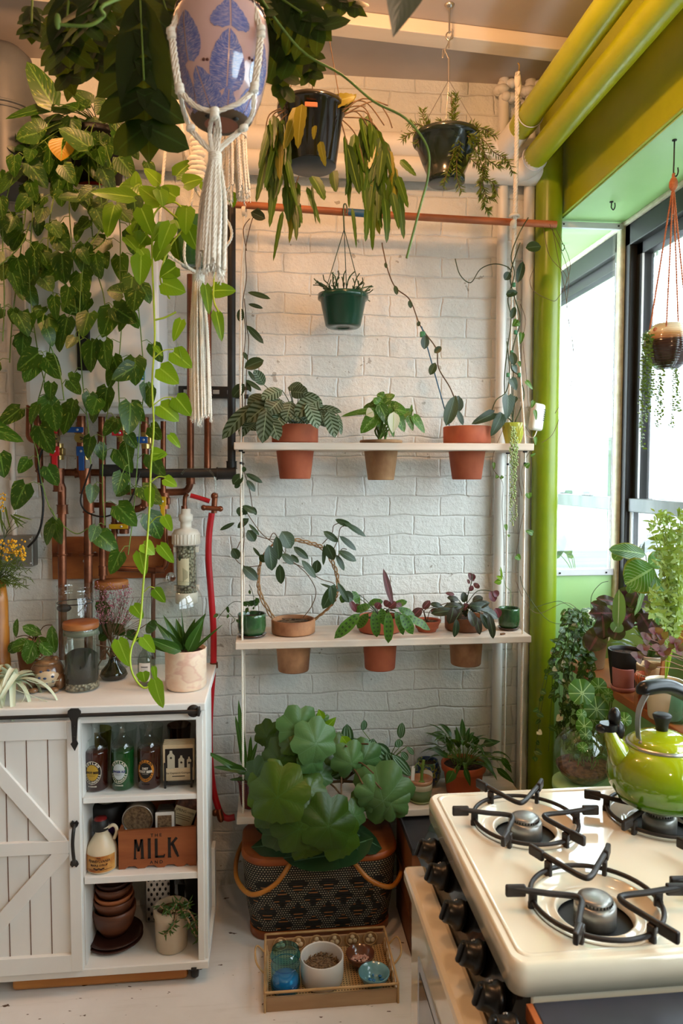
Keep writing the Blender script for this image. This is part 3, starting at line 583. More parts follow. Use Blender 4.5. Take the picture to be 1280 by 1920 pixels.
for i in range(14): a = rn(0, 6.28); lp(lm, (714+10*math.cos(a), 765+10*math.sin(a)), (714+34*math.cos(a), 768+24*math.sin(a)), 2.6+rn(-.05, .06), 18, 'ov', (0, -1, .5), sm=sm, st=S0)
for a, b, w_ in (((738, 772), (736, 812), 24), ((700, 772), (686, 778), 22)): lp(fl, a, b, 2.49, w_, 'ov', (0, -1, .4), .3, sm=sm, st=S0)
for i in range(7): sm.tube(smooth_path([c+V((rn(-.02, .02), rn(-.02, .01), -.012)), c+V((rn(-.025, .025), rn(-.03, .01), .035)), c+V((rn(-.03, .03), rn(-.03, .02), .08))], 4), .0035, 6)
lm.build('foliage', L_var, t); sm.build('stem', M_stem, t); each(fl, 'cream_leaf', L_cream, t)
t, c = shelf_pot('potted_hoya_vine', 'tall single hoya vine with blue stake in terracotta pot, right on top shelf', 875, 0, 45, 37, 28, 899, 798, T_red, True)
lm, sm, st_ = MB(), MB(), MB()
vp = smooth_path(pp([(855, 755), (843, 726), (822, 690), (818, 655), (797, 625), (785, 605), (768, 562), (742, 540), (728, 510), (718, 468), (716, 455)], 2.64), 6)
sm.tube(vp, .0022, 6)
for a, b, w_, y in (((853, 742), (836, 798), 26, 2.56), ((860, 742), (850, 775), 28, 2.62), ((856, 768), (868, 797), 12, 2.6), ((843, 790), (850, 775), 10, 2.6)): lp(lm, a, b, y, w_, 'oval', (.1, -1, .2), .2, sm=sm, st=(857, 756, 2.64))
for a, b, w_ in (((797, 628), (795, 655), 17), ((814, 662), (827, 650), 12), ((816, 680), (806, 703), 15), ((767, 563), (770, 578), 9), ((740, 535), (744, 553), 9), ((722, 492), (724, 503), 6), ((786, 602), (783, 612), 7)): lp(lm, a, b, 2.61, w_, 'oval', (0, -1, .2), .2)
st_.tube(pp([(842, 798, 2.66), (790, 612, 2.63)], 2.6), .0022, 6)
ck = MB(); ck.box(P(792, 627, 2.63), (.02, .012, .022), None, .004); ck.build('plant_clip', mat('green_clip', rgb('3a7a50'), rough=.5), t)
lm.build('foliage', L_hoya, t); sm.build('stem', M_stemb, t); st_.build('stake', mat('blue_stake', rgb('1f5a78'), rough=.5), t)
# lime pot with philodendron, string hanging below
x = P(961, 830, 2.62).x; c = V((x, 2.62, zs[0]+.001)); G_lime = glaze('lime_glaze', 'b4b83e', 'c8cc5a')
t = plant('potted_philodendron', 'dark heart leaved plant in small lime yellow embossed pot, right end of top shelf', c)
add_pot(t, c, sz(23, 2.62), sz(14, 2.62), sz(41, 2.6), G_lime)
k = MB()
for i in range(5):
    a = -PI/2+(i-2)*.62; R0 = lambda z: sz(14.5, 2.62)+(sz(9, 2.62))*z/.08
    for s_ in (-1, 1):
        k.tube(smooth_path([c+V((R0(z)*math.cos(a+s_*q), R0(z)*math.sin(a+s_*q), z)) for z, q in ((.006, 0), (.03, .22), (.055, .2), (.076, 0))], 4), .0012, 5)
    k.tube([c+V((R0(z)*math.cos(a), R0(z)*math.sin(a), z)) for z in (.006, .04, .076)], .0010, 5)
k.build('embossed_leaf', G_lime, t)
lm, sm = MB(), MB(); S0 = (961, 792, 2.62)
for a, b, w_, y in (((952, 742), (950, 786), 30, 2.54), ((925, 775), (884, 795), 22, 2.56), ((940, 778), (920, 818), 26, 2.58), ((945, 782), (925, 790), 22, 2.6), ((958, 710), (968, 732), 20, 2.58), ((966, 744), (960, 760), 12, 2.6), ((962, 685), (968, 700), 14, 2.6)): lp(lm, a, b, y, w_, 'heart', (.1, -1, .2), .3, back=.1, sm=sm, st=S0)
vin = [(965, 792), (978, 760), (982, 735), (972, 705), (958, 690), (962, 650), (975, 600), (965, 560), (956, 520), (966, 480), (975, 455)]
sm.tube(smooth_path(pp(vin, 2.60), 5), .0022, 6)
sm.tube(smooth_path(pp([(950, 785), (945, 720), (950, 660), (958, 600), (952, 560), (964, 515), (958, 480), (972, 440), (990, 408)], 2.62), 5), .002, 6)
sm.tube(smooth_path(pp([(920, 775), (930, 750), (948, 735), (955, 700), (950, 640)], 2.6), 5), .002, 6)
sm.tube(smooth_path(pp([(964, 515), (950, 500), (925, 495), (900, 505), (882, 530), (862, 515), (853, 485)], 2.66), 5), .0018, 6)
for a, b, w_ in (((985, 465), (1014, 462), 22), ((980, 490), (970, 530), 16), ((955, 510), (946, 525), 16), ((962, 545), (950, 556), 14), ((948, 552), (970, 548), 14), ((965, 575), (958, 598), 12), ((972, 600), (962, 612), 12), ((963, 685), (960, 660), 16)): lp(lm, a, b, 2.58, w_, 'oval', (0, -1, .2), .3)
lm.build('foliage', L_hoya, t); sm.build('stem', M_stemd, t)
k = MB()
for a in ((962, 531), (958, 658), (972, 700), (951, 700), (965, 620)): k.box(P(a[0]+1, a[1]+3, 2.59), (.012, .010, .016), None, .003)
each(k, 'plant_clip', MT['green_clip'], t)
t = plant('string_of_pearls', 'beaded trailing strings hanging below the lime pot at the shelf end', P(962, 800, 2.60))
k, sm = MB(), MB()
for (x0, x1, y1) in ((958, 960, 985), (964, 966, 975), (962, 957, 950), (968, 963, 935)):
    pts = smooth_path([P(961, 792, 2.60), P(x0, 830, 2.505), P(x0, 870, 2.505), P(x1, y1, 2.51)], 26)
    sm.tube(pts[::6]+[pts[-1]], .0008, 4)
    for i, p in enumerate(pts[8:]):
        k.ball(p+V((rn(-.006, .006), rn(-.005, .005), 0)), .0032, 6)
k.build('bead_leaf', L_string, t); sm.build('stem', M_stem, t)
# small ivy sprigs on the right rope and pipes
t = plant('ivy', 'thin ivy runners with small bright lobed leaves trailing around the right shelf ropes', P(985, 800, 2.58))
lm, sm = MB(), MB(); L_iv2 = leafmat('small_ivy_leaf', rgb('3f6e22'), rgb('6f9a34'), rgb('a0b878'), transl=.3)
for path in ([(985, 800), (1000, 830), (985, 860), (978, 890), (984, 940), (975, 990), (968, 1040), (967, 1090)], [(945, 800), (925, 850), (925, 880), (942, 905), (941, 950), (944, 1010), (945, 1060)], [(990, 770), (986, 700), (980, 640), (985, 600), (975, 570)], [(972, 895), (978, 930), (972, 900)], [(967, 1090), (985, 1130), (1010, 1150), (1060, 1130), (1090, 1150)]):
    sm.tube(smooth_path(pp(path, 2.56), 5), .0010, 5)
for a, b, w_ in (((990, 925), (992, 935), 14), ((998, 1000), (985, 995), 12), ((968, 1042), (975, 1050), 14), ((985, 875), (993, 868), 12), ((925, 868), (926, 880), 7), ((933, 892), (929, 897), 8), ((942, 893), (937, 898), 7), ((947, 984), (950, 995), 8), ((952, 1005), (956, 1003), 6), ((986, 715), (998, 730), 11), ((1000, 752), (996, 765), 10), ((1002, 770), (1005, 788), 9), ((966, 605), (975, 610), 14), ((978, 625), (975, 645), 12), ((968, 600), (960, 612), 10), ((972, 678), (975, 688), 8), ((1003, 820), (1004, 835), 8), ((995, 855), (1004, 850), 6)): lp(lm, a, b, 2.545, w_, 'heart', back=.15)
lm.build('foliage', L_iv2, t); sm.build('stem', M_stemb, t)
t = plant('bare_vine', 'leafless brown vine loops dangling from the rod end before the window', P(1040, 430, 2.66)); sm = MB()
for px in ([(1030, 420), (1052, 470), (1066, 520), (1062, 580), (1073, 640), (1076, 700), (1058, 745), (1040, 775)], [(1035, 425), (1045, 480), (1058, 540), (1066, 600), (1074, 660), (1068, 735), (1050, 780), (1035, 815), (1015, 830)], [(1018, 425), (1030, 480), (1062, 520), (1045, 560), (1030, 562), (1000, 545), (993, 525), (1000, 505)], [(1042, 430), (1068, 490), (1062, 530)]): sm.tube(smooth_path(pp(px, 2.64), 5), .0011, 5)
sm.build('stem', M_stemb, t)
# white sensor on the column
p = P(1006, 782, 2.70); t = thing('leak_sensor', 'small rounded white plastic device with slots fixed on the green column', 'sensor', p)
R_ = M.Rotation(.12, 3, 'Y') @ M.Rotation(.35, 3, 'Z'); MB().box(p, (.055, .035, .105), R_, .012, seg=4).build('body', mat('white_plastic', rgb('d8d4ca'), rough=.4), t)
k = MB()
for i in range(6): k.box(p+R_ @ V((.0205, -.0178, .03-.008*i)), (.008, .001, .003), R_, 0)
k.build('slot', m_black, t)
MB().tube(smooth_path([p+V((0, -.005, -.05)), P(1000, 820, 2.69), P(990, 818, 2.72), P(980, 812, 2.79)], 5), .0022, 6).build('cable', MT['white_plastic'], t)
# ---------------------------------------------------------------- shelf 2
def glazed_pot(name, lab, px, pyb, rpx, hpx, Y, m=G_green, sauc=True, grp=None):
    c = P(px, pyb, Y); c.z = zs[1]+.001; t = plant(name, lab, c, grp); h = sz(hpx, Y); r = sz(rpx, Y); b = .006 if sauc else 0
    if sauc: MB().lathe([(0, 0), (r*.85, 0), (r*1.02, .010), (r*.98, .010), (r*.8, .004), (0, .004)], c, 32).build('saucer', G_brown, t)
    c2 = c+V((0, 0, .0045)); add_pot(t, c2, r, r*.75, h, m, prof=[(0, 0), (r*.72, 0), (r*.93, h*.18), (r*1.0, h*.45), (r*.97, h*.85), (r*.985, h-.002), (r*.94, h), (r*.9, h-.004), (r*.88, h-.03)])
    return t, c2+V((0, 0, h))
t, c = glazed_pot('potted_creeper', 'small vine in dark green glazed pot and saucer, left end of the middle shelf', 472, 1186, 27, 41, 2.62)
lm, sm = MB(), MB()
for pts in ([(470, 1135), (440, 1128), (420, 1145), (408, 1160)], [(478, 1138), (473, 1110), (467, 1096)], [(430, 1150), (440, 1162), (432, 1170)]): vine(lm, sm, pp(pts, 2.6), .03, .018, .012, 'ov', .0012)
for i in range(10): lp(lm, (460+rn(0, 24), 1134), (455+rn(0, 32), 1126+rn(-4, 6)), 2.61, 8, 'ov')
lm.build('foliage', L_dark, t); sm.build('stem', M_stemd, t)
t, c = shelf_pot('potted_hoya_ring', 'hoya trained on a twisted vine ring in an old terracotta pot on middle shelf', 550, 1, 41, 35, 29, 1262, 1166, T_old, True)
lm, sm, hp = MB(), MB(), MB()
cr = [(512, 1160), (489, 1118), (484, 1085), (490, 1050), (510, 1022), (545, 1012), (580, 1018), (605, 1028), (622, 1052), (632, 1080), (632, 1110), (625, 1130), (605, 1150), (580, 1168)]
for q in range(3):
    pts = smooth_path(pp(cr, 2.66), 8); out = []
    for i, p in enumerate(pts): a = i*.55+q*2.1; out.append(p+V((.005*math.cos(a), .006*math.sin(a), .005*math.sin(a+1))))
    hp.tube(out, .0026, 6, caps=False)
hp.build('vine_ring', M_root, t)
for a, b, w_, y in (((504, 1022), (510, 1070), 26, 2.55), ((524, 1058), (527, 1095), 18, 2.57), ((528, 996), (546, 1028), 30, 2.58), ((518, 1005), (523, 1050), 18, 2.56), ((550, 1025), (578, 1048), 14, 2.56), ((528, 1038), (550, 1058), 16, 2.58), ((565, 1050), (592, 1084), 14, 2.56), ((545, 1040), (560, 1055), 10, 2.6), ((595, 1050), (592, 1075), 18, 2.58), ((608, 1020), (606, 1060), 8, 2.62), ((628, 1095), (605, 1142), 24, 2.55), ((620, 1098), (624, 1134), 14, 2.52), ((632, 1092), (654, 1130), 12, 2.56), ((640, 1112), (662, 1125), 22, 2.58), ((612, 1020), (626, 1050), 20, 2.6), ((634, 1033), (668, 1052), 16, 2.56), ((636, 1005), (668, 1032), 13, 2.56), ((630, 1040), (645, 1070), 12, 2.58), ((606, 996), (634, 1016), 14, 2.6), ((628, 974), (660, 986), 12, 2.58), ((645, 980), (686, 1006), 12, 2.56), ((455, 1062), (483, 1088), 20, 2.56), ((436, 1028), (447, 1048), 18, 2.6), ((464, 994), (478, 1015), 20, 2.6), ((452, 980), (465, 975), 12, 2.6), ((445, 990), (466, 972), 12, 2.62), ((440, 980), (412, 994), 8, 2.6), ((466, 982), (486, 1004), 7, 2.6), ((487, 1040), (498, 1054), 14, 2.6), ((474, 1026), (488, 1044), 6, 2.62), ((447, 968), (462, 950), 12, 2.6), ((460, 955), (455, 965), 14, 2.6), ((474, 950), (480, 966), 8, 2.6), ((640, 1110), (600, 1094), 6, 2.6)):
    lp(lm, a, b, y, w_, 'oval', (rn(-.2, .2), -1, rn(0, .6)), .25, .12)
for pts in ([(515, 1020), (490, 1000), (465, 965), (452, 945)], [(545, 1015), (500, 1010), (470, 1000)], [(604, 1020), (622, 1000), (626, 985), (645, 978)], [(625, 1030), (634, 1010), (638, 990), (650, 985)], [(632, 1050), (640, 1030), (650, 1030)], [(505, 1012), (515, 1000), (535, 1040), (560, 1062), (578, 1080), (592, 1108), (585, 1135), (568, 1158)], [(530, 1055), (560, 1060), (600, 1085), (625, 1094), (632, 1110)], [(490, 1060), (460, 1062), (440, 1045), (448, 1020), (456, 1005), (452, 985)]): sm.tube(smooth_path(pp(pts, 2.61), 5), .0016, 6)
for i in range(14): sm.tube(smooth_path([c+V((rn(-.06, .06), rn(-.05, .05), -.008)) for q in range(3)], 4), .0012, 4)
lm.build('foliage', L_hoya, t); sm.build('stem', M_stemb, t)
t, c = shelf_pot('potted_rattlesnake_plant', 'spotted wavy leaved calathea spilling over red terracotta pot, centre of middle shelf', 712, 1, 41, 34, 29, 1258, 1160, T_red, True)
lm, sm = MB(), MB(); S0 = (712, 1158, 2.66)
for a, b, w_, y in (((675, 1150), (632, 1192), 30, 2.5), ((700, 1145), (706, 1190), 26, 2.48), ((728, 1145), (728, 1200), 26, 2.46), ((715, 1140), (718, 1168), 24, 2.5), ((750, 1150), (772, 1185), 28, 2.5), ((760, 1155), (802, 1178), 24, 2.54), ((740, 1145), (755, 1186), 22, 2.52), ((695, 1135), (668, 1145), 22, 2.6), ((660, 1108), (672, 1130), 20, 2.62), ((650, 1112), (640, 1128), 22, 2.64), ((745, 1140), (775, 1155), 22, 2.58), ((690, 1132), (715, 1128), 20, 2.66), ((735, 1138), (760, 1128), 20, 2.68), ((690, 1150), (672, 1175), 24, 2.56)): lp(lm, a, (b[0]+(b[0]-a[0])*.12, b[1]+(b[1]-a[1])*.12), y, w_*.76, 'oval', (rn(-.3, .3), -1, .55), .5, .1, sm=sm, st=S0, wave=.07)
nw = MB(); lp(nw, (736, 1135), (718, 1066), 2.6, 14, 'oval', (.2, -1, 0), -.1)
for a, b, w_, y in (((728, 1140), (742, 1128), 16, 2.6), ((705, 1142), (712, 1130), 16, 2.6), ((752, 1140), (742, 1132), 14, 2.6), ((665, 1142), (675, 1128), 8, 2.66), ((655, 1125), (668, 1148), 12, 2.6), ((720, 1136), (730, 1128), 16, 2.65)): lp(nw, a, b, y, w_, 'oval', (0, -1, .5), .4)
lm.build('foliage', L_rat, t); sm.build('stem', M_stemd, t); each(nw, 'wine_leaf', L_wine, t)
p = P(800, 1186, 2.64); p.z = zs[1]+.001; t = plant('potted_cutting', 'round red leaf cutting in shallow terracotta dish between two larger plants', p)
add_pot(t, p, sz(27, 2.64), sz(18, 2.64), sz(22, 2.64), T_red, soil=M_bark, sl=.008)
lm, sm = MB(), MB()
for a, b, w_ in (((790, 1140), (772, 1158), 18), ((792, 1142), (806, 1126), 14), ((806, 1145), (824, 1146), 12)): lp(lm, a, b, 2.6, w_, 'oval', (0, -1, .3), .2, sm=sm, st=(800, 1168, 2.64))
sm.tube(smooth_path(pp([(800, 1168, 2.64), (795, 1145, 2.6), (815, 1138, 2.6), (840, 1130, 2.6)], 2.6), 4), .0016, 5)
lm.build('foliage', L_wine, t); sm.build('stem', M_stemb, t)
t, c = shelf_pot('potted_stromanthe', 'dark glossy plant with wine red undersides in tan terracotta pot on middle shelf', 873, 1, 41, 34, 29, 1250, 1160, T_old, True)
lm, sm, rd = MB(), MB(), MB(); S0 = (873, 1156, 2.66)
for a, b, w_, y in (((850, 1145), (808, 1150), 18, 2.55), ((850, 1138), (842, 1170), 22, 2.52), ((878, 1145), (890, 1175), 20, 2.48), ((890, 1155), (900, 1190), 16, 2.5), ((915, 1150), (925, 1198), 16, 2.5), ((905, 1150), (926, 1168), 16, 2.54), ((855, 1160), (852, 1195), 16, 2.48), ((880, 1135), (920, 1142), 20, 2.56), ((860, 1125), (838, 1120), 12, 2.62), ((870, 1130), (868, 1110), 16, 2.64), ((885, 1128), (905, 1120), 16, 2.62), ((895, 1158), (898, 1185), 14, 2.52), ((845, 1130), (852, 1122), 10, 2.62), ((830, 1138), (806, 1132), 12, 2.6), ((898, 1138), (934, 1160), 18, 2.56), ((865, 1145), (850, 1160), 18, 2.55), ((900, 1150), (915, 1180), 14, 2.52)): lp(lm, a, b, y, w_, 'oval', (rn(-.3, .3), -1, .5), .5, .15, sm=sm, st=S0)
for i in range(10): a = rn(2.6, 6.8); lp(lm, (873+8*math.cos(a), 1140+5*math.sin(a)), (873+45*math.cos(a), 1148+rn(-20, 5)), 2.6+rn(-.04, .05), 16, 'oval', (0, -1, .6), .5, sm=sm, st=S0)
for a, b, w_ in (((888, 1090), (878, 1074), 12), ((885, 1088), (888, 1076), 10), ((890, 1102), (896, 1094), 14), ((918, 1108), (928, 1128), 18), ((925, 1108), (934, 1118), 14), ((880, 1095), (876, 1086), 6), ((852, 1115), (835, 1112), 8), ((886, 1098), (880, 1108), 10), ((928, 1140), (936, 1158), 18), ((865, 1142), (880, 1134), 14)): lp(rd, a, b, 2.6, w_, 'oval', (0, -1, .3), .4)
sm.tube(smooth_path(pp([(873, 1156, 2.66), (876, 1120, 2.63), (884, 1090, 2.6), (884, 1078, 2.6)], 2.6), 4), .002, 5); sm.tube(smooth_path(pp([(876, 1130, 2.63), (895, 1108, 2.6), (920, 1108, 2.6)], 2.6), 4), .0016, 5)
lm.build('foliage', L_str, t); sm.build('stem', M_stemd, t); each(rd, 'wine_leaf', L_wine, t)
t, c = glazed_pot('potted_seedling', 'bare earth in dark green glazed pot with saucer, right end of the middle shelf', 953, 1188, 21, 40, 2.64)
lm, sm = MB(), MB(); sm.tube(smooth_path(pp([(955, 1137), (957, 1110), (948, 1100), (943, 1082), (936, 1068)], 2.64), 5), .001, 5)
for a, b, w_ in (((940, 1090), (926, 1092), 12), ((940, 1085), (938, 1062), 5), ((942, 1086), (930, 1080), 8)): lp(lm, a, b, 2.63, w_, 'ov')
lm.build('foliage', L_neon, t); sm.build('stem', M_stem, t)
p = P(982, 1190, 2.56); p.z = zs[1]+.004; k = MB(); k.box(P(945, 1197, 2.56)*1, (.02, .008, .006), M.Rotation(.5, 3, 'Z'), .003)
o = MB().box((P(942, 1197, 2.55).x, 2.55, zs[1]+.004), (.022, .010, .006), M.Rotation(.5, 3, 'Z'), .003).build('dried_leaf_scrap', M_bark); tag(o, 'tiny dark curled scrap lying in front of the right glazed pot', 'scrap')
# ---------------------------------------------------------------- shelf 3
def sitpot(name, lab, px, pyb, rt, rb, hpx, Y, m, rim=0, rimo=0, z=None, soil=M_soil, grp=None, sl=.014):
    c = P(px, pyb, Y); c.z = (zs[2] if z is None else z)+.001; t = plant(name, lab, c, grp); h = sz(hpx, Y)
    add_pot(t, c, sz(rt, Y), sz(rb, Y), h, m, rim, rimo, soil=soil, sl=sl); return t, c+V((0, 0, h))
t, c = sitpot('potted_dracaena', 'upright strappy plant in dark red glazed pot, left end of the lowest shelf', 471, 1508, 25, 20, 52, 2.62, G_red)
k = MB(); torus(k, c-V((0, 0, .003)), sz(25, 2.62), .004, 36); k.build('rim', G_red, t)
lm, sm = MB(), MB()
for a, b, w_, y, dr in (((458, 1440), (447, 1312), 15, 2.6, .1), ((456, 1420), (441, 1342), 12, 2.58, .1), ((462, 1450), (388, 1410), 16, 2.55, .7), ((460, 1445), (400, 1438), 14, 2.54, .6), ((466, 1440), (482, 1392), 12, 2.62, .3), ((464, 1450), (500, 1410), 12, 2.62, .6), ((466, 1452), (502, 1420), 10, 2.6, .5), ((468, 1440), (470, 1380), 12, 2.64, .1), ((460, 1460), (430, 1462), 8, 2.56, .4), ((468, 1450), (484, 1475), 18, 2.54, .4), ((455, 1442), (424, 1430), 12, 2.58, .5)): lp(lm, a, b, y, w_, 'strap', (0, -1, .4), dr, .3)
lm.build('foliage', L_lily, t)
t, c = sitpot('potted_begonia', 'huge leafy begonia sprawling over the lowest shelf edge from a terracotta pot', 575, 1505, 34, 26, 50, 2.66, T_red, .02, .006)
lm, lg, sm = MB(), MB(), MB()
BL = [((515, 1487), 52, 2.38, (0, -1, .55), 0), ((520, 1495), 56, 2.34, (-.3, -1, .5), 0), ((560, 1555), 50, 2.33, (-.1, -1, .3), 0), ((525, 1565), 42, 2.36, (-.3, -1, .2), 0), ((615, 1550), 52, 2.33, (.2, -1, .3), 0), ((640, 1575), 42, 2.35, (.3, -1, .3), 0), ((525, 1430), 40, 2.5, (-.5, -1, .3), 0), ((560, 1370), 40, 2.5, (.1, -1, .1), 1), ((592, 1395), 42, 2.46, (.2, -1, .3), 1), ((520, 1405), 32, 2.56, (-.6, -1, .5), 0), ((552, 1425), 34, 2.52, (0, -1, .5), 0), ((612, 1428), 30, 2.56, (.3, -1, .6), 0), ((580, 1480), 36, 2.44, (.3, -1, .8), 0), ((560, 1400), 36, 2.58, (0, -1, .4), 0), ((500, 1380), 26, 2.64, (-.3, -1, .3), 0), ((640, 1415), 34, 2.6, (.4, -1, .4), 0), ((480, 1455), 30, 2.42, (-.7, -1, .3), 0), ((600, 1455), 26, 2.5, (.2, -1, .7), 1), ((575, 1590), 34, 2.36, (.1, -1, -.1), 0), ((545, 1395), 24, 2.48, (-.4, -1, .7), 0), ((495, 1535), 30, 2.38, (-.6, -1, .1), 0), ((665, 1530), 28, 2.42, (.5, -1, .4), 1), ((585, 1430), 26, 2.46, (.3, -1, .2), 1), ((535, 1460), 28, 2.46, (-.2, -1, .9), 0)]
S0 = P(575, 1470, 2.62)
for (c_, r_, y_, n_, g_) in BL:
    p = P(c_[0], c_[1], y_); roundleaf(lg if g_ else lm, p, n_, (rn(-.3, .3), -.2, 1), sz(r_*.9, y_), 7, .26, .28, jag=.02)
    sm.tube(smooth_path([S0, S0.lerp(p, .5)+V((0, 0, .06)), p+V((0, .01, .0))], 5), .0035, 6)
for (a, b, w_, y) in (((690, 1395), (665, 1475), 66, 2.5), ((650, 1400), (672, 1480), 60, 2.48), ((700, 1450), (745, 1580), 74, 2.42), ((680, 1470), (735, 1520), 62, 2.43), ((715, 1480), (760, 1550), 50, 2.42), ((710, 1470), (680, 1535), 50, 2.44), ((640, 1510), (625, 1560), 50, 2.4), ((600, 1360), (612, 1330), 28, 2.6)):
    A = P(a[0], a[1], y); B = P(b[0], b[1], y); d = B-A; roundleaf(lg, A.lerp(B, .4), V((rn(-.35, .35), -1, rn(-.1, .25))), -d+V((rn(-.03, .03), 0, 0)), max(d.length*.36, sz(w_*.36, y)), 6, .24, .5, jag=.02)
    sm.tube(smooth_path([P(640, 1470, 2.6), (P(640, 1440, 2.58)+A)/2+V((0, 0, .03)), A], 4), .003, 6)
sm.tube(smooth_path(pp([(575, 1480, 2.6), (600, 1470, 2.56), (640, 1465, 2.54), (690, 1468, 2.5)], 2.5), 5), .005, 7); sm.tube(smooth_path(pp([(535, 1480, 2.45), (560, 1400, 2.55)], 2.5)+[S0], 4), .004, 6)
yl = MB(); lp(yl, (600, 1375), (630, 1345), 2.55, 20, 'ov'); lp(yl, (640, 1380), (662, 1410), 2.54, 22, 'ov'); lp(yl, (605, 1350), (597, 1330), 2.56, 16, 'ov')
lm.build('foliage', L_beg, t); lg.build('grey_foliage', L_begl, t); sm.build('stem', M_stemb, t); each(yl, 'young_leaf', L_neon, t)
t, c = sitpot('potted_maranta', 'tall blotched green prayer plant in a dusty pink clay pot on the lowest shelf', 722, 1500, 28, 24, 58, 2.66, terra('pink_clay', '9a6650', 'ad7a62'))
lm, sm = MB(), MB(); S0 = (722, 1445, 2.66)
for a, b, w_, y in (((662, 1400), (690, 1405), 26, 2.62), ((652, 1400), (650, 1358), 24, 2.66), ((680, 1370), (683, 1350), 14, 2.66), ((690, 1420), (700, 1385), 26, 2.64), ((700, 1395), (730, 1425), 30, 2.56), ((725, 1410), (740, 1440), 26, 2.55), ((735, 1415), (770, 1455), 22, 2.54), ((748, 1402), (746, 1386), 18, 2.62), ((750, 1385), (754, 1355), 16, 2.62), ((752, 1410), (764, 1425), 14, 2.6), ((762, 1400), (776, 1415), 10, 2.62), ((700, 1430), (712, 1462), 34, 2.52), ((682, 1405), (690, 1425), 26, 2.6), ((715, 1425), (690, 1440), 26, 2.58), ((740, 1430), (720, 1450), 30, 2.54), ((670, 1385), (660, 1400), 24, 2.64), ((675, 1430), (690, 1450), 30, 2.56), ((655, 1420), (628, 1440), 30, 2.58), ((640, 1440), (620, 1455), 30, 2.6)): lp(lm, a, b, y, w_, 'oval', (rn(-.3, .3), -1, .4), .4, .12, sm=sm, st=S0)
lm.build('foliage', L_mar, t); sm.build('stem', M_stem, t)
# striped cup with cutting
Y = 2.60; c = P(788, 1512, Y); c.z = zs[2]+.001; t = plant('potted_cactus_cutting', 'little stem cutting in cream and green striped cup with white tag, lowest shelf', c)
MB().lathe([(0, 0), (sz(23, Y), 0), (sz(25, Y), .008), (sz(23, Y), .008), (0, .005)], c, 32).build('saucer', glaze('olive_glaze', '6a7040', '808454'), t)
c = c+V((0, 0, .0055)); h = sz(40, Y)
for (z0, z1, m_, nm) in ((0, .55, glaze('sage_glaze', '4f6a44', '6a8256'), 'cup_base'), (.55, .82, G_cream, 'cup_band'), (.82, 1, glaze('rust_glaze', '9a6a4a', 'b08060'), 'cup_rim')):
    r0 = sz(22, Y)+sz(1.5, Y)*z0; r1 = sz(22, Y)+sz(1.5, Y)*z1
    MB().lathe([(0, h*z0), (r0, h*z0), (r1, h*z1)]+([(r1-.004, h), (r1-.005, h-.02), (0, h-.012)] if z1 == 1 else []), c, 36).build(nm, m_, t)
MB().box(P(774, 1450, Y), (.013, .002, .055), M.Rotation(.05, 3, 'Y'), .0005).build('plant_tag', m_white, t)
sm = MB().tube(smooth_path(pp([(790, 1466, Y), (791, 1445, Y), (794, 1425, Y)], Y), 5), .006, 8).tube(smooth_path(pp([(790, 1440, Y), (782, 1432, Y), (776, 1440, Y)], Y), 5), .002, 6); sm.ball(P(790, 1468, Y), (.014, .01, .012)); sm.build('stem', M_stem, t)
Y = 2.72; c = P(801, 1480, Y); c.z = zs[2]+.001; t = plant('patterned_pot', 'small round blue and yellow patterned pot tucked behind the striped cup', c, cat='pot')
m, nt, b = newmat('blue_yellow_pattern'); v = coords(nt, (1, 1, 1)); nt.links.new(ramp(nt, noise(nt, v, 55, 1, .5), [(.44, rgb('1f3358')), (.5, rgb('34587a')), (.56, rgb('a8a034')), (.62, rgb('3a5a3a'))]), b.inputs['Base Color']); b.inputs['Roughness'].default_value = .3
r = sz(26, Y); h = sz(50, Y); add_pot(t, c, r, r*.7, h, m, prof=[(0, 0), (r*.6, 0), (r*.95, h*.35), (r, h*.6), (r*.8, h*.95), (r*.78, h), (r*.7, h-.004), (r*.7, h-.02)])
vs_, fs = disc2(.022, .022); k = MB(); wrap_cyl(k, vs_, fs, c, r*1.006, -PI/2-.25, h*.62); k.build('white_medallion', m_white, t)
t, c = sitpot('potted_peace_lily', 'dense peace lily in orange terracotta pot at the right of the lowest shelf', 868, 1500, 43, 32, 62, 2.64, T_org, .028, .004)
lm, sm = MB(), MB(); rosette(lm, sm, c+V((0, 0, -.01)), 46, .095, .024, (.25, 1.35), 1.5, 'lance', .42, .0014, .035, wave=0)
for a, b, w_, y in (((860, 1400), (855, 1362), 14, 2.6), ((845, 1410), (835, 1378), 14, 2.62), ((905, 1395), (938, 1390), 16, 2.6), ((840, 1420), (808, 1402), 12, 2.58), ((850, 1445), (836, 1470), 22, 2.52), ((930, 1440), (965, 1470), 14, 2.56), ((895, 1395), (885, 1378), 16, 2.62), ((940, 1420), (960, 1450), 14, 2.56), ((870, 1440), (882, 1475), 14, 2.5)): lp(lm, a, b, y, w_, 'lance', (0, -1, .5), .5, sm=sm, st=(868, 1435, 2.64))
lm.build('foliage', L_lily, t); sm.build('stem', M_stem, t)
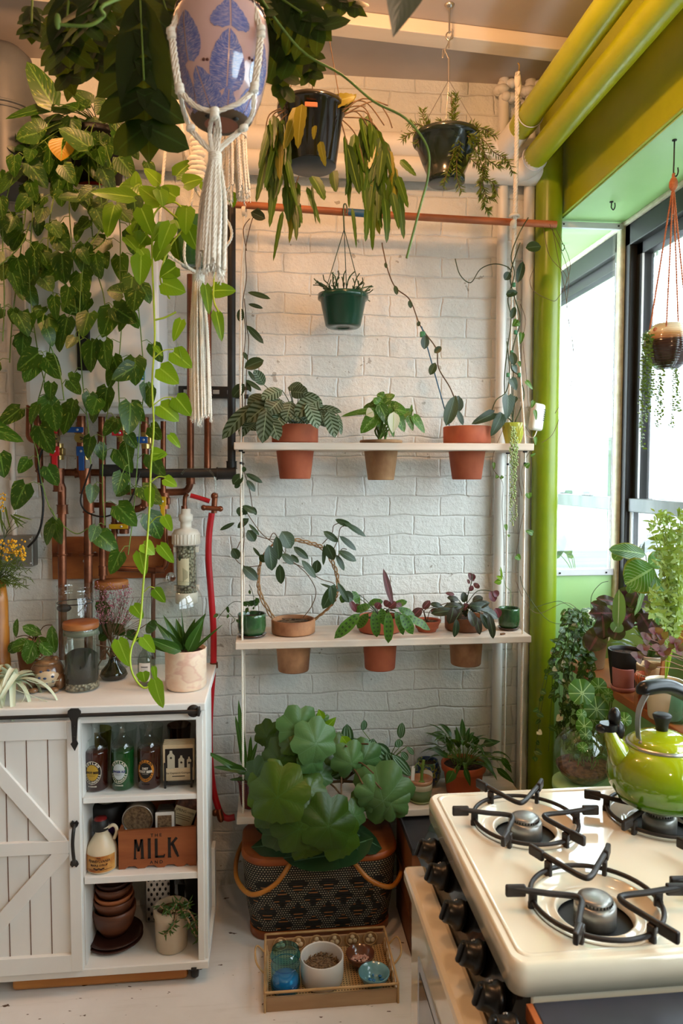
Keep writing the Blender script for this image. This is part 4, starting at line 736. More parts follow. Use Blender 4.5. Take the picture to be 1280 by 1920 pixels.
# climbing hoya up the left ropes
t = plant('climbing_hoya', 'dark leaved hoya stem climbing the left shelf rope between the rod and middle shelf', P(455, 960, 2.6))
lm, sm = MB(), MB()
for pts in ([(452, 1060), (458, 1000), (450, 940), (456, 880), (452, 840), (456, 800), (454, 740), (456, 680), (460, 620), (455, 570), (462, 520), (460, 470), (470, 420), (480, 395)], [(458, 790), (462, 700), (466, 640), (462, 610), (458, 560)], [(456, 880), (468, 920), (474, 960)], [(462, 470), (456, 430), (468, 410)]): sm.tube(smooth_path(pp(pts, 2.58), 5), .0016, 6)
for a, b, w_, y in (((464, 548), (507, 560), 11, 2.56), ((465, 570), (493, 578), 8, 2.56), ((452, 578), (450, 604), 14, 2.56), ((462, 610), (494, 644), 13, 2.54), ((458, 690), (494, 675), 24, 2.55), ((456, 660), (464, 675), 8, 2.58), ((465, 695), (478, 715), 8, 2.56), ((460, 712), (490, 732), 9, 2.56), ((462, 715), (470, 735), 8, 2.58), ((458, 720), (436, 745), 22, 2.56), ((460, 888), (492, 905), 11, 2.55), ((455, 890), (436, 908), 20, 2.56), ((462, 900), (478, 922), 12, 2.54), ((450, 905), (440, 915), 10, 2.56), ((455, 948), (480, 962), 12, 2.56), ((452, 950), (446, 965), 12, 2.56), ((470, 398), (497, 410), 20, 2.54), ((490, 400), (476, 398), 18, 2.55), ((456, 885), (458, 875), 10, 2.56)): lp(lm, a, b, y, w_, 'oval', (rn(-.2, .2), -1, .3), .3, .12)
lm.build('foliage', L_hoya, t); sm.build('stem', M_stemb, t)
# ================================================================ HANGING PLANTS
M_wire = mat('dark_wire', rgb('2a241c'), rough=.5); M_steel = mat('galvanised_steel', (.45, .43, .40), rough=.3, metal=.9)
def pts_l(px, Y): return smooth_path(pp(px, Y), 5)
# --- small green pot on the rod
Y = 2.655; cx_ = P(643, 600, Y); zt = P(643, 552, Y).z; zb = P(643, 614, Y).z; c = V((cx_.x, Y, zb)); h = zt-zb
t = plant('hanging_pot_plant', 'small dark green plastic pot of twiggy cactus hanging on wires from the rod', c)
rt, rb = sz(44, Y), sz(33, Y)
add_pot(t, c, rt, rb, h, M_plastic, prof=[(0, .003), (rb*.4, .003), (rb*.42, .0), (rb*.9, 0), (rb, .006), (rb+(rt-rb)*.85, h-.022), (rt+.003, h-.02), (rt+.006, h-.018), (rt+.006, h-.002), (rt, h), (rt-.004, h-.002), (rt-.006, h-.02)])
k = MB()
for a in (-2.5, -.9, 1.3): k.tube([c+V(((rt+.004)*math.cos(a), (rt+.004)*math.sin(a), h-.015)), P(645, 430, Y)], .0016, 5); k.box(c+V(((rt+.005)*math.cos(a), (rt+.005)*math.sin(a), h-.015)), (.008, .006, .022), None, .002)
k.tube(pts_l([(645, 432), (644, 405), (644, 386), (647, 382), (650, 388), (649, 400)], Y-.017), .0028, 6); k.build('hanger_wire', M_plastic, t)
sm = MB()
for i in range(26):
    a = rn(0, 6.28); q = c+V((rt*.5*math.cos(a), rt*.5*math.sin(a), h-.01)); d = V((math.cos(a)*rn(.6, 1.6)+(.7 if i % 3 == 0 else 0), math.sin(a)*.7, rn(.5, 1.4))).normalized()
    for sgm in range(3):
        e = q+d*rn(.018, .028); sm.tube([q, e], .0022, 5, rr=rn(0, 1)); 
        d2 = (d+V((rn(-.7, .7), rn(-.5, .5), rn(-.5, .2)))).normalized(); sm.tube([e, e+d2*.02], .002, 5, rr=rn(0, 1)); q = e; d = (d+V((rn(-.4, .4), rn(-.3, .3), rn(-.5, .1)))).normalized()
sm.build('foliage', mat('rhipsalis_stem', rgb('2c4424'), rgb('46603a'), 30, rough=.6), t); MB().ball(c+V((.0, -.02, h+.008)), (.007, .006, .007)).build('flower', L_yel, t)
# --- epiphyllum
Y = 2.15; ct = P(588, 200, Y); cb_ = P(584, 315, Y); c = V((cb_.x, Y, cb_.z)); h = ct.z-cb_.z; rt, rb = sz(60, Y), sz(45, Y)
t = plant('hanging_leaf_cactus', 'big smoky plastic pot of long flat trailing cactus leaves hanging high beside macrame', c)
Mp = mat('smoky_plastic', rgb('1c1a10'), rgb('2e2a18'), 4, rough=.15, coat=.5)
add_pot(t, c, rt, rb, h, Mp, prof=[(0, .004), (rb*.25, .004), (rb*.27, 0), (rb*.9, 0), (rb, .008), (rt-.003, h-.018), (rt+.004, h-.016), (rt+.005, h-.002), (rt, h), (rt-.005, h-.002), (rt-.006, h-.02)])
MB().lathe([(0, -.0005), (rb*.92, -.0005), (rb*1.0, .004)], c, 32).build('pot_base', mat('grey_plastic', rgb('3a3f42'), rough=.35), t)
MB().box(P(583, 196, Y-.1)*1, (.036, .004, .014), None, .002).build('copper_clip', m_copperlt, t)
k = MB()
for a in (-2.3, -.7, 1.5): k.tube([c+V(((rt+.003)*math.cos(a), (rt+.003)*math.sin(a), h-.005)), V((P(590, 60, Y).x, Y, CZ-.03))], .0014, 5)
k.build('hanger_wire', M_stemb, t); hk2 = V((P(590, 60, Y).x, Y, CZ))
MB().tube(smooth_path([hk2, hk2-V((0, 0, .02)), hk2-V((.008, 0, .03)), hk2-V((0, 0, .038)), hk2-V((-.008, 0, .03))], 4), .002, 6).build('hook', M_steel, t)
lm, ly, sm = MB(), MB(), MB()
def strip_(a, b, w_, y, yel=False): lp(ly if yel else lm, a, b, y, w_, 'long', (rn(-.7, .7), -1, rn(-.1, .3)), rn(.0, .4), .12, Y2=y-.01, seg=10)
for a, b, w_, y in (((560, 200), (532, 280), 24, 2.05), ((566, 195), (558, 278), 26, 2.02), ((585, 205), (606, 178), 16, 2.08), ((600, 265), (610, 312), 16, 2.02), ((590, 235), (588, 262), 12, 2.02), ((618, 195), (665, 180), 26, 2.1), ((640, 210), (668, 176), 14, 2.12)): strip_(a, b, w_, y, True)
strip_((575, 200), (588, 174), 20, 2.2)
for cl in (([(540, 205), (512, 215), (505, 260), (498, 300)], 12), ([(545, 210), (525, 230), (520, 290), (518, 330)], 10), ([(550, 215), (540, 250), (535, 320), (538, 350)], 8), ([(560, 330), (555, 350), (560, 390)], 4), ([(645, 215), (668, 210), (690, 240), (705, 290), (712, 340)], 13), ([(645, 220), (690, 225), (715, 255), (735, 300), (745, 350)], 13), ([(642, 225), (665, 250), (678, 290), (690, 350)], 9), ([(640, 230), (650, 270), (655, 310)], 4), ([(645, 212), (690, 215), (700, 300), (698, 380)], 8)):
    path = pts_l(cl[0], 2.1); sm.tube(path, .0018, 5)
    for i in range(cl[1]):
        q = path[int(rn(.3, 1)*(len(path)-1))]; L_ = rn(.08, .17); leaf(ly if rn(0, 1) < .18 else lm, q, (rn(-.25, .3), rn(-.25, .1), -1), (rn(-.8, .8), -1, .1), L_, rn(.018, .034), 'long', rn(-.15, .15), .1, 10)
for a, b, w_ in (((530, 395), (512, 490), 10), ((560, 385), (566, 420), 9), ((585, 330), (608, 375), 30), ((625, 320), (630, 360), 22), ((575, 350), (600, 420), 12), ((660, 390), (668, 465), 8), ((688, 390), (685, 453), 16), ((700, 380), (698, 470), 14), ((720, 370), (725, 455), 20), ((735, 360), (748, 430), 16), ((745, 330), (765, 390), 16), ((750, 300), (780, 330), 14), ((585, 345), (592, 420), 6)): strip_(a, b, w_, 2.08)
for pts in ([(640, 205), (680, 200), (700, 235)], [(645, 215), (700, 190), (725, 215), (735, 240)], [(645, 205), (665, 190), (690, 195), (720, 235)], [(642, 210), (680, 185), (727, 198)], [(545, 200), (510, 230), (490, 300)], [(535, 200), (505, 215), (497, 250)]): sm.tube(pts_l(pts, 2.1), .0018, 5)
lm.build('foliage', L_epi, t); ly.build('yellowed_leaf', L_epiy, t); sm.build('stem', M_stemb, t)
# --- rosemary-like pot
Y = 2.30; ct = P(836, 255, Y); cb_ = P(834, 345, Y); c = V((ct.x, Y, cb_.z)); h = ct.z-cb_.z; rt, rb = sz(59, Y), sz(32, Y)
t = plant('hanging_needle_plant', 'needle leaved trailing plant in dark olive bowl pot hung from the batten hook', c)
add_pot(t, c, rt, rb, h, mat('olive_plastic', rgb('20281e'), rough=.2, coat=.3), prof=[(0, 0), (rb*.95, 0), (rb*1.1, .004), (rb*1.12, .02), (rb*1.05, .024), (rb+(rt-rb)*.45, h*.45), (rt-.004, h-.022), (rt+.005, h-.02), (rt+.006, h-.003), (rt, h), (rt-.005, h-.002), (rt-.006, h-.02)])
k = MB(); hp_ = P(842, 150, 2.33)
for a in (-2.6, -.6, 1.4): k.tube([c+V(((rt+.003)*math.cos(a), (rt+.003)*math.sin(a), h-.005)), P(841, 150, 2.36)], .0012, 5)
k.build('hanger_wire', M_steel, t)
k = MB(); k.tube([P(841, 152, 2.36), P(841, 108, 2.37)], .0035, 6).tube(pts_l([(841, 112), (835, 98), (831, 92), (829, 105), (830, 108), (836, 90), (848, 62), (846, 54)], 2.37), .002, 6).tube(pts_l([(841, 76), (836, 70), (838, 62), (846, 60), (848, 70), (842, 76), (841, 90)], 2.37), .0025, 6)
cp = P(842, 52, 2.38); cp.z = CZ; k.lathe([(0, -.012), (.010, -.012), (.016, -.002), (.016, 0), (0, 0)], cp, 20).tube([cp, P(842, 62, 2.37)], .003, 6); k.build('hook', M_steel, t)
lm, sm = MB(), MB()
def needle(pts, Y, st=.0026, L_=.021):
    path = smooth_path(pp(pts, Y), 12); sm.tube(path, .0014, 4); acc = 0
    for i in range(1, len(path)):
        d = path[i]-path[i-1]; m_ = max(1, int(d.length/st))
        for q in range(m_):
            b = path[i-1].lerp(path[i], q/m_)
            for s_ in (0, 1): 
                a = rn(0, 6.28); td = d.normalized(); o1 = td.orthogonal().normalized(); o2 = td.cross(o1); dd = td*.7+(o1*math.cos(a)+o2*math.sin(a))
                leaf(lm, b, dd, (0, -1, .4), L_*rn(.8, 1.2), .0055, 'strap', .1, 0, 2)
for pts in ([(835, 255), (800, 245), (770, 250), (755, 262)], [(825, 250), (790, 235), (765, 232)], [(830, 250), (800, 250), (780, 270)], [(820, 250), (795, 225), (793, 205)], [(838, 252), (830, 240), (826, 225)], [(850, 250), (852, 215), (855, 175)], [(850, 250), (847, 210), (846, 180)], [(845, 250), (870, 240), (890, 232)], [(850, 252), (885, 245), (905, 250), (930, 255)], [(870, 250), (905, 262), (925, 285), (950, 300), (960, 325)], [(875, 255), (900, 270), (915, 300), (935, 310), (950, 300)], [(880, 255), (905, 285), (910, 310), (905, 340), (912, 370), (925, 372)], [(880, 260), (900, 300), (905, 330), (900, 350), (910, 390), (916, 395)], [(905, 330), (925, 345), (930, 365)], [(852, 250), (856, 290), (856, 330), (865, 360)], [(852, 280), (842, 310), (830, 350)], [(845, 250), (862, 260), (858, 300)], [(860, 245), (900, 240), (920, 250)], [(875, 290), (895, 310), (910, 320)]): needle(pts, 2.22 if pts[-1][1] > 280 else 2.28)
lm.build('foliage', L_fine, t); sm.build('stem', M_stemb, t)
# --- ceramic ball on twine at the window
hkp = PZ(1264, 262, SO); Y = hkp.y; c = P(1252, 648, Y); r = sz(47, Y)
t = plant('hanging_ceramic_planter', 'round cream and brown ceramic planter hung on twine before the right window', c)
prof = [(0, -r*.98), (r*.42, -r*.96), (r*.75, -r*.68), (r*.97, -r*.2), (r*1.0, .0), (r*.96, r*.28), (r*.82, r*.58), (r*.6, r*.84), (r*.52, r*.88), (r*.48, r*.84), (r*.46, r*.6)]
m, nt, b = newmat('banded_ceramic'); v = coords(nt); sp = nt.nodes.new('ShaderNodeSeparateXYZ'); nt.links.new(v, sp.inputs[0]); zz = math_(nt, 'ADD', math_(nt, 'ADD', math_(nt, 'MULTIPLY', math_(nt, 'SUBTRACT', sp.outputs[2], c.z), .5/r), .5), math_(nt, 'MULTIPLY', noise(nt, coords(nt, (1, 1, 6)), 14, 3), .05))
nt.links.new(ramp(nt, zz, [(.60, rgb('38241a')), (.62, rgb('8a6040')), (.72, rgb('b08a5c')), (.80, rgb('d8c8a8')), (.95, rgb('c0b8a0'))]), b.inputs['Base Color']); b.inputs['Roughness'].default_value = .15; b.inputs['Coat Weight'].default_value = .5
nt.links.new(bumpn(nt, math_(nt, 'SINE', math_(nt, 'MULTIPLY', sp.outputs[2], 900)), .25, .002), b.inputs['Normal'])
MB().lathe(prof, c, 40).build('pot', m, t); MB().lathe([(0, r*.72), (r*.45, r*.72)], c, 20).build('soil', M_soil, t)
kn = V((hkp.x, Y, P(1258, 345, Y).z)); k = MB(); M_twine = mat('jute_twine', rgb('a8623e'), rgb('c07a50'), 80, rough=.9, bump=.6)
for a in (-2.2, -.9, .5, 2.4): rope(k, [kn, c+V((r*.75*math.cos(a), r*.75*math.sin(a), r*.62))], .0028, 60, 2, 5)
rope(k, [hkp-V((0, 0, .10)), kn], .005, 40, 3, 5); k.ball(kn, (.013, .013, .022), 10); k.tube([kn, kn-V((-.002, 0, .09))], .004, 6); k.build('twine', M_twine, t)
k = MB()
for a in (-2.75, -.9): k.ball(c+V((r*.80*math.cos(a), r*.80*math.sin(a), r*.58)), .007, 8)
k.build('twine_knot', M_twine, t)
lm, sm = MB(), MB()
for (x0, x1, y0, y1) in ((1212, 1203, 620, 840), (1214, 1210, 625, 790), (1220, 1216, 625, 770), (1205, 1200, 625, 800), (1236, 1232, 700, 800), (1240, 1238, 690, 780), (1262, 1258, 690, 800), (1266, 1270, 690, 770), (1216, 1222, 625, 740), (1210, 1206, 620, 735)):
    path = smooth_path(pp([(x0, y0), ((x0+x1)/2+rn(-3, 3), (y0+y1)/2), (x1, y1)], Y-.045), 16); sm.tube(path[::8], .0007, 4)
    for q in path[1:]:
        for s_ in (0, 1): leaf(lm, q+V((rn(-.006, .006), rn(-.005, .005), 0)), (rn(-1, 1), -.5, -.3), (0, -1, .5), rn(.007, .011), .008, 'oval', 0, .1, 3)
lm.build('foliage', L_fine, t); sm.build('stem', M_stem, t)
# --- front macrame hanger and printed pot
Y = 1.17; zt = P(410, 30, Y).z; zb = P(410, 222, Y-.02).z; c = V((P(414, 130, Y).x, Y, zb)); h = zt-zb; s1 = Y/FPX
t = plant('printed_planter', 'tall pink glazed planter printed with blue feather leaves, hung at the front in macrame', c, cat='planter')
prof = [(0, 0), (38*s1, 0), (48*s1, .003), (56*s1, h*.06), (72*s1, h*.25), (83*s1, h*.48), (87*s1, h*.72), (84*s1, h*.9), (78*s1, h*.985), (76*s1, h), (72*s1, h-.003), (72*s1, h-.03)]
G_pink = mat('pink_glaze', rgb('cca8a4'), rgb('d8bab4'), 5, rough=.12, coat=.7)
MB().lathe(prof, c, 56).build('pot', G_pink, t)
MB().lathe([(.0, -.0008), (30*s1, -.0008)], c, 30).build('foot_centre', mat('bare_clay', rgb('9a6450'), rough=.8), t)
MB().lathe([(30*s1, -.0006), (38*s1, -.0006), (49*s1, .0028), (55*s1, h*.055)], c, 40).build('foot_ring', mat('brown_clay_edge', rgb('5e4a36'), rough=.6), t)
k = MB()
for a in (-2.2, -.75, .8, 2.3): k.ball(c+V((36*s1*math.cos(a), 36*s1*math.sin(a), 0)), (.0052, .0052, .003), 10)
each(k, 'foot', m_black, t)
def prad(z):
    for i in range(1, 10):
        if z <= prof[i+1][1]: a, b = prof[i], prof[i+1]; return a[0]+(b[0]-a[0])*max(0, (z-a[1]))/max(1e-6, b[1]-a[1])
    return prof[9][0]
def onpot(x, z, off=.0006, a0=-PI/2): r_ = prad(z)+off; a = a0+x/(84*s1); return c+V((r_*math.cos(a), r_*math.sin(a), z))
mp, nt, b = newmat('blue_print'); uv = nt.nodes.new('ShaderNodeUVMap'); sp = nt.nodes.new('ShaderNodeSeparateXYZ'); nt.links.new(uv.outputs[0], sp.inputs[0])
wv = noise(nt, coords(nt, (1.5, 26, 1), 'UV'), 1.5, 3, .7); nt.links.new(ramp(nt, wv, [(.38, rgb('5560a0')), (.52, rgb('7880b4')), (.62, rgb('b8a4b4'))]), b.inputs['Base Color']); b.inputs['Roughness'].default_value = .12; b.inputs['Coat Weight'].default_value = .7
k = MB()
def print_leaf(cx, cz, L_, W, tilt, a0=-PI/2):
    ct_, st_ = math.cos(tilt), math.sin(tilt)
    for s_ in (-1, 1):
        vs_ = []; uvs = []; n = 14
        for i in range(n+1):
            t_ = i/n; wd = W*.5*math.sin(PI*min(1, .04+t_*.96)**.8)**.7
            for j in range(4):
                x = s_*(.0012+wd*j/3); y = L_*(t_-.5)-abs(x)*.35+(.001*((i % 2)*2-1) if j == 3 else 0)
                xx, yy = x*ct_-y*st_, x*st_+y*ct_; vs_.append(onpot(cx+xx, min(h*.97, max(.004, cz+yy)), .0006, a0)); uvs.append((j/3, t_-j*.06))
        k.add(vs_, [[i*4+j, i*4+j+1, (i+1)*4+j+1, (i+1)*4+j] for i in range(n) for j in range(3)], uvs, True)
for (px, py, L_, W, tl) in ((358, 62, 82, 50, .03), (433, 112, 88, 58, -.03), (382, 168, 84, 60, .28), (437, 190, 60, 44, 0), (436, 32, 45, 56, 0), (490, 105, 80, 46, .0), (347, 210, 60, 40, .5), (483, 178, 70, 50, -.2)):
    print_leaf(math.asin(max(-.98, min(.98, (px-414)/86)))*84*s1, (P(px, py, Y-.06).z-zb), L_*s1, W*s1*1.15, tl)
for q in range(6): print_leaf(.16+q*.045, h*(.3 if q % 2 else .7), .07, .045, 0)
k.build('blue_print', mp, t)
k = MB()
for (px, py) in ((335, 88), (391, 118), (472, 108)): 
    x = math.asin((px-414)/86)*84*s1; z = P(px, py, Y-.06).z-zb
    for q, (a, b_) in enumerate(((-.003, .002), (.003, .0015))): k.ball(onpot(x+a, z+b_, .0), .0024, 8)
k.build('speck', mat('red_brown_speck', rgb('5a2a20'), rough=.5), t)
k = MB()
for i in range(60): a = 2*PI*i/60; k.ball(c+V((76*s1*math.cos(a), 76*s1*math.sin(a), h-.002+rn(-.002, .002))), (.0045, .0045, rn(.003, .006)), 6)
k.build('rim', mat('crackled_rim', rgb('3a2420'), rough=.5), t)
MB().lathe([(0, h-.015), (72*s1, h-.015)], c, 24).build('soil', M_soil, t)
hg = thing('macrame_hanger', 'knotted cream cotton macrame hanger closest to the camera with long fringed tassel', 'macrame hanger', P(402, 285, 1.12))
k = MB(); yf = 1.10
def cd2(px, r=.0030, sep=2.6):
    for s_ in (-1, 1): rope(k, [P(a[0]+s_*sep, a[1], a[2]) for a in px], r, 30, 3, 5)
cd2([(355, -60, 1.16), (338, 15, 1.135), (320, 58, 1.12)]); cd2([(445, -60, 1.16), (470, 0, 1.13), (489, 55, 1.115)])
cd2([(322, 60, 1.12), (327, 110, 1.10), (335, 165, 1.095)], .0036); cd2([(489, 60, 1.115), (484, 110, 1.095), (477, 165, 1.09)], .0036)
cd2([(337, 170, 1.095), (365, 198, 1.085), (402, 210, 1.085)]); cd2([(475, 168, 1.09), (450, 192, 1.08), (404, 210, 1.085)])
cd2([(336, 172, 1.095), (345, 210, 1.11), (356, 240, 1.12)], .0026, 1.5); cd2([(475, 172, 1.09), (474, 210, 1.10), (460, 235, 1.115)], .0026, 1.5)
cd2([(356, 242, 1.12), (380, 268, 1.12), (400, 286, 1.12)]); cd2([(458, 238, 1.115), (430, 262, 1.12), (404, 286, 1.12)])
cd2([(398, 218, 1.085), (393, 250, 1.11), (399, 286, 1.12)], .0026, 1.2); cd2([(406, 218, 1.085), (410, 250, 1.11), (404, 286, 1.12)], .0028, 2.5)
cd2([(400, -60, 1.30), (410, 10, 1.26), (416, 150, 1.26), (405, 240, 1.17), (402, 286, 1.12)], .0028, 2)
k.build('cord', m_rope, hg)
k = MB()
for (px, py, y_) in ((320, 58, 1.115), (322, 68, 1.112), (336, 163, 1.092), (337, 170, 1.09), (489, 54, 1.11), (489, 66, 1.108), (477, 160, 1.086), (476, 168, 1.084), (402, 208, 1.08), (402, 217, 1.08), (357, 240, 1.115), (457, 240, 1.11)):
    for q in range(3): torus(k, P(px, py+q*2-2, y_), .0045, .0026, 14, 6, V((1, 0, .25)), V((0, 1, 0)))
    k.ball(P(px, py, y_), (.0062, .006, .0048), 10)
k.build('knot', m_rope, hg)
def tassel(t, top, bot, n, r0, r1, thick, wrap=.03, lab='tassel'):
    k = MB(); top = V(top); bot = V(bot)
    for i in range(n):
        a = 2*PI*i/n+rn(-.2, .2); q = math.sqrt(rn(.2, 1)) if i % 3 == 0 else 1; p0 = top+V((r0*q*math.cos(a), r0*q*math.sin(a), 0)); p1 = bot+V((r1*q*math.cos(a), r1*q*math.sin(a), rn(-.012, .018)))
        m1 = top.lerp(bot, .45)+V((r1*.85*q*math.cos(a), r1*.85*q*math.sin(a), 0)); rope(k, [p0, m1+V((rn(-.002, .002), rn(-.002, .002), 0)), p1], thick, 42, 3, 4)
        for f_ in range(4): k.tube([p1, p1+V((rn(-.005, .005), rn(-.005, .005), -rn(.006, .014)))], thick*.22, 3)
    k.build(lab, m_rope, t)
    k = MB()
    for i in range(int(wrap/.003)+1): torus(k, top+V((0, 0, -.003*i+.002)), r0+thick*.9, .0022, 20, 6)
    k.build('wrapping', m_rope, t)
tassel(hg, P(403, 292, 1.12), P(395, 498, 1.12), 46, .006, .021, .0026, .03)
# --- split-leaf plant growing from the front planter
t = plant('split_leaf_plant', 'dark deeply lobed foliage filling the top left corner above the macrame planter', c+V((0, 0, h)))
lm, sm = MB(), MB()
def splitleaf(a, b, W, Y, n=5, face=(0, -1, .2), mi=0):
    A = P(a[0], a[1], Y); B = P(b[0], b[1], Y-.05); d = B-A; L_ = d.length; d.normalize(); nn_ = V(face)+V((rn(-.35, .35), 0, rn(-.2, .2))); nn_ = (nn_-d*nn_.dot(d)).normalized(); s_ = d.cross(nn_); r_ = rn(0, 1); W = sz(W, Y)
    leaf(lm, A, d, nn_, L_, W*.5, 'oval', .25, .12, 9, r=r_); sm.tube([A-d*.06, A, A+d*L_*.55], .0022, 5)
    for i in range(n):
        t_ = (i+.4)/n; w_ = W*.62*math.sin(PI*(.12+t_*.8))**.6; q = A+d*(L_*t_*.92)-nn_*(.25*.5*L_*t_*t_*.5)
        for sd in (-1, 1):
            dd = (s_*sd*1.0+d*rn(.35, .75)).normalized(); leaf(lm, q-dd*w_*.15, dd, nn_+s_*sd*.2, w_*rn(.85, 1.15), L_/n*1.02, 'oval', rn(.1, .6), .05, 6, r=r_)
for a, b, W, y in (((262, -10), (276, 285), 190, 1.45), ((255, 60), (225, 200), 120, 1.6), ((130, -20), (120, 110), 150, 1.3), ((165, 10), (180, 140), 110, 1.5), ((100, 20), (130, 165), 90, 1.6), ((60, 10), (58, 70), 60, 1.4), ((300, -20), (330, 80), 120, 1.5), ((200, -30), (150, 60), 130, 1.25), ((280, 90), (300, 220), 90, 1.55), ((330, -30), (430, 10), 60, 1.35), ((470, -20), (560, 130), 130, 1.4), ((500, -20), (620, 60), 140, 1.35), ((560, -30), (690, 12), 80, 1.4), ((520, 40), (535, 190), 70, 1.5), ((560, 60), (585, 150), 70, 1.45), ((430, -30), (500, 30), 90, 1.3), ((230, 150), (300, 260), 90, 1.5)): splitleaf(a, b, W, y)
for a, b, w_, y in (((100, 100), (125, 160), 40, 1.7), ((150, 110), (125, 190), 44, 1.7)): lp(lm, a, b, y, w_, 'heart')
for a in ((262, -40), (130, -40), (165, -10), (500, -40), (560, -40), (470, -40)): sm.tube(smooth_path([c+V((0, 0, h-.01)), c+V((0, 0, h+.12)), P(a[0], a[1], 1.35)], 5), .003, 6)
sm.tube(pts_l([(430, -60, 1.2), (215, 0, .95), (195, 30, .95), (165, 48, .95), (112, 46, .95)], 1), .0022, 6)
sm.ball(P(108, 40, .95), (.004, .004, .010)); 
sm.tube(pts_l([(470, -30, 1.25), (560, 90, 1.3), (640, 140, 1.3), (700, 190, 1.3), (760, 222, 1.3), (800, 275, 1.3), (802, 330, 1.3), (788, 385, 1.3), (762, 484, 1.3)], 1.3), .0022, 6)
lm.build('foliage', L_split, t); sm.build('stem', M_stem, t)
t = plant('overhanging_leaf', 'blurred grey leaf tip poking in from the top edge near the batten', P(765, -40, .75)); k = MB(); lp(k, (775, -90), (737, 68), .75, 95, 'lance', (0, -1, .1), .2); k.build('leaf_blade', leafmat('grey_leaf', rgb('4a4a46'), rgb('5a5a52'), transl=.1), t)
k = MB().tube(pts_l([(775, -80), (778, -200)], .75), .0015, 5).build('stem', M_stemb, t)
# --- second macrame: neon pothos
Y = 2.28; c = P(374, 500, Y); t = plant('potted_neon_pothos', 'chartreuse neon pothos cascading from a green pot held by the rear macrame hanger', c)
h = sz(80, Y); add_pot(t, c, sz(42, Y), sz(34, Y), h, glaze('bottle_green', '2e5a2a', '44743a'))
lm, sm = MB(), MB()
for a, b, w_, y in (((250, 370), (170, 360), 34, 2.15), ((262, 345), (215, 372), 40, 2.2), ((300, 380), (260, 350), 44, 2.15), ((215, 385), (200, 445), 38, 2.18), ((265, 390), (285, 440), 40, 2.1), ((330, 330), (365, 300), 34, 2.25), ((300, 345), (270, 315), 30, 2.25), ((345, 345), (380, 335), 36, 2.2), ((330, 370), (300, 350), 40, 2.15), ((350, 390), (348, 440), 36, 2.12), ((255, 350), (255, 320), 22, 2.2), ((320, 420), (300, 470), 34, 2.1), ((400, 545), (442, 545), 34, 2.2), ((385, 535), (392, 590), 24, 2.2), ((405, 585), (416, 640), 24, 2.2), ((305, 530), (348, 548), 44, 2.15), ((340, 600), (325, 640), 24, 2.15), ((330, 500), (300, 520), 40, 2.15), ((310, 455), (290, 490), 36, 2.15), ((265, 480), (262, 535), 40, 2.12), ((325, 660), (360, 690), 40, 2.1), ((300, 690), (335, 720), 42, 2.1), ((345, 690), (332, 640), 2, 2.1), ((330, 745), (358, 780), 40, 2.1), ((300, 760), (335, 790), 42, 2.1), ((290, 650), (305, 668), 12, 2.12), ((318, 815), (338, 840), 18, 2.1), ((285, 850), (314, 852), 26, 2.1), ((285, 862), (312, 848), 10, 2.1), ((308, 898), (332, 912), 24, 2.05), ((280, 915), (284, 952), 22, 2.05), ((308, 968), (322, 996), 24, 2.0), ((268, 1020), (290, 1040), 30, 2.0), ((300, 1022), (326, 1056), 26, 2.0), ((262, 1035), (272, 1080), 30, 2.0), ((290, 1105), (310, 1130), 26, 1.98), ((250, 1135), (268, 1160), 26, 1.98), ((222, 1200), (242, 1250), 34, 1.95), ((268, 1195), (290, 1224), 28, 1.95), ((288, 1250), (292, 1278), 12, 1.92), ((268, 1260), (272, 1280), 28, 1.92), ((290, 1275), (305, 1328), 34, 1.9)):
    lp(lm, a, b, y, w_, 'heart', (rn(-.3, .3), -1, rn(0, .5)), rn(0, .5), .12, back=.1)
for i in range(22):
    x, y = rn(215, 430), rn(325, 470); lp(lm, (x, y), (x+rn(-30, 30), y+rn(15, 45)), 2.12+rn(0, .16), rn(24, 38), 'heart', (rn(-.6, .6), -1, rn(0, .8)), .3, .15, back=.1)
for pts in ([(360, 425), (330, 380), (290, 400), (285, 470), (288, 560), (290, 640), (285, 720), (288, 800), (283, 870), (280, 950), (276, 1010), (268, 1100), (262, 1170), (245, 1220), (248, 1262), (270, 1290), (290, 1275)], [(350, 425), (280, 370), (230, 370)], [(380, 425), (400, 500), (400, 560), (410, 585)], [(350, 425), (320, 460), (300, 520), (318, 560)], [(290, 600), (310, 595), (330, 585)]): sm.tube(smooth_path([P(a[0], a[1], 2.18-max(0, a[1]-500)*.00035) for a in pts], 5), .0028, 6)
for a, b in (((288, 672), (325, 655)), ((287, 760), (325, 745)), ((284, 838), (285, 850)), ((282, 905), (310, 895)), ((278, 985), (308, 968)), ((273, 1050), (300, 1025)), ((270, 1110), (290, 1103)), ((246, 1215), (266, 1195))): sm.tube(pts_l([a, ((a[0]+b[0])/2, (a[1]+b[1])/2-6), b], 2.02), .0016, 5)
lm.build('foliage', L_neon, t); sm.build('stem', M_stemy, t)
hg = thing('macrame_hanger', 'rear macrame hanger with straight rope tassel hanging beside the white water heater', 'macrame hanger', P(372, 515, Y))
k = MB(); rope(k, [P(345, -80, Y), P(335, 190, Y-.02), P(362, 330, Y-.04), P(345, 480, Y-.07), P(372, 512, Y)], .0045, 30, 3, 6); rope(k, [P(345, -80, Y), P(345, 300, Y), P(430, 420, Y-.05), P(418, 470, Y-.06), P(375, 512, Y)], .0045, 30, 3, 6); rope(k, [P(345, -80, Y), P(300, 400, Y-.05), P(310, 470, Y-.06), P(372, 512, Y)], .0045, 30, 3, 6); rope(k, [P(345, -80, Y), P(380, 400, Y+.08), P(390, 480, Y+.07), P(375, 512, Y)], .0045, 30, 3, 6)
for q in range(9): k.ball(P(366+2*q % 7, 262+q*9, Y-.04), (.018+.002*q, .014, .012), 8)
k.build('cord', m_rope, hg)
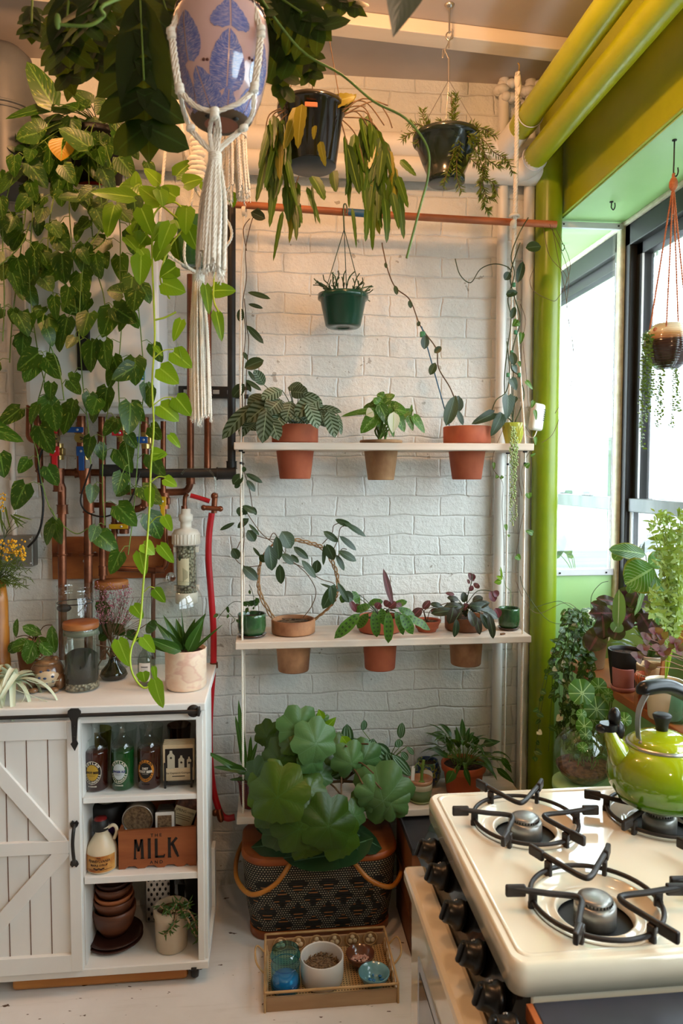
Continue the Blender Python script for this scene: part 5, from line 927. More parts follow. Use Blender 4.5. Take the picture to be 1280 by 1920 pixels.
tassel(hg, P(372, 518, Y), P(377, 785, Y), 26, .014, .031, .0036, .02)
# --- third tassel seen behind the planter
Y = 2.0; hg = thing('macrame_hanger', 'short stubby macrame tassel showing just below and behind the printed planter', 'macrame hanger', P(438, 240, Y))
k = MB(); rope(k, [P(400, -80, Y), P(425, 120, Y), P(436, 255, Y)], .005, 30, 3, 6); rope(k, [P(470, -80, Y), P(446, 120, Y), P(440, 255, Y)], .005, 30, 3, 6); k.build('cord', m_rope, hg)
tassel(hg, P(438, 250, Y), P(441, 366, Y), 24, .03, .038, .0045, .012)
# ================================================================ WATER HEATER, PIPES AND POTHOS
Yh = 2.58; hx0, hx1 = P(42, 550, Yh).x, P(296, 550, Yh).x; hz0, hz1 = P(160, 763, Yh).z, P(160, 342, Yh).z
M_enam = mat('white_enamel', (.72, .73, .73), rough=.22, coat=.3)
t = thing('water_heater', 'white wall hung tankless water heater half hidden under pothos vines', 'water heater', ((hx0+hx1)/2, 2.7, hz0))
MB().bx(hx0, hx1, Yh, YW, hz0, hz1, .018).build('casing', M_enam, t)
MB().bx(hx0+.01, hx1-.01, Yh+.02, YW, hz0-.022, hz0+.005, .004).build('base_plate', m_alup, t)
p = P(146, 655, Yh); MB().box((p.x+.02, Yh-.002, P(146, 640, Yh).z), (.045, .012, .20), None, .01).build('display_panel', m_black, t)
p = P(258, 697, Yh); k = MB(); k.box((p.x, Yh-.001, p.z), (.05, .003, .056), None, .001); k.build('sticker', mat('sticker_blue', rgb('1b7fae'), rough=.4), t)
k = MB(); k.tube(circle_pts((p.x-.004, Yh-.0032, p.z-.004), .022, 14, .5, 2.3, V((1, 0, 0)), V((0, 0, .8))), .0007, 4); text_flat(k, 'energy', .018, (p.x-.002, Yh-.0031, p.z+.002), (1, 0, 0), (0, 0, 1)); text_flat(k, 'ENERGY STAR', .0078, (p.x, Yh-.0031, p.z-.020), (1, 0, 0), (0, 0, 1), .0002)
st = [(.006*(1 if i % 2 == 0 else .4)*math.sin(i*PI/5)+.014, .006*(1 if i % 2 == 0 else .4)*math.cos(i*PI/5)+.006) for i in range(10)]
k.add([V((p.x+x, Yh-.0031, p.z+y)) for x, y in st], [list(range(10))], None, False); k.build('sticker_print', m_white, t)
p = P(146, 420, Yh); k = MB(); text_flat(k, 'na', .03, (p.x, Yh-.0006, p.z), (1, 0, 0), (0, 0, 1), .0008); k.build('casing_logo', m_galv, t)
# flue
p = P(10, 200, 2.68); t = thing('flue_duct', 'fat dark grey metal flue pipe above the water heater at the top left', 'duct', p)
MB().tube([(p.x, 2.68, hz1-.0), (p.x, 2.68, p.z+.10)], .105, 28).build('pipe', m_galv, t)
MB().lathe([(.105, 0), (.103, .035), (.09, .07), (.06, .098), (0, .108)], (p.x, 2.68, p.z+.095), 32).build('cap', m_galv, t)
k = MB(); torus(k, (p.x, 2.68, P(10, 192, 2.6).z), .106, .005, 40); torus(k, (p.x, 2.68, P(10, 196, 2.6).z-.01), .106, .003, 40); k.build('seam', m_galv, t)
# pothos pot on top
Y = 2.69; c = P(184, 336, Y); c.z = hz1+.001
t = plant('potted_pothos', 'black nursery pot with red saucer on the heater top, trailing marbled pothos curtains', c)
MB().lathe([(0, 0), (sz(36, Y), 0), (sz(42, Y), .014), (sz(40, Y), .014), (sz(35, Y), .004), (0, .004)], c, 32).build('saucer', mat('red_plastic', rgb('a02018'), rough=.35), t)
add_pot(t, c+V((0, 0, .005)), sz(52, Y), sz(38, Y), sz(100, Y), mat('black_plastic', rgb('17120f'), rough=.5), .02, .003)
lm, sm = MB(), MB()
VL = [([(150, 240), (110, 215), (85, 240), (60, 300), (50, 380), (40, 460), (30, 540), (22, 610), (18, 680)], 2.5), ([(150, 240), (115, 260), (70, 330), (60, 420), (55, 520), (62, 600), (75, 680), (90, 740)], 2.48), ([(160, 240), (140, 300), (130, 380), (135, 470), (140, 560), (150, 650), (155, 720), (165, 800), (170, 870)], 2.5), ([(165, 235), (165, 300), (170, 400), (180, 500), (195, 560), (200, 640), (205, 740), (195, 820), (192, 920), (197, 985)], 2.5), ([(200, 235), (230, 300), (240, 400), (252, 480), (258, 560), (265, 640), (270, 720), (262, 800), (258, 860), (250, 960), (240, 1040)], 2.5), ([(190, 235), (200, 280), (215, 340), (225, 430), (225, 520), (228, 600), (222, 700), (226, 780), (240, 860), (245, 930)], 2.48), ([(150, 250), (120, 300), (95, 400), (90, 480), (100, 560), (95, 640), (85, 700), (60, 800), (70, 850), (80, 910), (100, 965), (140, 1000), (165, 990)], 2.5), ([(150, 240), (90, 260), (40, 300), (10, 380), (5, 460), (8, 560), (5, 640)], 2.45), ([(60, 400), (45, 450), (20, 480), (-5, 500)], 2.42), ([(175, 235), (185, 330), (190, 420), (160, 480), (150, 560), (150, 620)], 2.46), ([(110, 560), (80, 600), (110, 690), (120, 750)], 2.44)]
for pts, y in VL: vine(lm, sm, [P(a[0], a[1], 2.66 if i == 0 else (2.55 if i == 1 and a[1] < 330 else y)) for i, a in enumerate(pts)], .068, .088, .074, 'heart', .0020, .55, back=.14)
for a, b, w_, y in (((118, 170), (62, 130), 2, 2.5), ((98, 195), (50, 115), 50, 2.45), ((165, 275), (110, 240), 46, 2.4), ((80, 245), (60, 210), 26, 2.5), ((70, 250), (30, 260), 50, 2.45), ((60, 280), (52, 305), 30, 2.45), ((100, 200), (10, 222), 28, 2.5), ((200, 190), (180, 215), 40, 2.6), ((170, 195), (135, 170), 34, 2.6), ((220, 190), (245, 180), 30, 2.6), ((215, 225), (222, 275), 24, 2.55), ((150, 370), (108, 370), 28, 2.42), ((235, 260), (260, 300), 30, 2.55), ((0, 170+200), (5, 410), 30, 2.4), ((-20, 800), (44, 828), 34, 2.3), ((0, 850), (8, 896), 40, 2.3), ((118, 310), (140, 345), 34, 2.4), ((250, 350), (255, 420), 40, 2.45), ((110, 450), (130, 470), 40, 2.42), ((230, 550), (200, 545), 40, 2.42), ((255, 545), (250, 585), 44, 2.42)): lp(lm, a, b, y, w_, 'heart', (rn(-.3, .3), -1, .3), .2, back=.12, sm=sm, st=(184, 236, 2.68) if a[1] < 300 and b[1] < 310 else None)
for i in range(26): a = rn(0, 6.28); lp(lm, (184+70*math.cos(a), 225+25*math.sin(a)), (184+110*math.cos(a), 240+50*math.sin(a)), 2.6+rn(-.1, .08), rn(26, 38), 'heart', (rn(-.6, .6), -1, .8), .5, back=.12, sm=sm, st=(184, 238, 2.68))
for i in range(26): x, y = rn(0, 290), rn(255, 790); lp(lm, (x, y), (x+rn(-24, 24), y+rn(22, 46)), 2.44+rn(-.05, .08), rn(24, 38), 'heart', (rn(-.7, .7), -1, rn(0, .6)), rn(0, .5), .15, back=.12)
ym = MB(); lp(ym, (118, 258), (114, 302), 2.45, 46, 'ov', (0, -1, 0), .1, r=.3)
lm.build('foliage', L_pothos, t); sm.build('stem', M_stem, t); ym.build('yellow_leaf', L_yel, t)
t = plant('foliage_clump', 'dim leafy clump at the top left beside the flue duct', P(30, 300, 2.6)); lm, sm = MB(), MB()
for i in range(60): x, y = rn(0, 100), rn(250, 335); lp(lm, (x, y), (x+rn(-24, 24), y+rn(5, 30)), 2.62+rn(-.05, .06), rn(14, 26), 'heart', (rn(-.7, .7), -1, rn(0, .8)), .3, back=.1)
sm.tube(pts_l([(100, 345), (80, 300), (40, 280), (10, 290)], 2.6), .003, 6); lm.build('foliage', L_dark, t); sm.build('stem', M_stemd, t)
# ---- copper plumbing under the heater, each run of pipe one thing
def cpipe(lab, px, Y, r=9, m=None, fit=(), name='copper_pipe', grp=None, cat='pipe', n=14):
    pts = pp(px, Y); t = thing(name, lab, cat, pts[0], grp); R_ = sz(r, Y); path = []
    for i, p in enumerate(pts):
        if 0 < i < len(pts)-1:
            a = (pts[i-1]-p).normalized(); b = (pts[i+1]-p).normalized()
            if a.dot(b) > -.9: 
                q = R_*1.7
                for k_ in range(6): u = k_/5; path.append((p+a*q).lerp(p, u).lerp(p.lerp(p+b*q, u), u))
                continue
        path.append(p)
    MB().tube(path, R_, n).build('tube', m or m_copper, t)
    if fit:
        k = MB()
        for (x, y, l, o) in fit:
            p = P(x, y, Y); d = V((0, 0, sz(l/2, Y))) if o == 'v' else V((sz(l/2, Y), 0, 0)); k.tube([p-d, p+d], R_*1.28, n); 
            for s_ in (-1, 1): k.tube([p+d*s_*.9, p+d*s_*1.05], R_*1.42, n)
        k.build('fitting', m or m_copper, t)
    return t
Yp = 2.74
iron = [cpipe('thick black iron gas pipe rising beside the left shelf rope', [(434, 385), (434, 872)], Yp, 7.5, m_iron, ((434, 872, 14, 'v'),), 'iron_pipe')]
t = cpipe('horizontal black iron pipe crossing under the water heater', [(212, 886), (300, 888), (440, 886)], Yp-.02, 8.5, m_iron, ((424, 888, 34, 'h'), (212, 882, 40, 'h')), 'iron_pipe')
t = thing('strut_rail', 'short black slotted metal rail behind the rear tassel', 'bracket', P(400, 735, YW-.02)); a, b = P(335, 735, YW-.015), P(466, 734, YW-.015)
k = MB().bx(a.x, b.x, YW-.03, YW-.001, a.z-.022, a.z+.022, .003); k.build('rail', m_iron, t); k = MB()
for i in range(5): k.bx(a.x+.02+i*.055, a.x+.045+i*.055, YW-.0315, YW-.029, a.z-.008, a.z+.008, .006)
k.build('slot', m_alu, t)
cpipe('left of the two copper risers behind the rear tassel', [(357, 515), (357, 905), (352, 922), (255, 925)], Yp+.03, 6.5, None, ((300, 924, 16, 'h'), (357, 900, 14, 'v')))
cpipe('right of the two copper risers behind the rear tassel, ending at the iron pipe', [(390, 560), (389, 880)], Yp+.03, 6.5, None, ((389, 735, 12, 'v'),))
cpipe('outermost left copper pipe looping out from the heater corner', [(55, 760), (54, 824), (74, 828), (76, 905)], Yp, 5.5)
cpipe('second copper pipe dropping from the heater left corner to the cross run', [(70, 760), (72, 880), (80, 886), (215, 886)], Yp, 6.5, None, ((92, 886, 26, 'h'), (150, 887, 16, 'h')))
cpipe('leftmost long copper riser clamped on the plywood board', [(103, 765), (103, 880), (116, 915), (117, 1100), (118, 1236)], Yp-.03, 7.5, None, ((110, 900, 40, 'v'), (117, 955, 16, 'v')))
cpipe('second long copper riser clamped on the plywood board', [(152, 765), (152, 880), (165, 925), (166, 1236)], Yp-.03, 7.5, None, ((160, 902, 44, 'v'), (166, 940, 40, 'v')))
cpipe('third copper riser with a coupling low on the board', [(190, 770), (192, 880), (193, 1236)], Yp-.01, 6, None, ((193, 1070, 16, 'v'), (191, 822, 22, 'v')))
cpipe('thin copper loop bending right across the board', [(170, 947), (214, 947), (215, 1066), (300, 1070), (312, 1060), (307, 960), (306, 915)], Yp+.01, 5, None, ((215, 990, 20, 'v'), (216, 1040, 20, 'v'), (300, 1068, 14, 'h')))
cpipe('copper pipe under the heater middle joining the iron pipe', [(225, 770), (225, 915), (232, 922), (270, 922)], Yp, 6, None, ((225, 800, 20, 'v'),))
cpipe('copper pipe under the heater right side with lower bend', [(272, 770), (273, 945), (262, 955), (250, 955)], Yp, 6.5, None, ((272, 812, 30, 'v'), (273, 940, 18, 'v')))
cpipe('thin vertical copper pipe beside the yellow gas valve', [(306, 790), (306, 905), (306, 930)], Yp+.02, 5)
cpipe('thin copper drain running down behind the glass cloche', [(287, 1075), (287, 1180), (288, 1235)], Yp+.02, 4)
# plywood board with screws and clamps
a, b = P(97, 1007, YW-.02), P(325, 1083, YW-.02)
m_ply = mat('red_plywood', rgb('7a3c1a'), rgb('a8642e'), 5, (.7, 3, 3), rough=.6, detail=6)
t = thing('plywood_board', 'orange brown plywood backing board behind the copper risers', 'board', (a.x, YW, b.z)); MB().bx(a.x, b.x, YW-.022, YW-.001, b.z, a.z, .002).build('board', m_ply, t)
k = MB()
for (x, y) in ((107, 1039), (132, 1040), (178, 1037), (207, 1025), (190, 1038), (318, 1031), (115, 1025), (158, 1052)): k.ball(P(x, y, YW-.025), (.006, .005, .006), 10)
k.build('screw', m_alu, t)
k = MB()
for (x, y) in ((117, 1040), (166, 1040)): torus(k, P(x, y, Yp-.03), sz(7.8, Yp), .0035, 20, 6); k.box(P(x, y, Yp+.03), (.07, .004, .014), None, .001)
k.build('clamp', m_copper, t)
# valves
def valve(lab, x, y, col, Y=Yp-.055, v=1, name='valve', L_=58, W=11, brass=True):
    p = P(x, y, Y); t = thing(name, lab, 'valve', p)
    k = MB(); k.tube([p+V((0, .05, 0)), p+V((0, -.004, 0))], .010, 10); k.tube([p+V((0, .045, -.03)), p+V((0, .045, .03))], .018, 12); k.box(p+V((0, .045, .0)), (.042, .036, .028), None, .004); k.build('body', m_brass if brass else m_copper, t)
    k = MB(); l = sz(L_, Y)
    if v: k.box(p+V((0, -.006, -l*.42)), (sz(W, Y)*.8, .005, l), None, .003); k.box(p+V((0, -.006, 0)), (sz(W, Y)*1.35, .006, .035), None, .004)
    else: k.box(p+V((-l*.15, -.006, 0)), (l, .005, sz(W, Y)), None, .003)
    k.build('handle', mat('valve_%d' % len(MT), rgb(col), rough=.4), t); k = MB(); k.ball(p+V((0, -.009, 0)), (.005, .003, .005), 8); k.build('nut', m_alu, t); return t
RED, BLU, YLW = 'b81c24', '1c4a8c', 'b8920c'
valve('red lever handled valve pointing down on the leftmost copper riser', 103, 846, RED, L_=36, W=13); valve('blue lever handled valve pointing down on the second copper riser', 153, 846, BLU, L_=38, W=13)
valve('flat red valve handle just under the heater left side', 96, 807, RED, v=0, L_=34, W=11); valve('flat blue valve handle under the heater beside the brass gauge', 146, 806, BLU, v=0, L_=30, W=10)
valve('yellow gas valve lever hanging vertically near the water filter', 305, 940, YLW, v=1, L_=46, W=10, brass=False); valve('yellow gas valve lever lying horizontally above the plywood board', 228, 987, YLW, v=0, L_=34, W=9, brass=False)
valve('small red valve handle seen between the vines under the heater', 225, 812, RED, v=0, L_=22, W=10); valve('small blue valve handle seen between the vines, right of the red one', 270, 825, BLU, v=0, L_=20, W=12)
for x, y, lab in ((98, 822, 'round brass relief cap beside the red valve handle'), (148, 821, 'round brass relief cap beside the blue valve handle')):
    p = P(x, y, Yp-.07); t = thing('relief_valve', lab, 'valve', p); MB().tube([p+V((0, .04, 0)), p], .017, 18).build('body', m_brass, t); MB().tube([p+V((.004, -.003, .003)), p+V((.018, -.003, -.002)), p+V((.006, -.003, -.006))], .0025, 6).build('key_ring', m_black, t)
p = P(127, 798, Yp-.06); tag(MB().box(p, (.018, .002, .042), M.Rotation(-.3, 3, 'Y'), .001).build('yellow_tag', mat('paper_yellow', rgb('b8a020'), rough=.7)), 'crumpled yellow paper tag tied between the red and blue valves', 'tag')
# black cables
def cable(lab, px, Y, r, m, name='cable', cat='cable'): p = pts_l(px, Y); return tag(MB().tube(p, r, 8).build(name, m), lab, cat)
M_rub = mat('black_rubber', rgb('0e0c0b'), rough=.45)
cable('black cable hanging in long curve from the left valve to the electrical box', [(95, 822), (80, 842), (72, 870), (76, 900), (81, 940), (78, 980), (68, 1008), (52, 1026)], 2.7, .0042, M_rub)
cable('black cable looping in a wide U in front of the copper pipes', [(172, 870), (162, 900), (152, 930), (154, 950), (170, 964), (200, 968), (235, 950), (252, 920), (262, 885)], 2.66, .003, M_rub)
a = P(20, 1032, YW-.02); t = thing('electrical_box', 'grey metal electrical junction box on the brick behind the yellow flowers', 'electrical box', a); MB().box((a.x, YW-.03, a.z), (.19, .058, .118), None, .006).build('box', mat('box_grey', rgb('8a8a84'), rgb('6e6e68'), 6, rough=.4, metal=.6), t)
k = MB(); k.ball((a.x+.085, YW-.06, a.z+.045), .005, 8); k.ball((a.x+.085, YW-.06, a.z-.045), .005, 8); k.build('screw', m_alu, t)
# condensate neutraliser
Y = 2.72; p = P(350, 1130, Y); t = thing('water_filter', 'white capped clear filter cartridge full of grey pebbles on the wall', 'filter', p); R_ = sz(19, Y)
def zY(y): return P(350, y, Y).z-p.z
W_ = mat('white_pvc', rgb('dcd4c4'), rough=.35)
MB().lathe([(R_, zY(1130)), (R_, zY(1022))], p, 24).build('cartridge', m_clear, t)
m, nt, b = newmat('pebbles'); vo = nn(nt, 'ShaderNodeTexVoronoi', Scale=105); nt.links.new(coords(nt), vo.inputs['Vector']); nt.links.new(ramp(nt, vo.outputs['Distance'], [(.2, rgb('b0a88e')), (.7, rgb('5a5440')), (.9, rgb('2a281e'))]), b.inputs['Base Color']); nt.links.new(bumpn(nt, math_(nt, 'SUBTRACT', 1, vo.outputs['Distance']), 1, .006), b.inputs['Normal'])
MB().lathe([(0, zY(1130)), (R_*.94, zY(1130)), (R_*.94, zY(1023)), (0, zY(1023))], p, 24).build('pebbles', m, t)
k = MB(); k.lathe([(R_*1.0, zY(1022)), (sz(25, Y), zY(1020)), (sz(25, Y), zY(1000)), (sz(21, Y), zY(993)), (sz(10, Y), zY(990)), (sz(10, Y), zY(978)), (sz(12, Y), zY(977)), (sz(13, Y), zY(972)), (sz(13, Y), zY(965)), (sz(9, Y), zY(963)), (sz(9, Y), zY(954)), (0, zY(954))], p, 28)
for q in range(24): a = 2*PI*q/24; k.box(p+V((sz(25, Y)*math.cos(a), sz(25, Y)*math.sin(a), zY(1010))), (.004, .004, sz(18, Y)), M.Rotation(a, 3, 'Z'), .001)
for yy in (1030, 1102): 
    for s_ in (-1, 1): k.box(p+V((s_*sz(20, Y), 0, zY(yy))), (.012, .02, .022), None, .002)
k.lathe([(0, zY(1130)), (R_*1.08, zY(1130)), (R_*1.08, zY(1112)), (R_, zY(1110))], p, 28); k.build('cap', W_, t)
wf = MB(); vs_, fs = grid2(.048, .10, 8, 2); wrap_cyl(wf, vs_, fs, p, R_*1.015, -PI/2-.25, zY(1070)); wf.build('label', mat('paper_label', rgb('cfc6a2'), rough=.6), t)
k = MB(); vs_, fs = disc2(.006, .009); wrap_cyl(k, [(x-.012, y) for x, y in vs_], fs, p, R_*1.025, -PI/2-.25, zY(1045)); 
for q in range(5): vs_, fs = grid2(.0015, .05-.006*q, 1, 1); wrap_cyl(k, [(x+.002+.004*q, y) for x, y in vs_], fs, p, R_*1.025, -PI/2-.25, zY(1075))
k.build('label_print', mat('label_ink', rgb('3a4a2a'), rough=.6), t)
MB().tube([P(345, 948, Y), P(346, 958, Y)], .011, 12).tube(pts_l([(346, 950), (347, 932), (352, 926)], Y), .008, 10).build('elbow', m_copper, t)
# red hose and its fittings
M_hose = mat('red_hose', rgb('a8141e'), rgb('b81a24'), 4, rough=.3)
t = thing('red_hose', 'thick bright red hose running down the brick beside the white cart', 'hose', P(398, 970, 2.72))
MB().tube(pts_l([(397, 962), (392, 1000), (391, 1050), (396, 1120), (400, 1180), (400, 1240), (396, 1300), (393, 1360), (394, 1420), (400, 1480), (412, 1522), (425, 1534), (440, 1532)], 2.72), sz(6.0, 2.72), 12).build('hose', M_hose, t)
MB().tube(pts_l([(357, 929), (375, 934), (393, 940)], 2.72), .009, 12).build('short_hose', M_hose, t)
k = MB().tube([P(403, 925, 2.72), P(401, 962, 2.72)], .011, 12).tube([P(383, 952, 2.71), P(412, 954, 2.71)], .009, 10).ball(P(402, 930, 2.72), .014).ball(P(382, 952, 2.71), .011).ball(P(413, 954, 2.71), .011)
k.tube([P(410, 1518, 2.72), P(414, 1536, 2.7)], .013, 10).ball(P(403, 1524, 2.7), .013).ball(P(414, 1536, 2.7), .012).tube([P(401, 1242, 2.72), P(401, 1252, 2.72)], .015, 12); k.build('brass_fitting', m_copper, t)
tag(MB().tube(pts_l([(340, 890), (350, 880), (380, 877), (398, 888), (404, 905), (403, 925)], 2.69), .004, 10).build('clear_tube', m_clear), 'bent clear plastic tube arching over the iron pipe end', 'tube')
# ================================================================ WHITE CART
YC = 2.28; YD = YC-.022
m_cart = mat('distressed_white', (.76, .75, .71), (.82, .81, .77), 5, (1, 1, .4), rough=.5, bump=.12)
m_groove = mat('brown_groove', rgb('6a4a38'), rough=.8)
cxr = -.216; cxo = P(369, 1500, YC).x; cxi = P(155, 1500, YC).x; cxl = -1.42
zt_ = P(376, 1316, YC-.02).z; zb_ = P(380, 1798, YC).z
def cz(y): return P(260, y, YC).z
ct = thing('kitchen_cart', 'distressed white kitchen cart with barn style sliding door and open shelves on the right', 'cart', ((cxl+cxr)/2, 2.56, 0))
T = .02
k = MB(); k.bx(cxl-.02, cxr+.012, YC-.03, 2.735, zt_-.026, zt_, .004); k.build('top', m_cart, ct)
k = MB().bx(cxr-T, cxr, YC, 2.615, zb_, zt_-.026, .002).bx(cxi-.012, cxi, YC+.005, 2.60, zb_, zt_-.03, .001).bx(cxl, cxl+T, YC, 2.615, zb_, zt_-.026, .002).bx(cxl, cxr, 2.60, 2.615, zb_, zt_-.026)
k.bx(cxo, cxr, YC-.006, YC+.01, zb_, zt_-.026, .002).bx(cxl, cxr, YC-.006, YC+.012, cz(1352), zt_-.026, .002)
k.bx(cxl, cxr+.012, YC-.012, 2.62, zb_-.026, zb_, .003).bx(cxr-.001, cxr+.012, YC+.28, 2.615, zb_, zb_+.22, .002).bx(cxr-.001, cxr+.010, YC+.0, YC+.05, zb_, zt_-.026, .002); k.build('body', m_cart, ct)
zs1, zs2 = cz(1492), cz(1640)
MB().bx(cxi, cxo+.002, YC-.002, 2.60, zs1-.018, zs1, .002).build('shelf', m_cart, ct); MB().bx(cxi, cxo+.002, YC-.002, 2.60, zs2-.022, zs2, .002).build('shelf', m_cart, ct)
dz1, dz0 = P(80, 1352, YD).z, zb_+.008; dxr = P(152, 1550, YD).x; dxl = dxr-.62
k = MB(); k.bx(dxl, dxr, YD+.004, YD+.016, dz0, dz1)
zr0 = P(60, 1386, YD).z; st0 = P(129, 1500, YD).x; zm1, zm0 = P(60, 1577, YD).z, P(60, 1601, YD).z; zbm = P(60, 1792, YD).z
for b_ in ((dxl, st0, zr0, dz1), (st0, dxr, dz0, dz1), (dxl, st0, dz0, zbm), (dxl, st0, zm0, zm1), (dxl, dxl+(dxr-st0), dz0, dz1)): k.bx(b_[0], b_[1], YD-.010, YD+.005, b_[2], b_[3], .0015)
def diag(p0, p1, w_):
    a = P(*p0, YD); b = P(*p1, YD); d = b-a; k.box(((a.x+b.x)/2, YD-.0025, (a.z+b.z)/2), (d.length, .0125, w_), M.Rotation(-math.atan2(d.z, d.x), 3, 'Y'), .0015)
diag((-40, 1405), (122, 1588), .045); diag((-40, 1775), (122, 1592), .045)
k.build('panel', m_cart, ct).name = 'door'
door = ct.children[-1]; g = MB()
for px in (11, 51, 91): x = P(px, 1500, YD).x; g.bx(x-.0012, x+.0012, YD+.0028, YD+.0045, dz0, dz1)
g.build('plank_groove', m_groove, door)
def flatmetal(k, px, Y, th): pts = [P(a, b, Y) for a, b in px]; k.prism([(p.x, p.z) for p in pts], th, M(((1, 0, 0, 0), (0, 0, -1, Y), (0, 1, 0, 0), (0, 0, 0, 1))))
k = MB(); a, b = P(-60, 1349, YD-.02), P(373, 1338, YD-.02); k.tube([V((cxl, YD-.02, a.z)), V((cxr-.005, YD-.02, a.z+.002))], .006, 10); p = P(362, 1338, YD-.02); k.lathe([(0, -.006), (.020, -.006), (.020, .006), (0, .006)], V((p.x, YD-.004, a.z)), 20, rot=rot_to((0, 1, 0))); k.bx(cxr-.012, cxr-.004, YD-.03, YC-.006, a.z-.012, a.z+.014, .002); k.build('door_rail', m_iron, ct)
k = MB(); flatmetal(k, [(128, 1332), (133, 1328), (147, 1328), (152, 1333), (152, 1340), (147, 1346), (146, 1350), (144, 1388), (147, 1394), (141, 1407), (133, 1394), (136, 1390), (134, 1352), (131, 1345), (127, 1340)], YD-.028, .006)
k.ball(P(139, 1362, YD-.034), .003, 6); k.ball(P(139, 1382, YD-.034), .003, 6); k.build('door_hanger', m_iron, door)
k = MB(); h_ = YD-.012
for s_, yc in ((1, 1543), (-1, 1620)): flatmetal(k, [(132, yc), (136, yc-5*s_), (140, yc-2*s_), (144, yc-5*s_), (148, yc), (146, yc+5*s_), (143, yc+8*s_), (136, yc+8*s_), (133, yc+5*s_)] if s_ > 0 else [(132, yc), (133, yc+-5*s_*-1), (136, yc-8), (143, yc-8), (146, yc-5), (148, yc), (144, yc+5), (140, yc+2), (136, yc+5)], h_, .005)
k.tube(pts_l([(140, 1546, h_), (138, 1556, h_-.025), (136, 1582, h_-.032), (138, 1608, h_-.025), (140, 1618, h_)], h_), .0055, 10); k.build('door_handle', m_iron, door)
def caster(x, y, lab=None):
    k = MB(); k.lathe([(0, -.011), (.026, -.011), (.029, -.006), (.029, .006), (.026, .011), (0, .011)], (x, y, .030), 24, rot=rot_to((1, 0, 0))); k.box((x, y, .058), (.036, .05, .012), None, .003).box((x-.017, y, .045), (.004, .03, .03)).box((x+.017, y, .045), (.004, .03, .03)); k.ball((x+.02, y-.006, .03), .005, 8); k.box((x, y-.034, .056), (.018, .03, .006), None, .002); k.build('caster', m_black, ct)
for x in (cxr-.035, cxl+.05):
    for y in (YC+.03, 2.57): caster(x, y)
o = MB(); a, b = P(26, 1850, YC+.03), P(352, 1830, YC+.03); o.bx(a.x, P(352, 1815, YC+.02).x, YC+.01, YC+.32, .003, .046, .012); tag(o.build('butcher_block', mat('oiled_maple', rgb('a8682c'), rgb('c0823e'), 4, (.5, 4, 4), rough=.4)), 'thick honey coloured wooden board lying on the floor under the white cart', 'board')
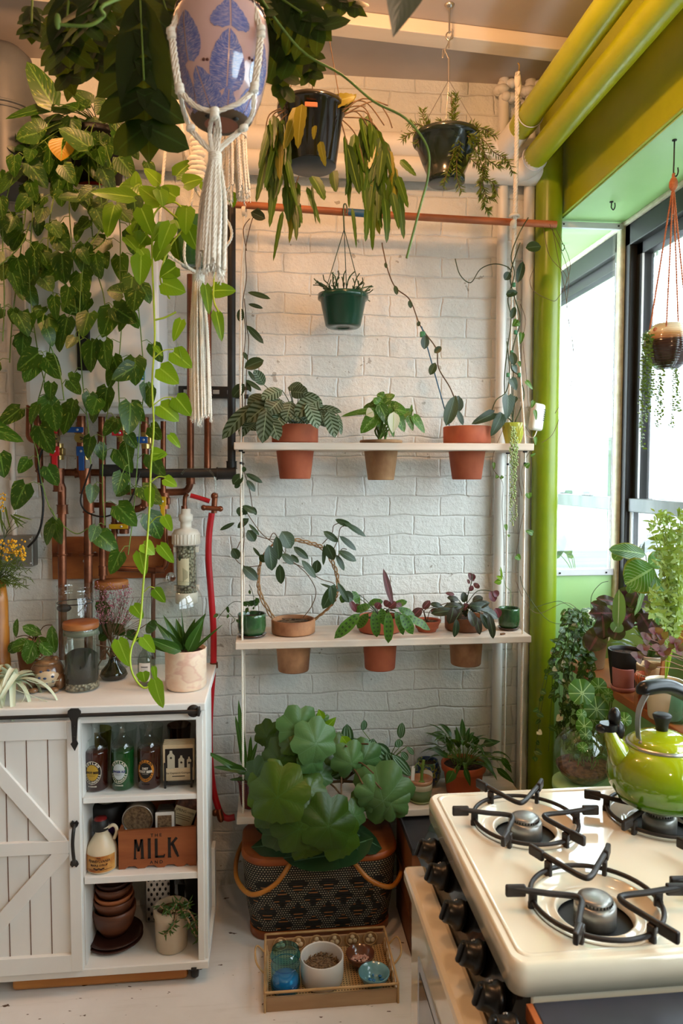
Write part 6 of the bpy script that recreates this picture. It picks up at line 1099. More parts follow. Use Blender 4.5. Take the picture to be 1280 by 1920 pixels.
# ---- things on the open shelves
G_amber = mat('root_beer_glass', rgb('2e0d06'), rgb('3c120a'), 5, rough=.06, coat=.8); G_grn = mat('ginger_ale_glass', rgb('0d3a14'), rgb('145020'), 5, rough=.06, coat=.8)
inkw = mat('label_white', rgb('d8d0c0'), rough=.5); inkb = mat('label_black', rgb('140c08'), rough=.5); inky = mat('label_gold', rgb('b08a28'), rough=.5); inko = mat('label_orange', rgb('c07a20'), rough=.5); inkblue = mat('label_blue', rgb('2a3470'), rough=.5)
def soda(lab, px, py, gm, ringm, ringink, cenm, l1, l2, ink, ringtext, bot):
    Y = 2.35; c = P(px, py, Y); c.z = zs1+.001; s_ = Y/FPX; R_ = 21*s_; t = thing('soda_bottle', lab, 'bottle', c, 'soda bottles on the top cart shelf'); H_ = 66*s_
    MB().lathe([(0, 0), (R_*.85, 0), (R_, .006), (R_, H_*1.06), (R_*.97, H_*1.12), (0, H_*1.14)], c, 32).build('bottle', gm, t)
    MB().lathe([(R_*.985, H_*1.10), (R_*.93, H_*1.24), (R_*.72, H_*1.36), (R_*.42, H_*1.44), (R_*.34, H_*1.52), (R_*.33, H_*1.80), (R_*.42, H_*1.81), (R_*.42, H_*1.90), (R_*.30, H_*1.90)], c, 20).build('neck', m_clear, t)
    a0 = -PI/2-.18; z0 = 37*s_; rx, ry = 16.5*s_, 21*s_
    def ad(mm, vf, off, dx=0, dy=0, ro=0): k = MB(); wrap_cyl(k, [(x*math.cos(ro)-y*math.sin(ro)+dx, x*math.sin(ro)+y*math.cos(ro)+dy) for x, y in vf[0]], vf[1], c, R_+off, a0, z0); return k
    vf = disc2(rx, ry, 40, .72)
    k = ad(None, vf, .0004); k.build('label_ring', ringm, t); ad(None, disc2(rx*.71, ry*.71, 36), .0005).build('label_centre', cenm, t)
    k = ad(None, disc2(rx*1.03, ry*1.03, 40, .96), .0006)
    for i, ch in enumerate(ringtext[0]): th = PI/2+ (len(ringtext[0])/2-.5-i)*.36; wrap_cyl(k, *(lambda g, th=th: ([(x*math.cos(th-PI/2)-y*math.sin(th-PI/2)+rx*.855*math.cos(th), x*math.sin(th-PI/2)+y*math.cos(th-PI/2)+ry*.855*math.sin(th)) for x, y in g[0]], g[1]))(text_geo(ch, .0105, .0004)), c, R_+.0007, a0, z0)
    for i, ch in enumerate(ringtext[1]): th = -PI/2+(i-len(ringtext[1])/2+.5)*.25; wrap_cyl(k, *(lambda g, th=th: ([(x*math.cos(th+PI/2)-y*math.sin(th+PI/2)+rx*.855*math.cos(th), x*math.sin(th+PI/2)+y*math.cos(th+PI/2)+ry*.855*math.sin(th)) for x, y in g[0]], g[1]))(text_geo(ch, .0078, .0003)), c, R_+.0007, a0, z0)
    g = text_geo('12 OUNCES', .0055, .0002); wrap_cyl(k, [(x, y-ry*1.22) for x, y in g[0]], g[1], c, R_+.0007, a0, z0); k.build('label_lettering', ringink, t)
    k = MB(); yy = .006 if l1 else 0
    if l1: g = text_geo(l1, .0095, .0005); wrap_cyl(k, [(x, y+.007) for x, y in g[0]], g[1], c, R_+.0009, a0, z0)
    g = text_geo(l2, .0098, .0005, .85 if len(l2) > 9 else .92); wrap_cyl(k, [(x*.98, y-(.003 if l1 else 0)) for x, y in g[0]], g[1], c, R_+.0009, a0, z0)
    g = grid2(rx*.7, .0007, 6, 1); wrap_cyl(k, [(x, y-.011) for x, y in g[0]], g[1], c, R_+.0009, a0, z0); vs_, fs = grid2(rx*1.0, .0005, 6, 1); wrap_cyl(k, [(x, y-.0075) for x, y in vs_], fs, c, R_+.0009, a0, z0); k.build('label_name', ink, t)
RT = ('BOYLAN', 'BOTTLEWORKS')
soda('brown root beer bottle with yellow oval label, left on the top cart shelf', 182, 1484, G_amber, inkb, inkw, inky, None, 'ROOT BEER', inkb, RT, 0)
soda('green ginger ale bottle with pale oval label between two brown bottles', 231, 1480, G_grn, mat('label_green', rgb('1a4a1e'), rough=.5), inkw, mat('label_pale', rgb('b8c0c0'), rough=.5), None, 'GINGER ALE', inkblue, RT, 0)
soda('dark brown diet root beer bottle with orange ringed label beside the coasters', 280, 1480, G_amber, inko, inkb, inkb, 'DIET', 'ROOT BEER', inkw, RT, 0)
def tumbler(lab, px, pyt, rpx, hpx, Y, m, col=None):
    c = P(px, 1480, Y); c.z = zs1+.001; r = sz(rpx, Y); h = P(px, pyt, Y).z-c.z; t = thing('drinking_glass', lab, 'glass', c, 'tall glasses at the back of the top cart shelf')
    MB().lathe([(0, 0), (r*.72, 0), (r*.74, .005), (r, h-.002), (r*.99, h), (r*.95, h-.002), (r*.70, .012), (0, .010)], c, 32).build('glass', m, t)
tumbler('tall olive tinted drinking glass behind the root beer bottle', 188, 1366, 22, 100, 2.48, glass('olive_glass', (.62, .58, .26)))
tumbler('clear tall glass behind the ginger ale bottle', 234, 1364, 24, 100, 2.49, m_clear); tumbler('clear tall glass behind the diet root beer bottle', 285, 1360, 22, 100, 2.49, m_clear); tumbler('clear tall glass with brown tint behind the coaster stack', 337, 1358, 22, 100, 2.51, glass('brown_glass', (.45, .25, .12)))
# coasters
Y = 2.345; a, b = P(306, 1470, Y), P(364, 1400, Y); m_cork = mat('coaster_paper', rgb('cdb48c'), rgb('ddc8a4'), 20, rough=.8)
for i in range(4):
    y_ = Y+.03-.010*i; t = thing('coaster', ('front most square coaster printed with three white bottles on black', 'second coaster from the front of the upright coaster stack', 'third coaster from the front of the upright coaster stack', 'rearmost coaster of the upright coaster stack')[3-i], 'coaster', (a.x, y_, zs1+.018), 'stack of square coasters')
    MB().bx(a.x-.002*i*0, b.x, y_-.007, y_, zs1+.018, zs1+.018+.128-.002*(i), .004).build('board', m_cork, t)
    if i == 3:
        k = MB().bx(a.x+.008, b.x-.004, y_-.0075, y_-.0068, zs1+.062, zs1+.132-.002*i, .0); k.build('print_ground', inkb, t)
        k = MB()
        for q, (cx, w_, h_) in enumerate(((.027, .024, .06), (.060, .019, .043), (.085, .014, .038))):
            x = a.x+cx; z = zs1+.060; pf = [(-w_/2, 0), (w_/2, 0), (w_/2, h_*.72), (w_*.2, h_*.85), (w_*.16, h_), (-w_*.16, h_), (-w_*.2, h_*.85), (-w_/2, h_*.72)]
            k.add([V((x+u, y_-.0082, z+v)) for u, v in pf], [list(range(8))], None, False)
        k.build('printed_bottle', mat('print_cream', rgb('c8c0a8'), rough=.7), t)
        k = MB(); 
        for q, (cx, z) in enumerate(((.027, .096), (.060, .08), (.085, .078))): k.add([V((a.x+cx+.0055*(1 if i2 % 2 == 0 else .45)*math.cos(i2*PI/6), y_-.0088, zs1+z+.0055*(1 if i2 % 2 == 0 else .45)*math.sin(i2*PI/6))) for i2 in range(12)], [list(range(12))], None, False)
        text_flat(k, "The Captain's Company", .0092, ((a.x+b.x)/2, y_-.0085, zs1+.045), (1, 0, 0), (0, 0, 1)); k.bx(a.x+.03, b.x-.03, y_-.0086, y_-.0084, zs1+.033, zs1+.0355); k.build('print', inkb, t)
t = thing('coaster_rack', 'black metal rack holding the stack of square coasters', 'rack', (a.x, Y-.02, zs1)); k = MB(); y0 = Y-.018
for x in (P(311, 1450, Y).x, P(360, 1450, Y).x): k.bx(x-.0035, x+.0035, y0-.004, y0, zs1, zs1+.085, .001).bx(x-.0035, x+.0035, y0, Y+.06, zs1+.008, zs1+.014, .001)
k.bx(P(311, 1450, Y).x, P(360, 1450, Y).x, y0-.003, y0+.001, zs1+.010, zs1+.02, .001); k.build('frame', m_iron, t)
# middle shelf: syrup jug
Y = 2.335; c = P(192, 1630, Y); c.z = zs2+.001; s_ = Y/FPX; t = thing('syrup_jug', 'cream plastic maple syrup jug with loop handle and dark red cap', 'jug', c)
m_jug = mat('jug_cream', rgb('d2c0a0'), rgb('dccbad'), 4, rough=.35)
MB().lathe([(0, 0), (24*s_, 0), (28*s_, .006), (28*s_, 34*s_), (26*s_, 44*s_), (19*s_, 56*s_), (12*s_, 66*s_), (11*s_, 72*s_), (14*s_, 80*s_), (12*s_, 81*s_)], c, 36).build('body', m_jug, t)
MB().tube(smooth_path([c+V((x*s_, 0, z*s_)) for x, z in ((12, 76), (20, 80), (26, 76), (27, 66), (22, 54))], 5), 3.2*s_, 10).build('handle', m_jug, t)
MB().lathe([(15*s_, 74*s_), (15*s_, 80*s_), (13.5*s_, 92*s_), (12*s_, 93*s_)], c+V((-2*s_, 0, 0)), 24).build('cap', m_black, t); MB().lathe([(12*s_, 91*s_), (11*s_, 95*s_), (0, 96*s_)], c+V((-2*s_, 0, 0)), 24).build('cap_top', mat('cap_red', rgb('7a1a18'), rough=.35), t)
k = MB(); vs_, fs = grid2(64*s_, 30*s_, 16, 2); wrap_cyl(k, vs_, fs, c, 28*s_+.0006, -PI/2, 20*s_); k.build('label', mat('label_amber', rgb('a05412'), rgb('cc9850'), 22, rough=.5), t)
k = MB()
for tx, sz_, dy, sx_ in (('Pure', .006, .021, 1), ('PENNSYLVANIA', .0125, .010, .82), ('MAPLE SYRUP', .010, -.003, .9)): g = text_geo(tx, sz_, .0003, sx_); wrap_cyl(k, [(x, y+dy) for x, y in g[0]], g[1], c, 28*s_+.0012, -PI/2, 20*s_)
for q in range(5): vs_, fs = disc2(.004+.001*(q % 2), .0025); wrap_cyl(k, [(x-.014+.007*q, y-.013-.002*(q % 2)) for x, y in vs_], fs, c, 28*s_+.0012, -PI/2, 20*s_)
vs_, fs = grid2(50*s_, .0014, 12, 1); wrap_cyl(k, [(x, y-.018) for x, y in vs_], fs, c, 28*s_+.0012, -PI/2, 20*s_); k.build('label_lettering', mat('label_brown', rgb('3a1c0c'), rough=.5), t)
# black jar behind
Y = 2.45; c = P(204, 1600, Y); c.z = zs2+.001; s_ = Y/FPX; t = thing('supplement_tub', 'black lidded tub with purple label behind the syrup jug', 'tub', c)
MB().lathe([(0, 0), (29*s_, 0), (30*s_, .005), (30*s_, 62*s_), (27*s_, 68*s_)], c, 32).build('tub', mat('tub_purple_black', rgb('1c1420'), rgb('2c2034'), 6, rough=.4), t); MB().lathe([(33*s_, 66*s_), (34*s_, 90*s_), (31*s_, 93*s_), (0, 93*s_)], c, 36).build('lid', m_black, t)
k = MB(); vs_, fs = disc2(8*s_, 8*s_); wrap_cyl(k, [(x+.02, y) for x, y in vs_], fs, c, 30*s_+.0008, -PI/2, 50*s_); k.build('purple_spot', mat('spot_purple', rgb('4a2a6a'), rough=.4), t)
tag(MB().lathe([(0, 94*s_), (19*s_, 94*s_), (20*s_, 110*s_), (0, 112*s_)], c, 20).build('folded_cloth', mat('crumpled_white', rgb('b0a894'), rgb('888070'), 50, rough=.8, bump=1, bdist=.006)), 'crumpled pale bag sitting on the black tub lid', 'bag')
# milk crate
Y = 2.315; x0, x1 = P(222, 1600, Y).x, P(368, 1600, Y).x; z1 = P(300, 1553, Y).z; z0 = zs2+.001
t = thing('milk_crate', 'small orange brown wooden crate stencilled MILK on the middle cart shelf', 'crate', ((x0+x1)/2, Y, z0)); m_cr = mat('crate_wood', rgb('8a4a24'), rgb('a86236'), 4, (.7, 5, 5), rough=.55, detail=6)
k = MB(); n = 24; prof = []
for i in range(n+1): u = i/n; prof.append((x0+(x1-x0)*u, z0+(.008 if (int(u*8) % 2 == 1 and .1 < u < .9) else .0)))
poly = prof+[(x1, z1), (x0, z1-.004)]; k.prism(poly, .010, M(((1, 0, 0, 0), (0, 0, 1, Y), (0, 1, 0, 0), (0, 0, 0, 1)))); k.build('front_board', m_cr, t)
MB().bx(x0, x0+.009, Y+.01, Y+.20, z0, z1-.004, .001).bx(x1-.009, x1, Y+.01, Y+.20, z0, z1-.004, .001).bx(x0, x1, Y+.2, Y+.21, z0, z1-.004, .001).bx(x0, x1, Y+.01, Y+.2, z0+.003, z0+.009, .001).build('side_boards', m_cr, t)
k = MB(); xm = (x0+x1)/2-.004; ux, uy = (1, 0, .0), (0, 0, 1); o_ = lambda dx, dz: (xm+dx, Y-.0008, (z0+z1)/2+dz)
text_flat(k, 'T H E', .015, o_(0, .043), ux, uy, .0003); text_flat(k, 'A N D', .015, o_(0, -.047), ux, uy, .0003)
def strokes(L_): 
    for (xa, za, xb, zb2, w_) in L_: a = V(o_(xa, za)); b = V(o_(xb, zb2)); d = (b-a); k.box((a+b)/2, (d.length, .0008, w_), M.Rotation(-math.atan2(d.z, d.x), 3, 'Y'))
q = .032
strokes([(-.068, -q, -.066, q, .006), (-.044, -q, -.046, q, .009), (-.066, q, -.056, -.008, .008), (-.056, -.008, -.046, q, .005), (-.072, -q, -.062, -q, .003), (-.050, -q, -.038, -q, .003), (-.022, -q, -.022, q, .009), (-.027, q, -.017, q, .003), (-.027, -q, -.017, -q, .003), (.000, -q, .000, q, .009), (-.002, -q+.003, .024, -q+.003, .007), (.024, -q, .026, -q+.010, .004), (.042, -q, .042, q, .009), (.046, .008, .066, q, .008), (.052, .012, .066, -q+.01, .009), (.066, -q+.01, .070, -q, .007), (.037, q, .048, q, .003), (.037, -q, .048, -q, .003)])
k.build('lettering', inkb, t)
m_seed = mat('dried_herbs', rgb('5a4430'), rgb('8a7050'), 120, rough=.9, bump=1, bdist=.004)
c = P(257, 1540, 2.35); r = sz(29, 2.35); rx_ = rot_to((0, -1, -.05)); t = thing('tin', 'round silver tin with clear window of dried herbs standing in the milk crate', 'tin', c); c2 = V((c.x, 2.36, c.z))
MB().lathe([(0, -.05), (r, -.05), (r, 0), (r*.93, .001), (r*.93, -.004)], c2, 40, rot=rx_).build('body', mat('dull_tin', (.30, .28, .24), rough=.3, metal=.9), t); MB().lathe([(0, -.002), (r*.92, -.002)], c2, 30, rot=rx_).build('herbs', m_seed, t); k = MB(); torus(k, c2+V((0, -.001, 0)), r*.965, .0028, 40, 8, V((1, 0, 0)), V((0, 0, 1))); k.build('rim', m_steel if False else M_steel, t)
c = P(309, 1545, 2.35); t = thing('square_tin', 'small rounded square tin of dried herbs beside the round tin in the crate', 'tin', c); w_ = sz(36, 2.35)
MB().box(c+V((0, .035, 0)), (w_, .07, w_*1.3), None, .012).build('body', MT['dull_tin'], t); MB().box(c, (w_*.98, .008, w_*1.3), None, .010, seg=3).build('frame', m_white, t); MB().box(c+V((0, -.005, 0)), (w_*.72, .003, w_*1.0), None, .008).build('herbs', m_seed, t)
c = P(345, 1525, 2.40); t = thing('herb_bag', 'tilted clear bag of brown herbs with pale paper label at the crate right end', 'bag', c); R_ = M.Rotation(.35, 3, 'Y'); MB().box(c, (.085, .04, .16), R_, .018, seg=3).build('bag', mat('bag_brown', rgb('3a1c12'), rgb('6a4030'), 60, rough=.25, bump=.6), t)
MB().box(c+R_ @ V((0, -.021, .0)), (.070, .001, .062), R_).build('label', MT['paper_label'], t); k = MB(); text_flat(k, 'SPRING roots', .0135, c+R_ @ V((0, -.0225, .018)), R_ @ V((1, 0, 0)), V(R_ @ V((0, 0, 1))), 0, .8); [k.box(c+R_ @ V((0, -.022, .004-.007*q)), (.05, .0006, .0012), R_) for q in range(3)]; k.build('lettering', inkb, t)
a = P(240, 1515, 2.70); tag(MB().bx(P(235, 1510, 2.6).x, P(366, 1510, 2.6).x, 2.575, 2.59, zs2+.001, zs1-.03, .003).build('bamboo_board', mat('bamboo', rgb('9a7a3c'), rgb('b89650'), 6, (1, 1, 9), rough=.5)), 'pale bamboo board leaning at the back behind the milk crate', 'board')
# bottom shelf
zs3 = zb_; m_dw = mat('dark_wood_bowl', rgb('2e160e'), rgb('45241a'), 6, (1, 1, 5), rough=.4); m_mw = mat('brown_wood_bowl', rgb('4e2a18'), rgb('6e4028'), 5, (1, 1, 6), rough=.4)
Y = 2.41; x = P(215, 1760, Y).x; s_ = Y/FPX; z = zs3+.001
for i, lab in enumerate(('lower of the two dark wooden plates on the cart floor', 'upper of the two dark wooden plates, under the bowls')):
    t = tag(MB().lathe([(0, 0), (34*s_, 0), (52*s_, .010), (52*s_, .013), (40*s_, .007), (0, .006)], (x, Y, z), 40).build('wooden_plate', m_dw), lab, 'plate', 'dark wooden plates'); z += .014
for i, (r, h, m_, lab) in enumerate(((40, .092, m_mw, 'largest bottom bowl of the stack of wooden bowls'), (37, .055, m_mw, 'second bowl up in the stack of wooden bowls'), (35, .035, MT['crate_wood'], 'reddish third bowl up in the stack of wooden bowls'), (34, .045, m_mw, 'fourth bowl of the wooden stack, close under the shelf'), (31, .03, m_dw, 'dark topmost wooden bowl of the stack'))):
    tag(MB().lathe([(0, 0), (r*.55*s_, 0), (r*.85*s_, h*.35), (r*s_, h*.8), (r*s_, h), (r*.94*s_, h), (r*.8*s_, h*.5), (0, h*.25)], (x, Y, z), 36).build('wooden_bowl', m_), lab, 'bowl', 'stacked wooden bowls'); z += h*.62 if i else h*.75
Y = 2.49; a, b = P(273, 1740, Y), P(327, 1648, Y); t = thing('box_grater', 'upright metal box grater with black teardrop holes behind the little crock', 'grater', (a.x, Y, zs3)); hz = cz(1640)-.03-zs3
MB().bx(a.x, b.x, Y, Y+.07, zs3, zs3+hz, .004).build('body', M_steel, t); k = MB()
for i in range(5):
    for j in range(11):
        p = V((a.x+.012+i*.0195+(.0097 if j % 2 else 0), Y-.001, zs3+.014+j*.0175)); 
        if p.x < b.x-.006: k.ball(p, (.0042, .002, .0065), 8)
k.build('grating_hole', m_black, t)
Y = 2.355; c = P(322, 1774, Y); c.z = zs3+.001; s_ = Y/FPX; t = plant('potted_succulent', 'small cream crock with straggly spiky succulent stems on the cart bottom shelf', c)
add_pot(t, c, 32*s_, 29*s_, 80*s_, mat('crock_cream', rgb('bfae94'), rgb('cdbda4'), 4, rough=.3), prof=[(0, 0), (27*s_, 0), (29*s_, .004), (31*s_, 60*s_), (33*s_, 64*s_), (33*s_, 78*s_), (31*s_, 80*s_), (28*s_, 79*s_), (28*s_, 60*s_)], soil=M_bark, sl=.02)
lm, sm = MB(), MB()
for pts in ([(330, 1710), (345, 1712), (358, 1735), (372, 1762)], [(335, 1712), (350, 1706), (365, 1725), (370, 1745)], [(320, 1712), (325, 1700), (335, 1690)], [(330, 1715), (325, 1735), (308, 1752)], [(328, 1708), (312, 1705), (300, 1698)], [(335, 1708), (350, 1700), (354, 1692)]):
    path = pts_l(pts, Y-.06); sm.tube(path, .0035, 6)
    for q in path[3:]:
        for s2 in range(3): leaf(lm, q, (rn(-1, 1), rn(-.8, .3), rn(-.7, .8)), (0, -1, .3), rn(.018, .03), .006, 'strap', .2, .3, 3)
lm.build('foliage', L_lily, t); sm.build('stem', mat('succulent_stem', rgb('8a6a50'), rgb('a88a68'), 60, rough=.8), t)
c = P(345, 1700, 2.53); c.z = zs3+.001; tag(MB().lathe([(0, 0), (.055, 0), (.06, .01), (.06, .15), (.035, .19), (.033, .22), (0, .22)], c, 28).build('dark_bottle', mat('dark_glass', rgb('0c0f0c'), rough=.08, coat=.5)), 'dark glossy glass jug in the shade behind the cream crock', 'jug')
# ================================================================ ON THE CART TOP
zc = zt_+.001
def topc(px, Y): p = P(px, 1200, Y); return V((p.x, Y, zc))
def zy(y, Y): return P(200, y, Y).z-zc
m_cork2 = mat('olive_wood_lid', rgb('7a4420'), rgb('b87840'), 6, (1, 1, 6), rough=.5, detail=6)
Y = 2.62; c = topc(142, Y); s_ = Y/FPX; H_ = zy(1097, Y); R_ = 31*s_; t = thing('storage_jar', 'tall clear glass jar without lid standing behind the moss jar', 'jar', c)
MB().lathe([(0, .003), (R_*.95, .003), (R_*1.08, .012), (R_*1.08, H_-.055), (R_*.97, H_-.04), (R_*.97, H_-.03), (R_*1.02, H_-.028), (R_*1.02, H_-.022), (R_*.97, H_-.02), (R_*.98, H_-.004), (R_*1.02, H_), (R_*.95, H_)], c, 40).build('glass', m_clear, t)
k = MB(); k.ball(c+V((-.03, -.03, H_-.075)), (.026, .014, .015), 14); k.build('dark_lump', m_black, t); k = MB(); torus(k, c+V((0, 0, H_-.06)), R_*1.0, .002, 40, 6); k.build('wire', m_black, t)
Y = 2.44; c = topc(152, Y); s_ = Y/FPX; H_ = zy(1176, Y); R_ = 31*s_; t = thing('moss_jar', 'front glass jar with wooden lid holding dark moss over pebbles', 'jar', c)
MB().lathe([(0, .002), (R_*.93, .002), (R_, .008), (R_, H_-.006), (R_*.98, H_)], c, 40).build('glass', m_clear, t); MB().lathe([(0, .004), (R_*.95, .006), (R_*.95, .026), (0, .030)], c, 32).build('pebbles', MT['pebbles'], t)
k = MB(); k.lathe([(0, .026), (R_*.93, .028), (R_*.94, .065), (R_*.93, .115), (R_*.6, .13), (0, .135)], c, 32); k.build('moss', mat('dark_moss', rgb('0c110a'), rgb('1a2414'), 40, rough=.9, bump=1), t); MB().lathe([(R_*.92, H_-.022), (R_*.985, H_-.020), (R_*.985, H_-.006), (R_*.92, H_-.004)], c, 32).build('seal', mat('seal_grey', rgb('6a7060'), rough=.4), t)
MB().lathe([(0, H_), (R_*1.0, H_), (R_*1.03, H_+.004), (R_*1.03, H_+.018), (R_*.99, H_+.022), (0, H_+.022)], c, 40).build('lid', m_cork2, t)
Y = 2.70; c = topc(211, Y); s_ = Y/FPX; H_ = zy(1102, Y); R_ = 29*s_; t = thing('tall_lidded_jar', 'tall glass jar with olive wood lid behind the pink dried flowers', 'jar', c)
MB().lathe([(0, .002), (R_*.95, .002), (R_, .01), (R_, H_)], c, 40).build('glass', m_clear, t); MB().lathe([(0, H_), (R_*1.03, H_), (R_*1.03, H_+.024), (R_*.99, H_+.027), (0, H_+.027)], c, 40).build('lid', m_cork2, t)
# bud vase with pink dried flowers
Y = 2.55; c = topc(212, Y); s_ = Y/FPX; t = thing('bud_vase', 'small smoky glass bud vase of pink dried blooms and dark twigs', 'vase', c)
MB().lathe([(0, .002), (20*s_, .002), (25*s_, .015), (22*s_, .03), (11*s_, .055), (7*s_, .075), (8*s_, .085), (7*s_, .085)], c, 32).build('vase', glass('smoke_glass', (.28, .27, .20)), t)
sm, fl, lm = MB(), MB(), MB()
for i in range(46):
    e = P(rn(182, 245), rn(1098, 1165), Y+rn(-.05, .05)); b_ = P(208, 1205, Y); m_ = b_.lerp(e, .55)+V((rn(-.015, .015), rn(-.02, .02), 0)); sm.tube(smooth_path([c+V((0, 0, .08)), b_, m_, e], 3), .0008, 4)
    for q in range(14): fl.ball(e+V((rn(-.014, .014), rn(-.014, .014), rn(-.02, .02))), rn(.0012, .0026), 5)
for i in range(16): e = P(rn(225, 275), rn(1120, 1185), Y+rn(-.04, .03)); sm.tube(smooth_path([c+V((0, 0, .08)), P(222, 1190, Y), e], 4), .0010, 4)
for i in range(7): e = P(rn(180, 235), rn(1205, 1262), Y-.02); sm.tube([P(208, 1235, Y-.01), P(200+rn(-8, 12), 1215, Y-.02), e], .0025, 5)
for a, b, w_ in (((205, 1150), (180, 1128), 24), ((215, 1170), (185, 1182), 26), ((228, 1170), (215, 1190), 30), ((190, 1165), (205, 1190), 24), ((275, 1170), (292, 1180), 28), ((240, 1180), (255, 1200), 20), ((205, 1185), (185, 1200), 18)): lp(lm, a, b, Y+.03, w_, 'oval', (0, -1, .3), .3, sm=sm, st=(212, 1235, Y))
sm.build('stem', M_stemb, t); fl.build('flower', L_pink, t); lm.build('foliage', L_dark, t)
# cloche
Y = 2.64; c = topc(328, Y); s_ = Y/FPX; H_ = zy(1092, Y); R_ = 52*s_; t = thing('glass_cloche', 'clear glass dome cloche with round knob behind the marbled pot', 'cloche', c)
MB().lathe([(R_, 0), (R_, H_-.09), (R_*.96, H_-.055), (R_*.82, H_-.025), (R_*.55, H_-.007), (.012, H_)], c, 48).build('dome', m_clear, t); k = MB(); k.ball(c+V((-.012, 0, H_+.016)), .018, 20); k.lathe([(.010, -.004), (.008, .004)], c+V((-.012, 0, H_)), 16)
gm, nt, b = newmat('solid_glass'); b.inputs['Transmission Weight'].default_value = 1; b.inputs['Roughness'].default_value = 0; b.inputs['IOR'].default_value = 1.45; k.build('knob', gm, t)
# labelled bottle
Y = 2.46; c = topc(274, Y); s_ = Y/FPX; t = thing('apothecary_bottle', 'small clear square bottle with white label under the neon vine', 'bottle', c)
MB().lathe([(0, .002), (14*s_, .002), (16*s_, .006), (16*s_, 48*s_), (13*s_, 58*s_), (7*s_, 66*s_), (7*s_, 84*s_), (9*s_, 85*s_), (9*s_, 90*s_), (6*s_, 90*s_)], c, 28).build('glass', glass('grey_glass', (.62, .66, .6)), t)
k = MB(); vs_, fs = grid2(22*s_, 34*s_, 8, 2); wrap_cyl(k, vs_, fs, c, 16*s_+.0008, -PI/2-.1, 28*s_); k.build('label', m_white, t); k = MB()
for q in range(6): g = grid2(.024, .0009 if q else .003, 6, 1); wrap_cyl(k, [(x, y+.018-.006*q) for x, y in g[0]], g[1], c, 16*s_+.0014, -PI/2-.1, 28*s_)
k.build('lettering', inkb, t)
# marbled pot
Y = 2.42; c = topc(348, Y); s_ = Y/FPX; t = plant('potted_bird_nest_plant', 'upright glossy green plant in pale pink marbled cylinder pot at the cart corner', c)
m, nt, b = newmat('pink_marble'); n_ = noise(nt, coords(nt, (1, 1, 1.4)), 9, 3, .6); nt.links.new(ramp(nt, n_, [(.35, rgb('dcb89c')), (.5, rgb('e4cdb4')), (.56, rgb('d4ac98')), (.62, rgb('dcc0a8'))]), b.inputs['Base Color']); b.inputs['Roughness'].default_value = .35
H_ = zy(1218, Y); R_ = 38*s_; add_pot(t, c, R_, R_, H_, m, prof=[(0, 0), (R_*.86, 0), (R_*.96, .006), (R_, .016), (R_, H_-.003), (R_*.985, H_), (R_*.95, H_), (R_*.94, H_-.03)], sl=.012)
lm, sm = MB(), MB()
for a, b, w_, y in (((340, 1222), (272, 1195), 24, Y-.07), ((335, 1222), (228, 1190), 18, Y-.05), ((345, 1220), (385, 1150), 28, Y), ((352, 1222), (382, 1160), 26, Y-.05), ((342, 1220), (306, 1153), 18, Y+.02), ((345, 1220), (330, 1160), 26, Y+.03), ((360, 1222), (418, 1170), 7, Y-.02), ((348, 1222), (365, 1160), 22, Y+.02), ((345, 1222), (340, 1142), 5, Y), ((335, 1224), (318, 1190), 22, Y-.05), ((358, 1222), (372, 1175), 20, Y-.03), ((338, 1222), (290, 1165), 20, Y+.0)): lp(lm, a, b, y, w_, 'lance', (rn(-.3, .3), -1, .3), .5, .25)
lm.build('foliage', L_lily, t)
# toad pot
Y = 2.45; c = topc(88, Y); s_ = Y/FPX; t = thing('toad_pot', 'brown glazed ceramic toad planter with blue dotted cream belly', 'pot', c); m_toad = glaze('toad_brown', '5a3a24', '8a6848', 30, .25)
k = MB(); k.ball(c+V((0, 0, 30*s_)), (30*s_, 27*s_, 30*s_), 24); k.ball(c+V((-24*s_, -8*s_, 16*s_)), (11*s_, 14*s_, 16*s_), 14).ball(c+V((24*s_, -8*s_, 16*s_)), (11*s_, 14*s_, 16*s_), 14); k.ball(c+V((-18*s_, -26*s_, 5*s_)), (9*s_, 8*s_, 5*s_), 10).ball(c+V((18*s_, -26*s_, 5*s_)), (9*s_, 8*s_, 5*s_), 10)
k.ball(c+V((-15*s_, -4*s_, 56*s_)), (7*s_, 7*s_, 6*s_), 10).ball(c+V((15*s_, -4*s_, 56*s_)), (7*s_, 7*s_, 6*s_), 10); k.ball(c+V((0, -6*s_, 50*s_)), (22*s_, 18*s_, 8*s_), 16); k.build('body', m_toad, t)
MB().ball(c+V((2*s_, -7*s_, 26*s_)), (25*s_, 23*s_, 22*s_), 24).build('belly', glaze('toad_belly', 'b8a484', 'c8b496', 20, .25), t)
k = MB()
for (dx, dz) in ((-6, 38), (6, 40), (-8, 28), (2, 27), (14, 29), (-8, 19), (3, 16), (14, 20), (-16, 26)): 
    u, w_ = dx/25, (dz-26)/22; k.ball(c+V(((2+dx)*s_, (-7-23*math.sqrt(max(0, 1-u*u-w_*w_)))*s_, dz*s_)), (3.2*s_, 1.5*s_, 2.2*s_), 8)
k.build('dot', mat('toad_blue', rgb('3a4a66'), rough=.3), t)
t = plant('small_air_plant', 'tiny spiky silver air plant sprouting from the toad planter', c+V((-8*s_, 0, 56*s_))); lm = MB()
for i in range(18): a = rn(0, 6.28); leaf(lm, c+V((-10*s_, -4*s_, 55*s_)), (math.cos(a), math.sin(a)*.6, rn(.1, 1)), (0, 0, 1), rn(.03, .055), .005, 'strap', rn(.3, 1.2), .3, 5)
lm.build('foliage', L_air, t)
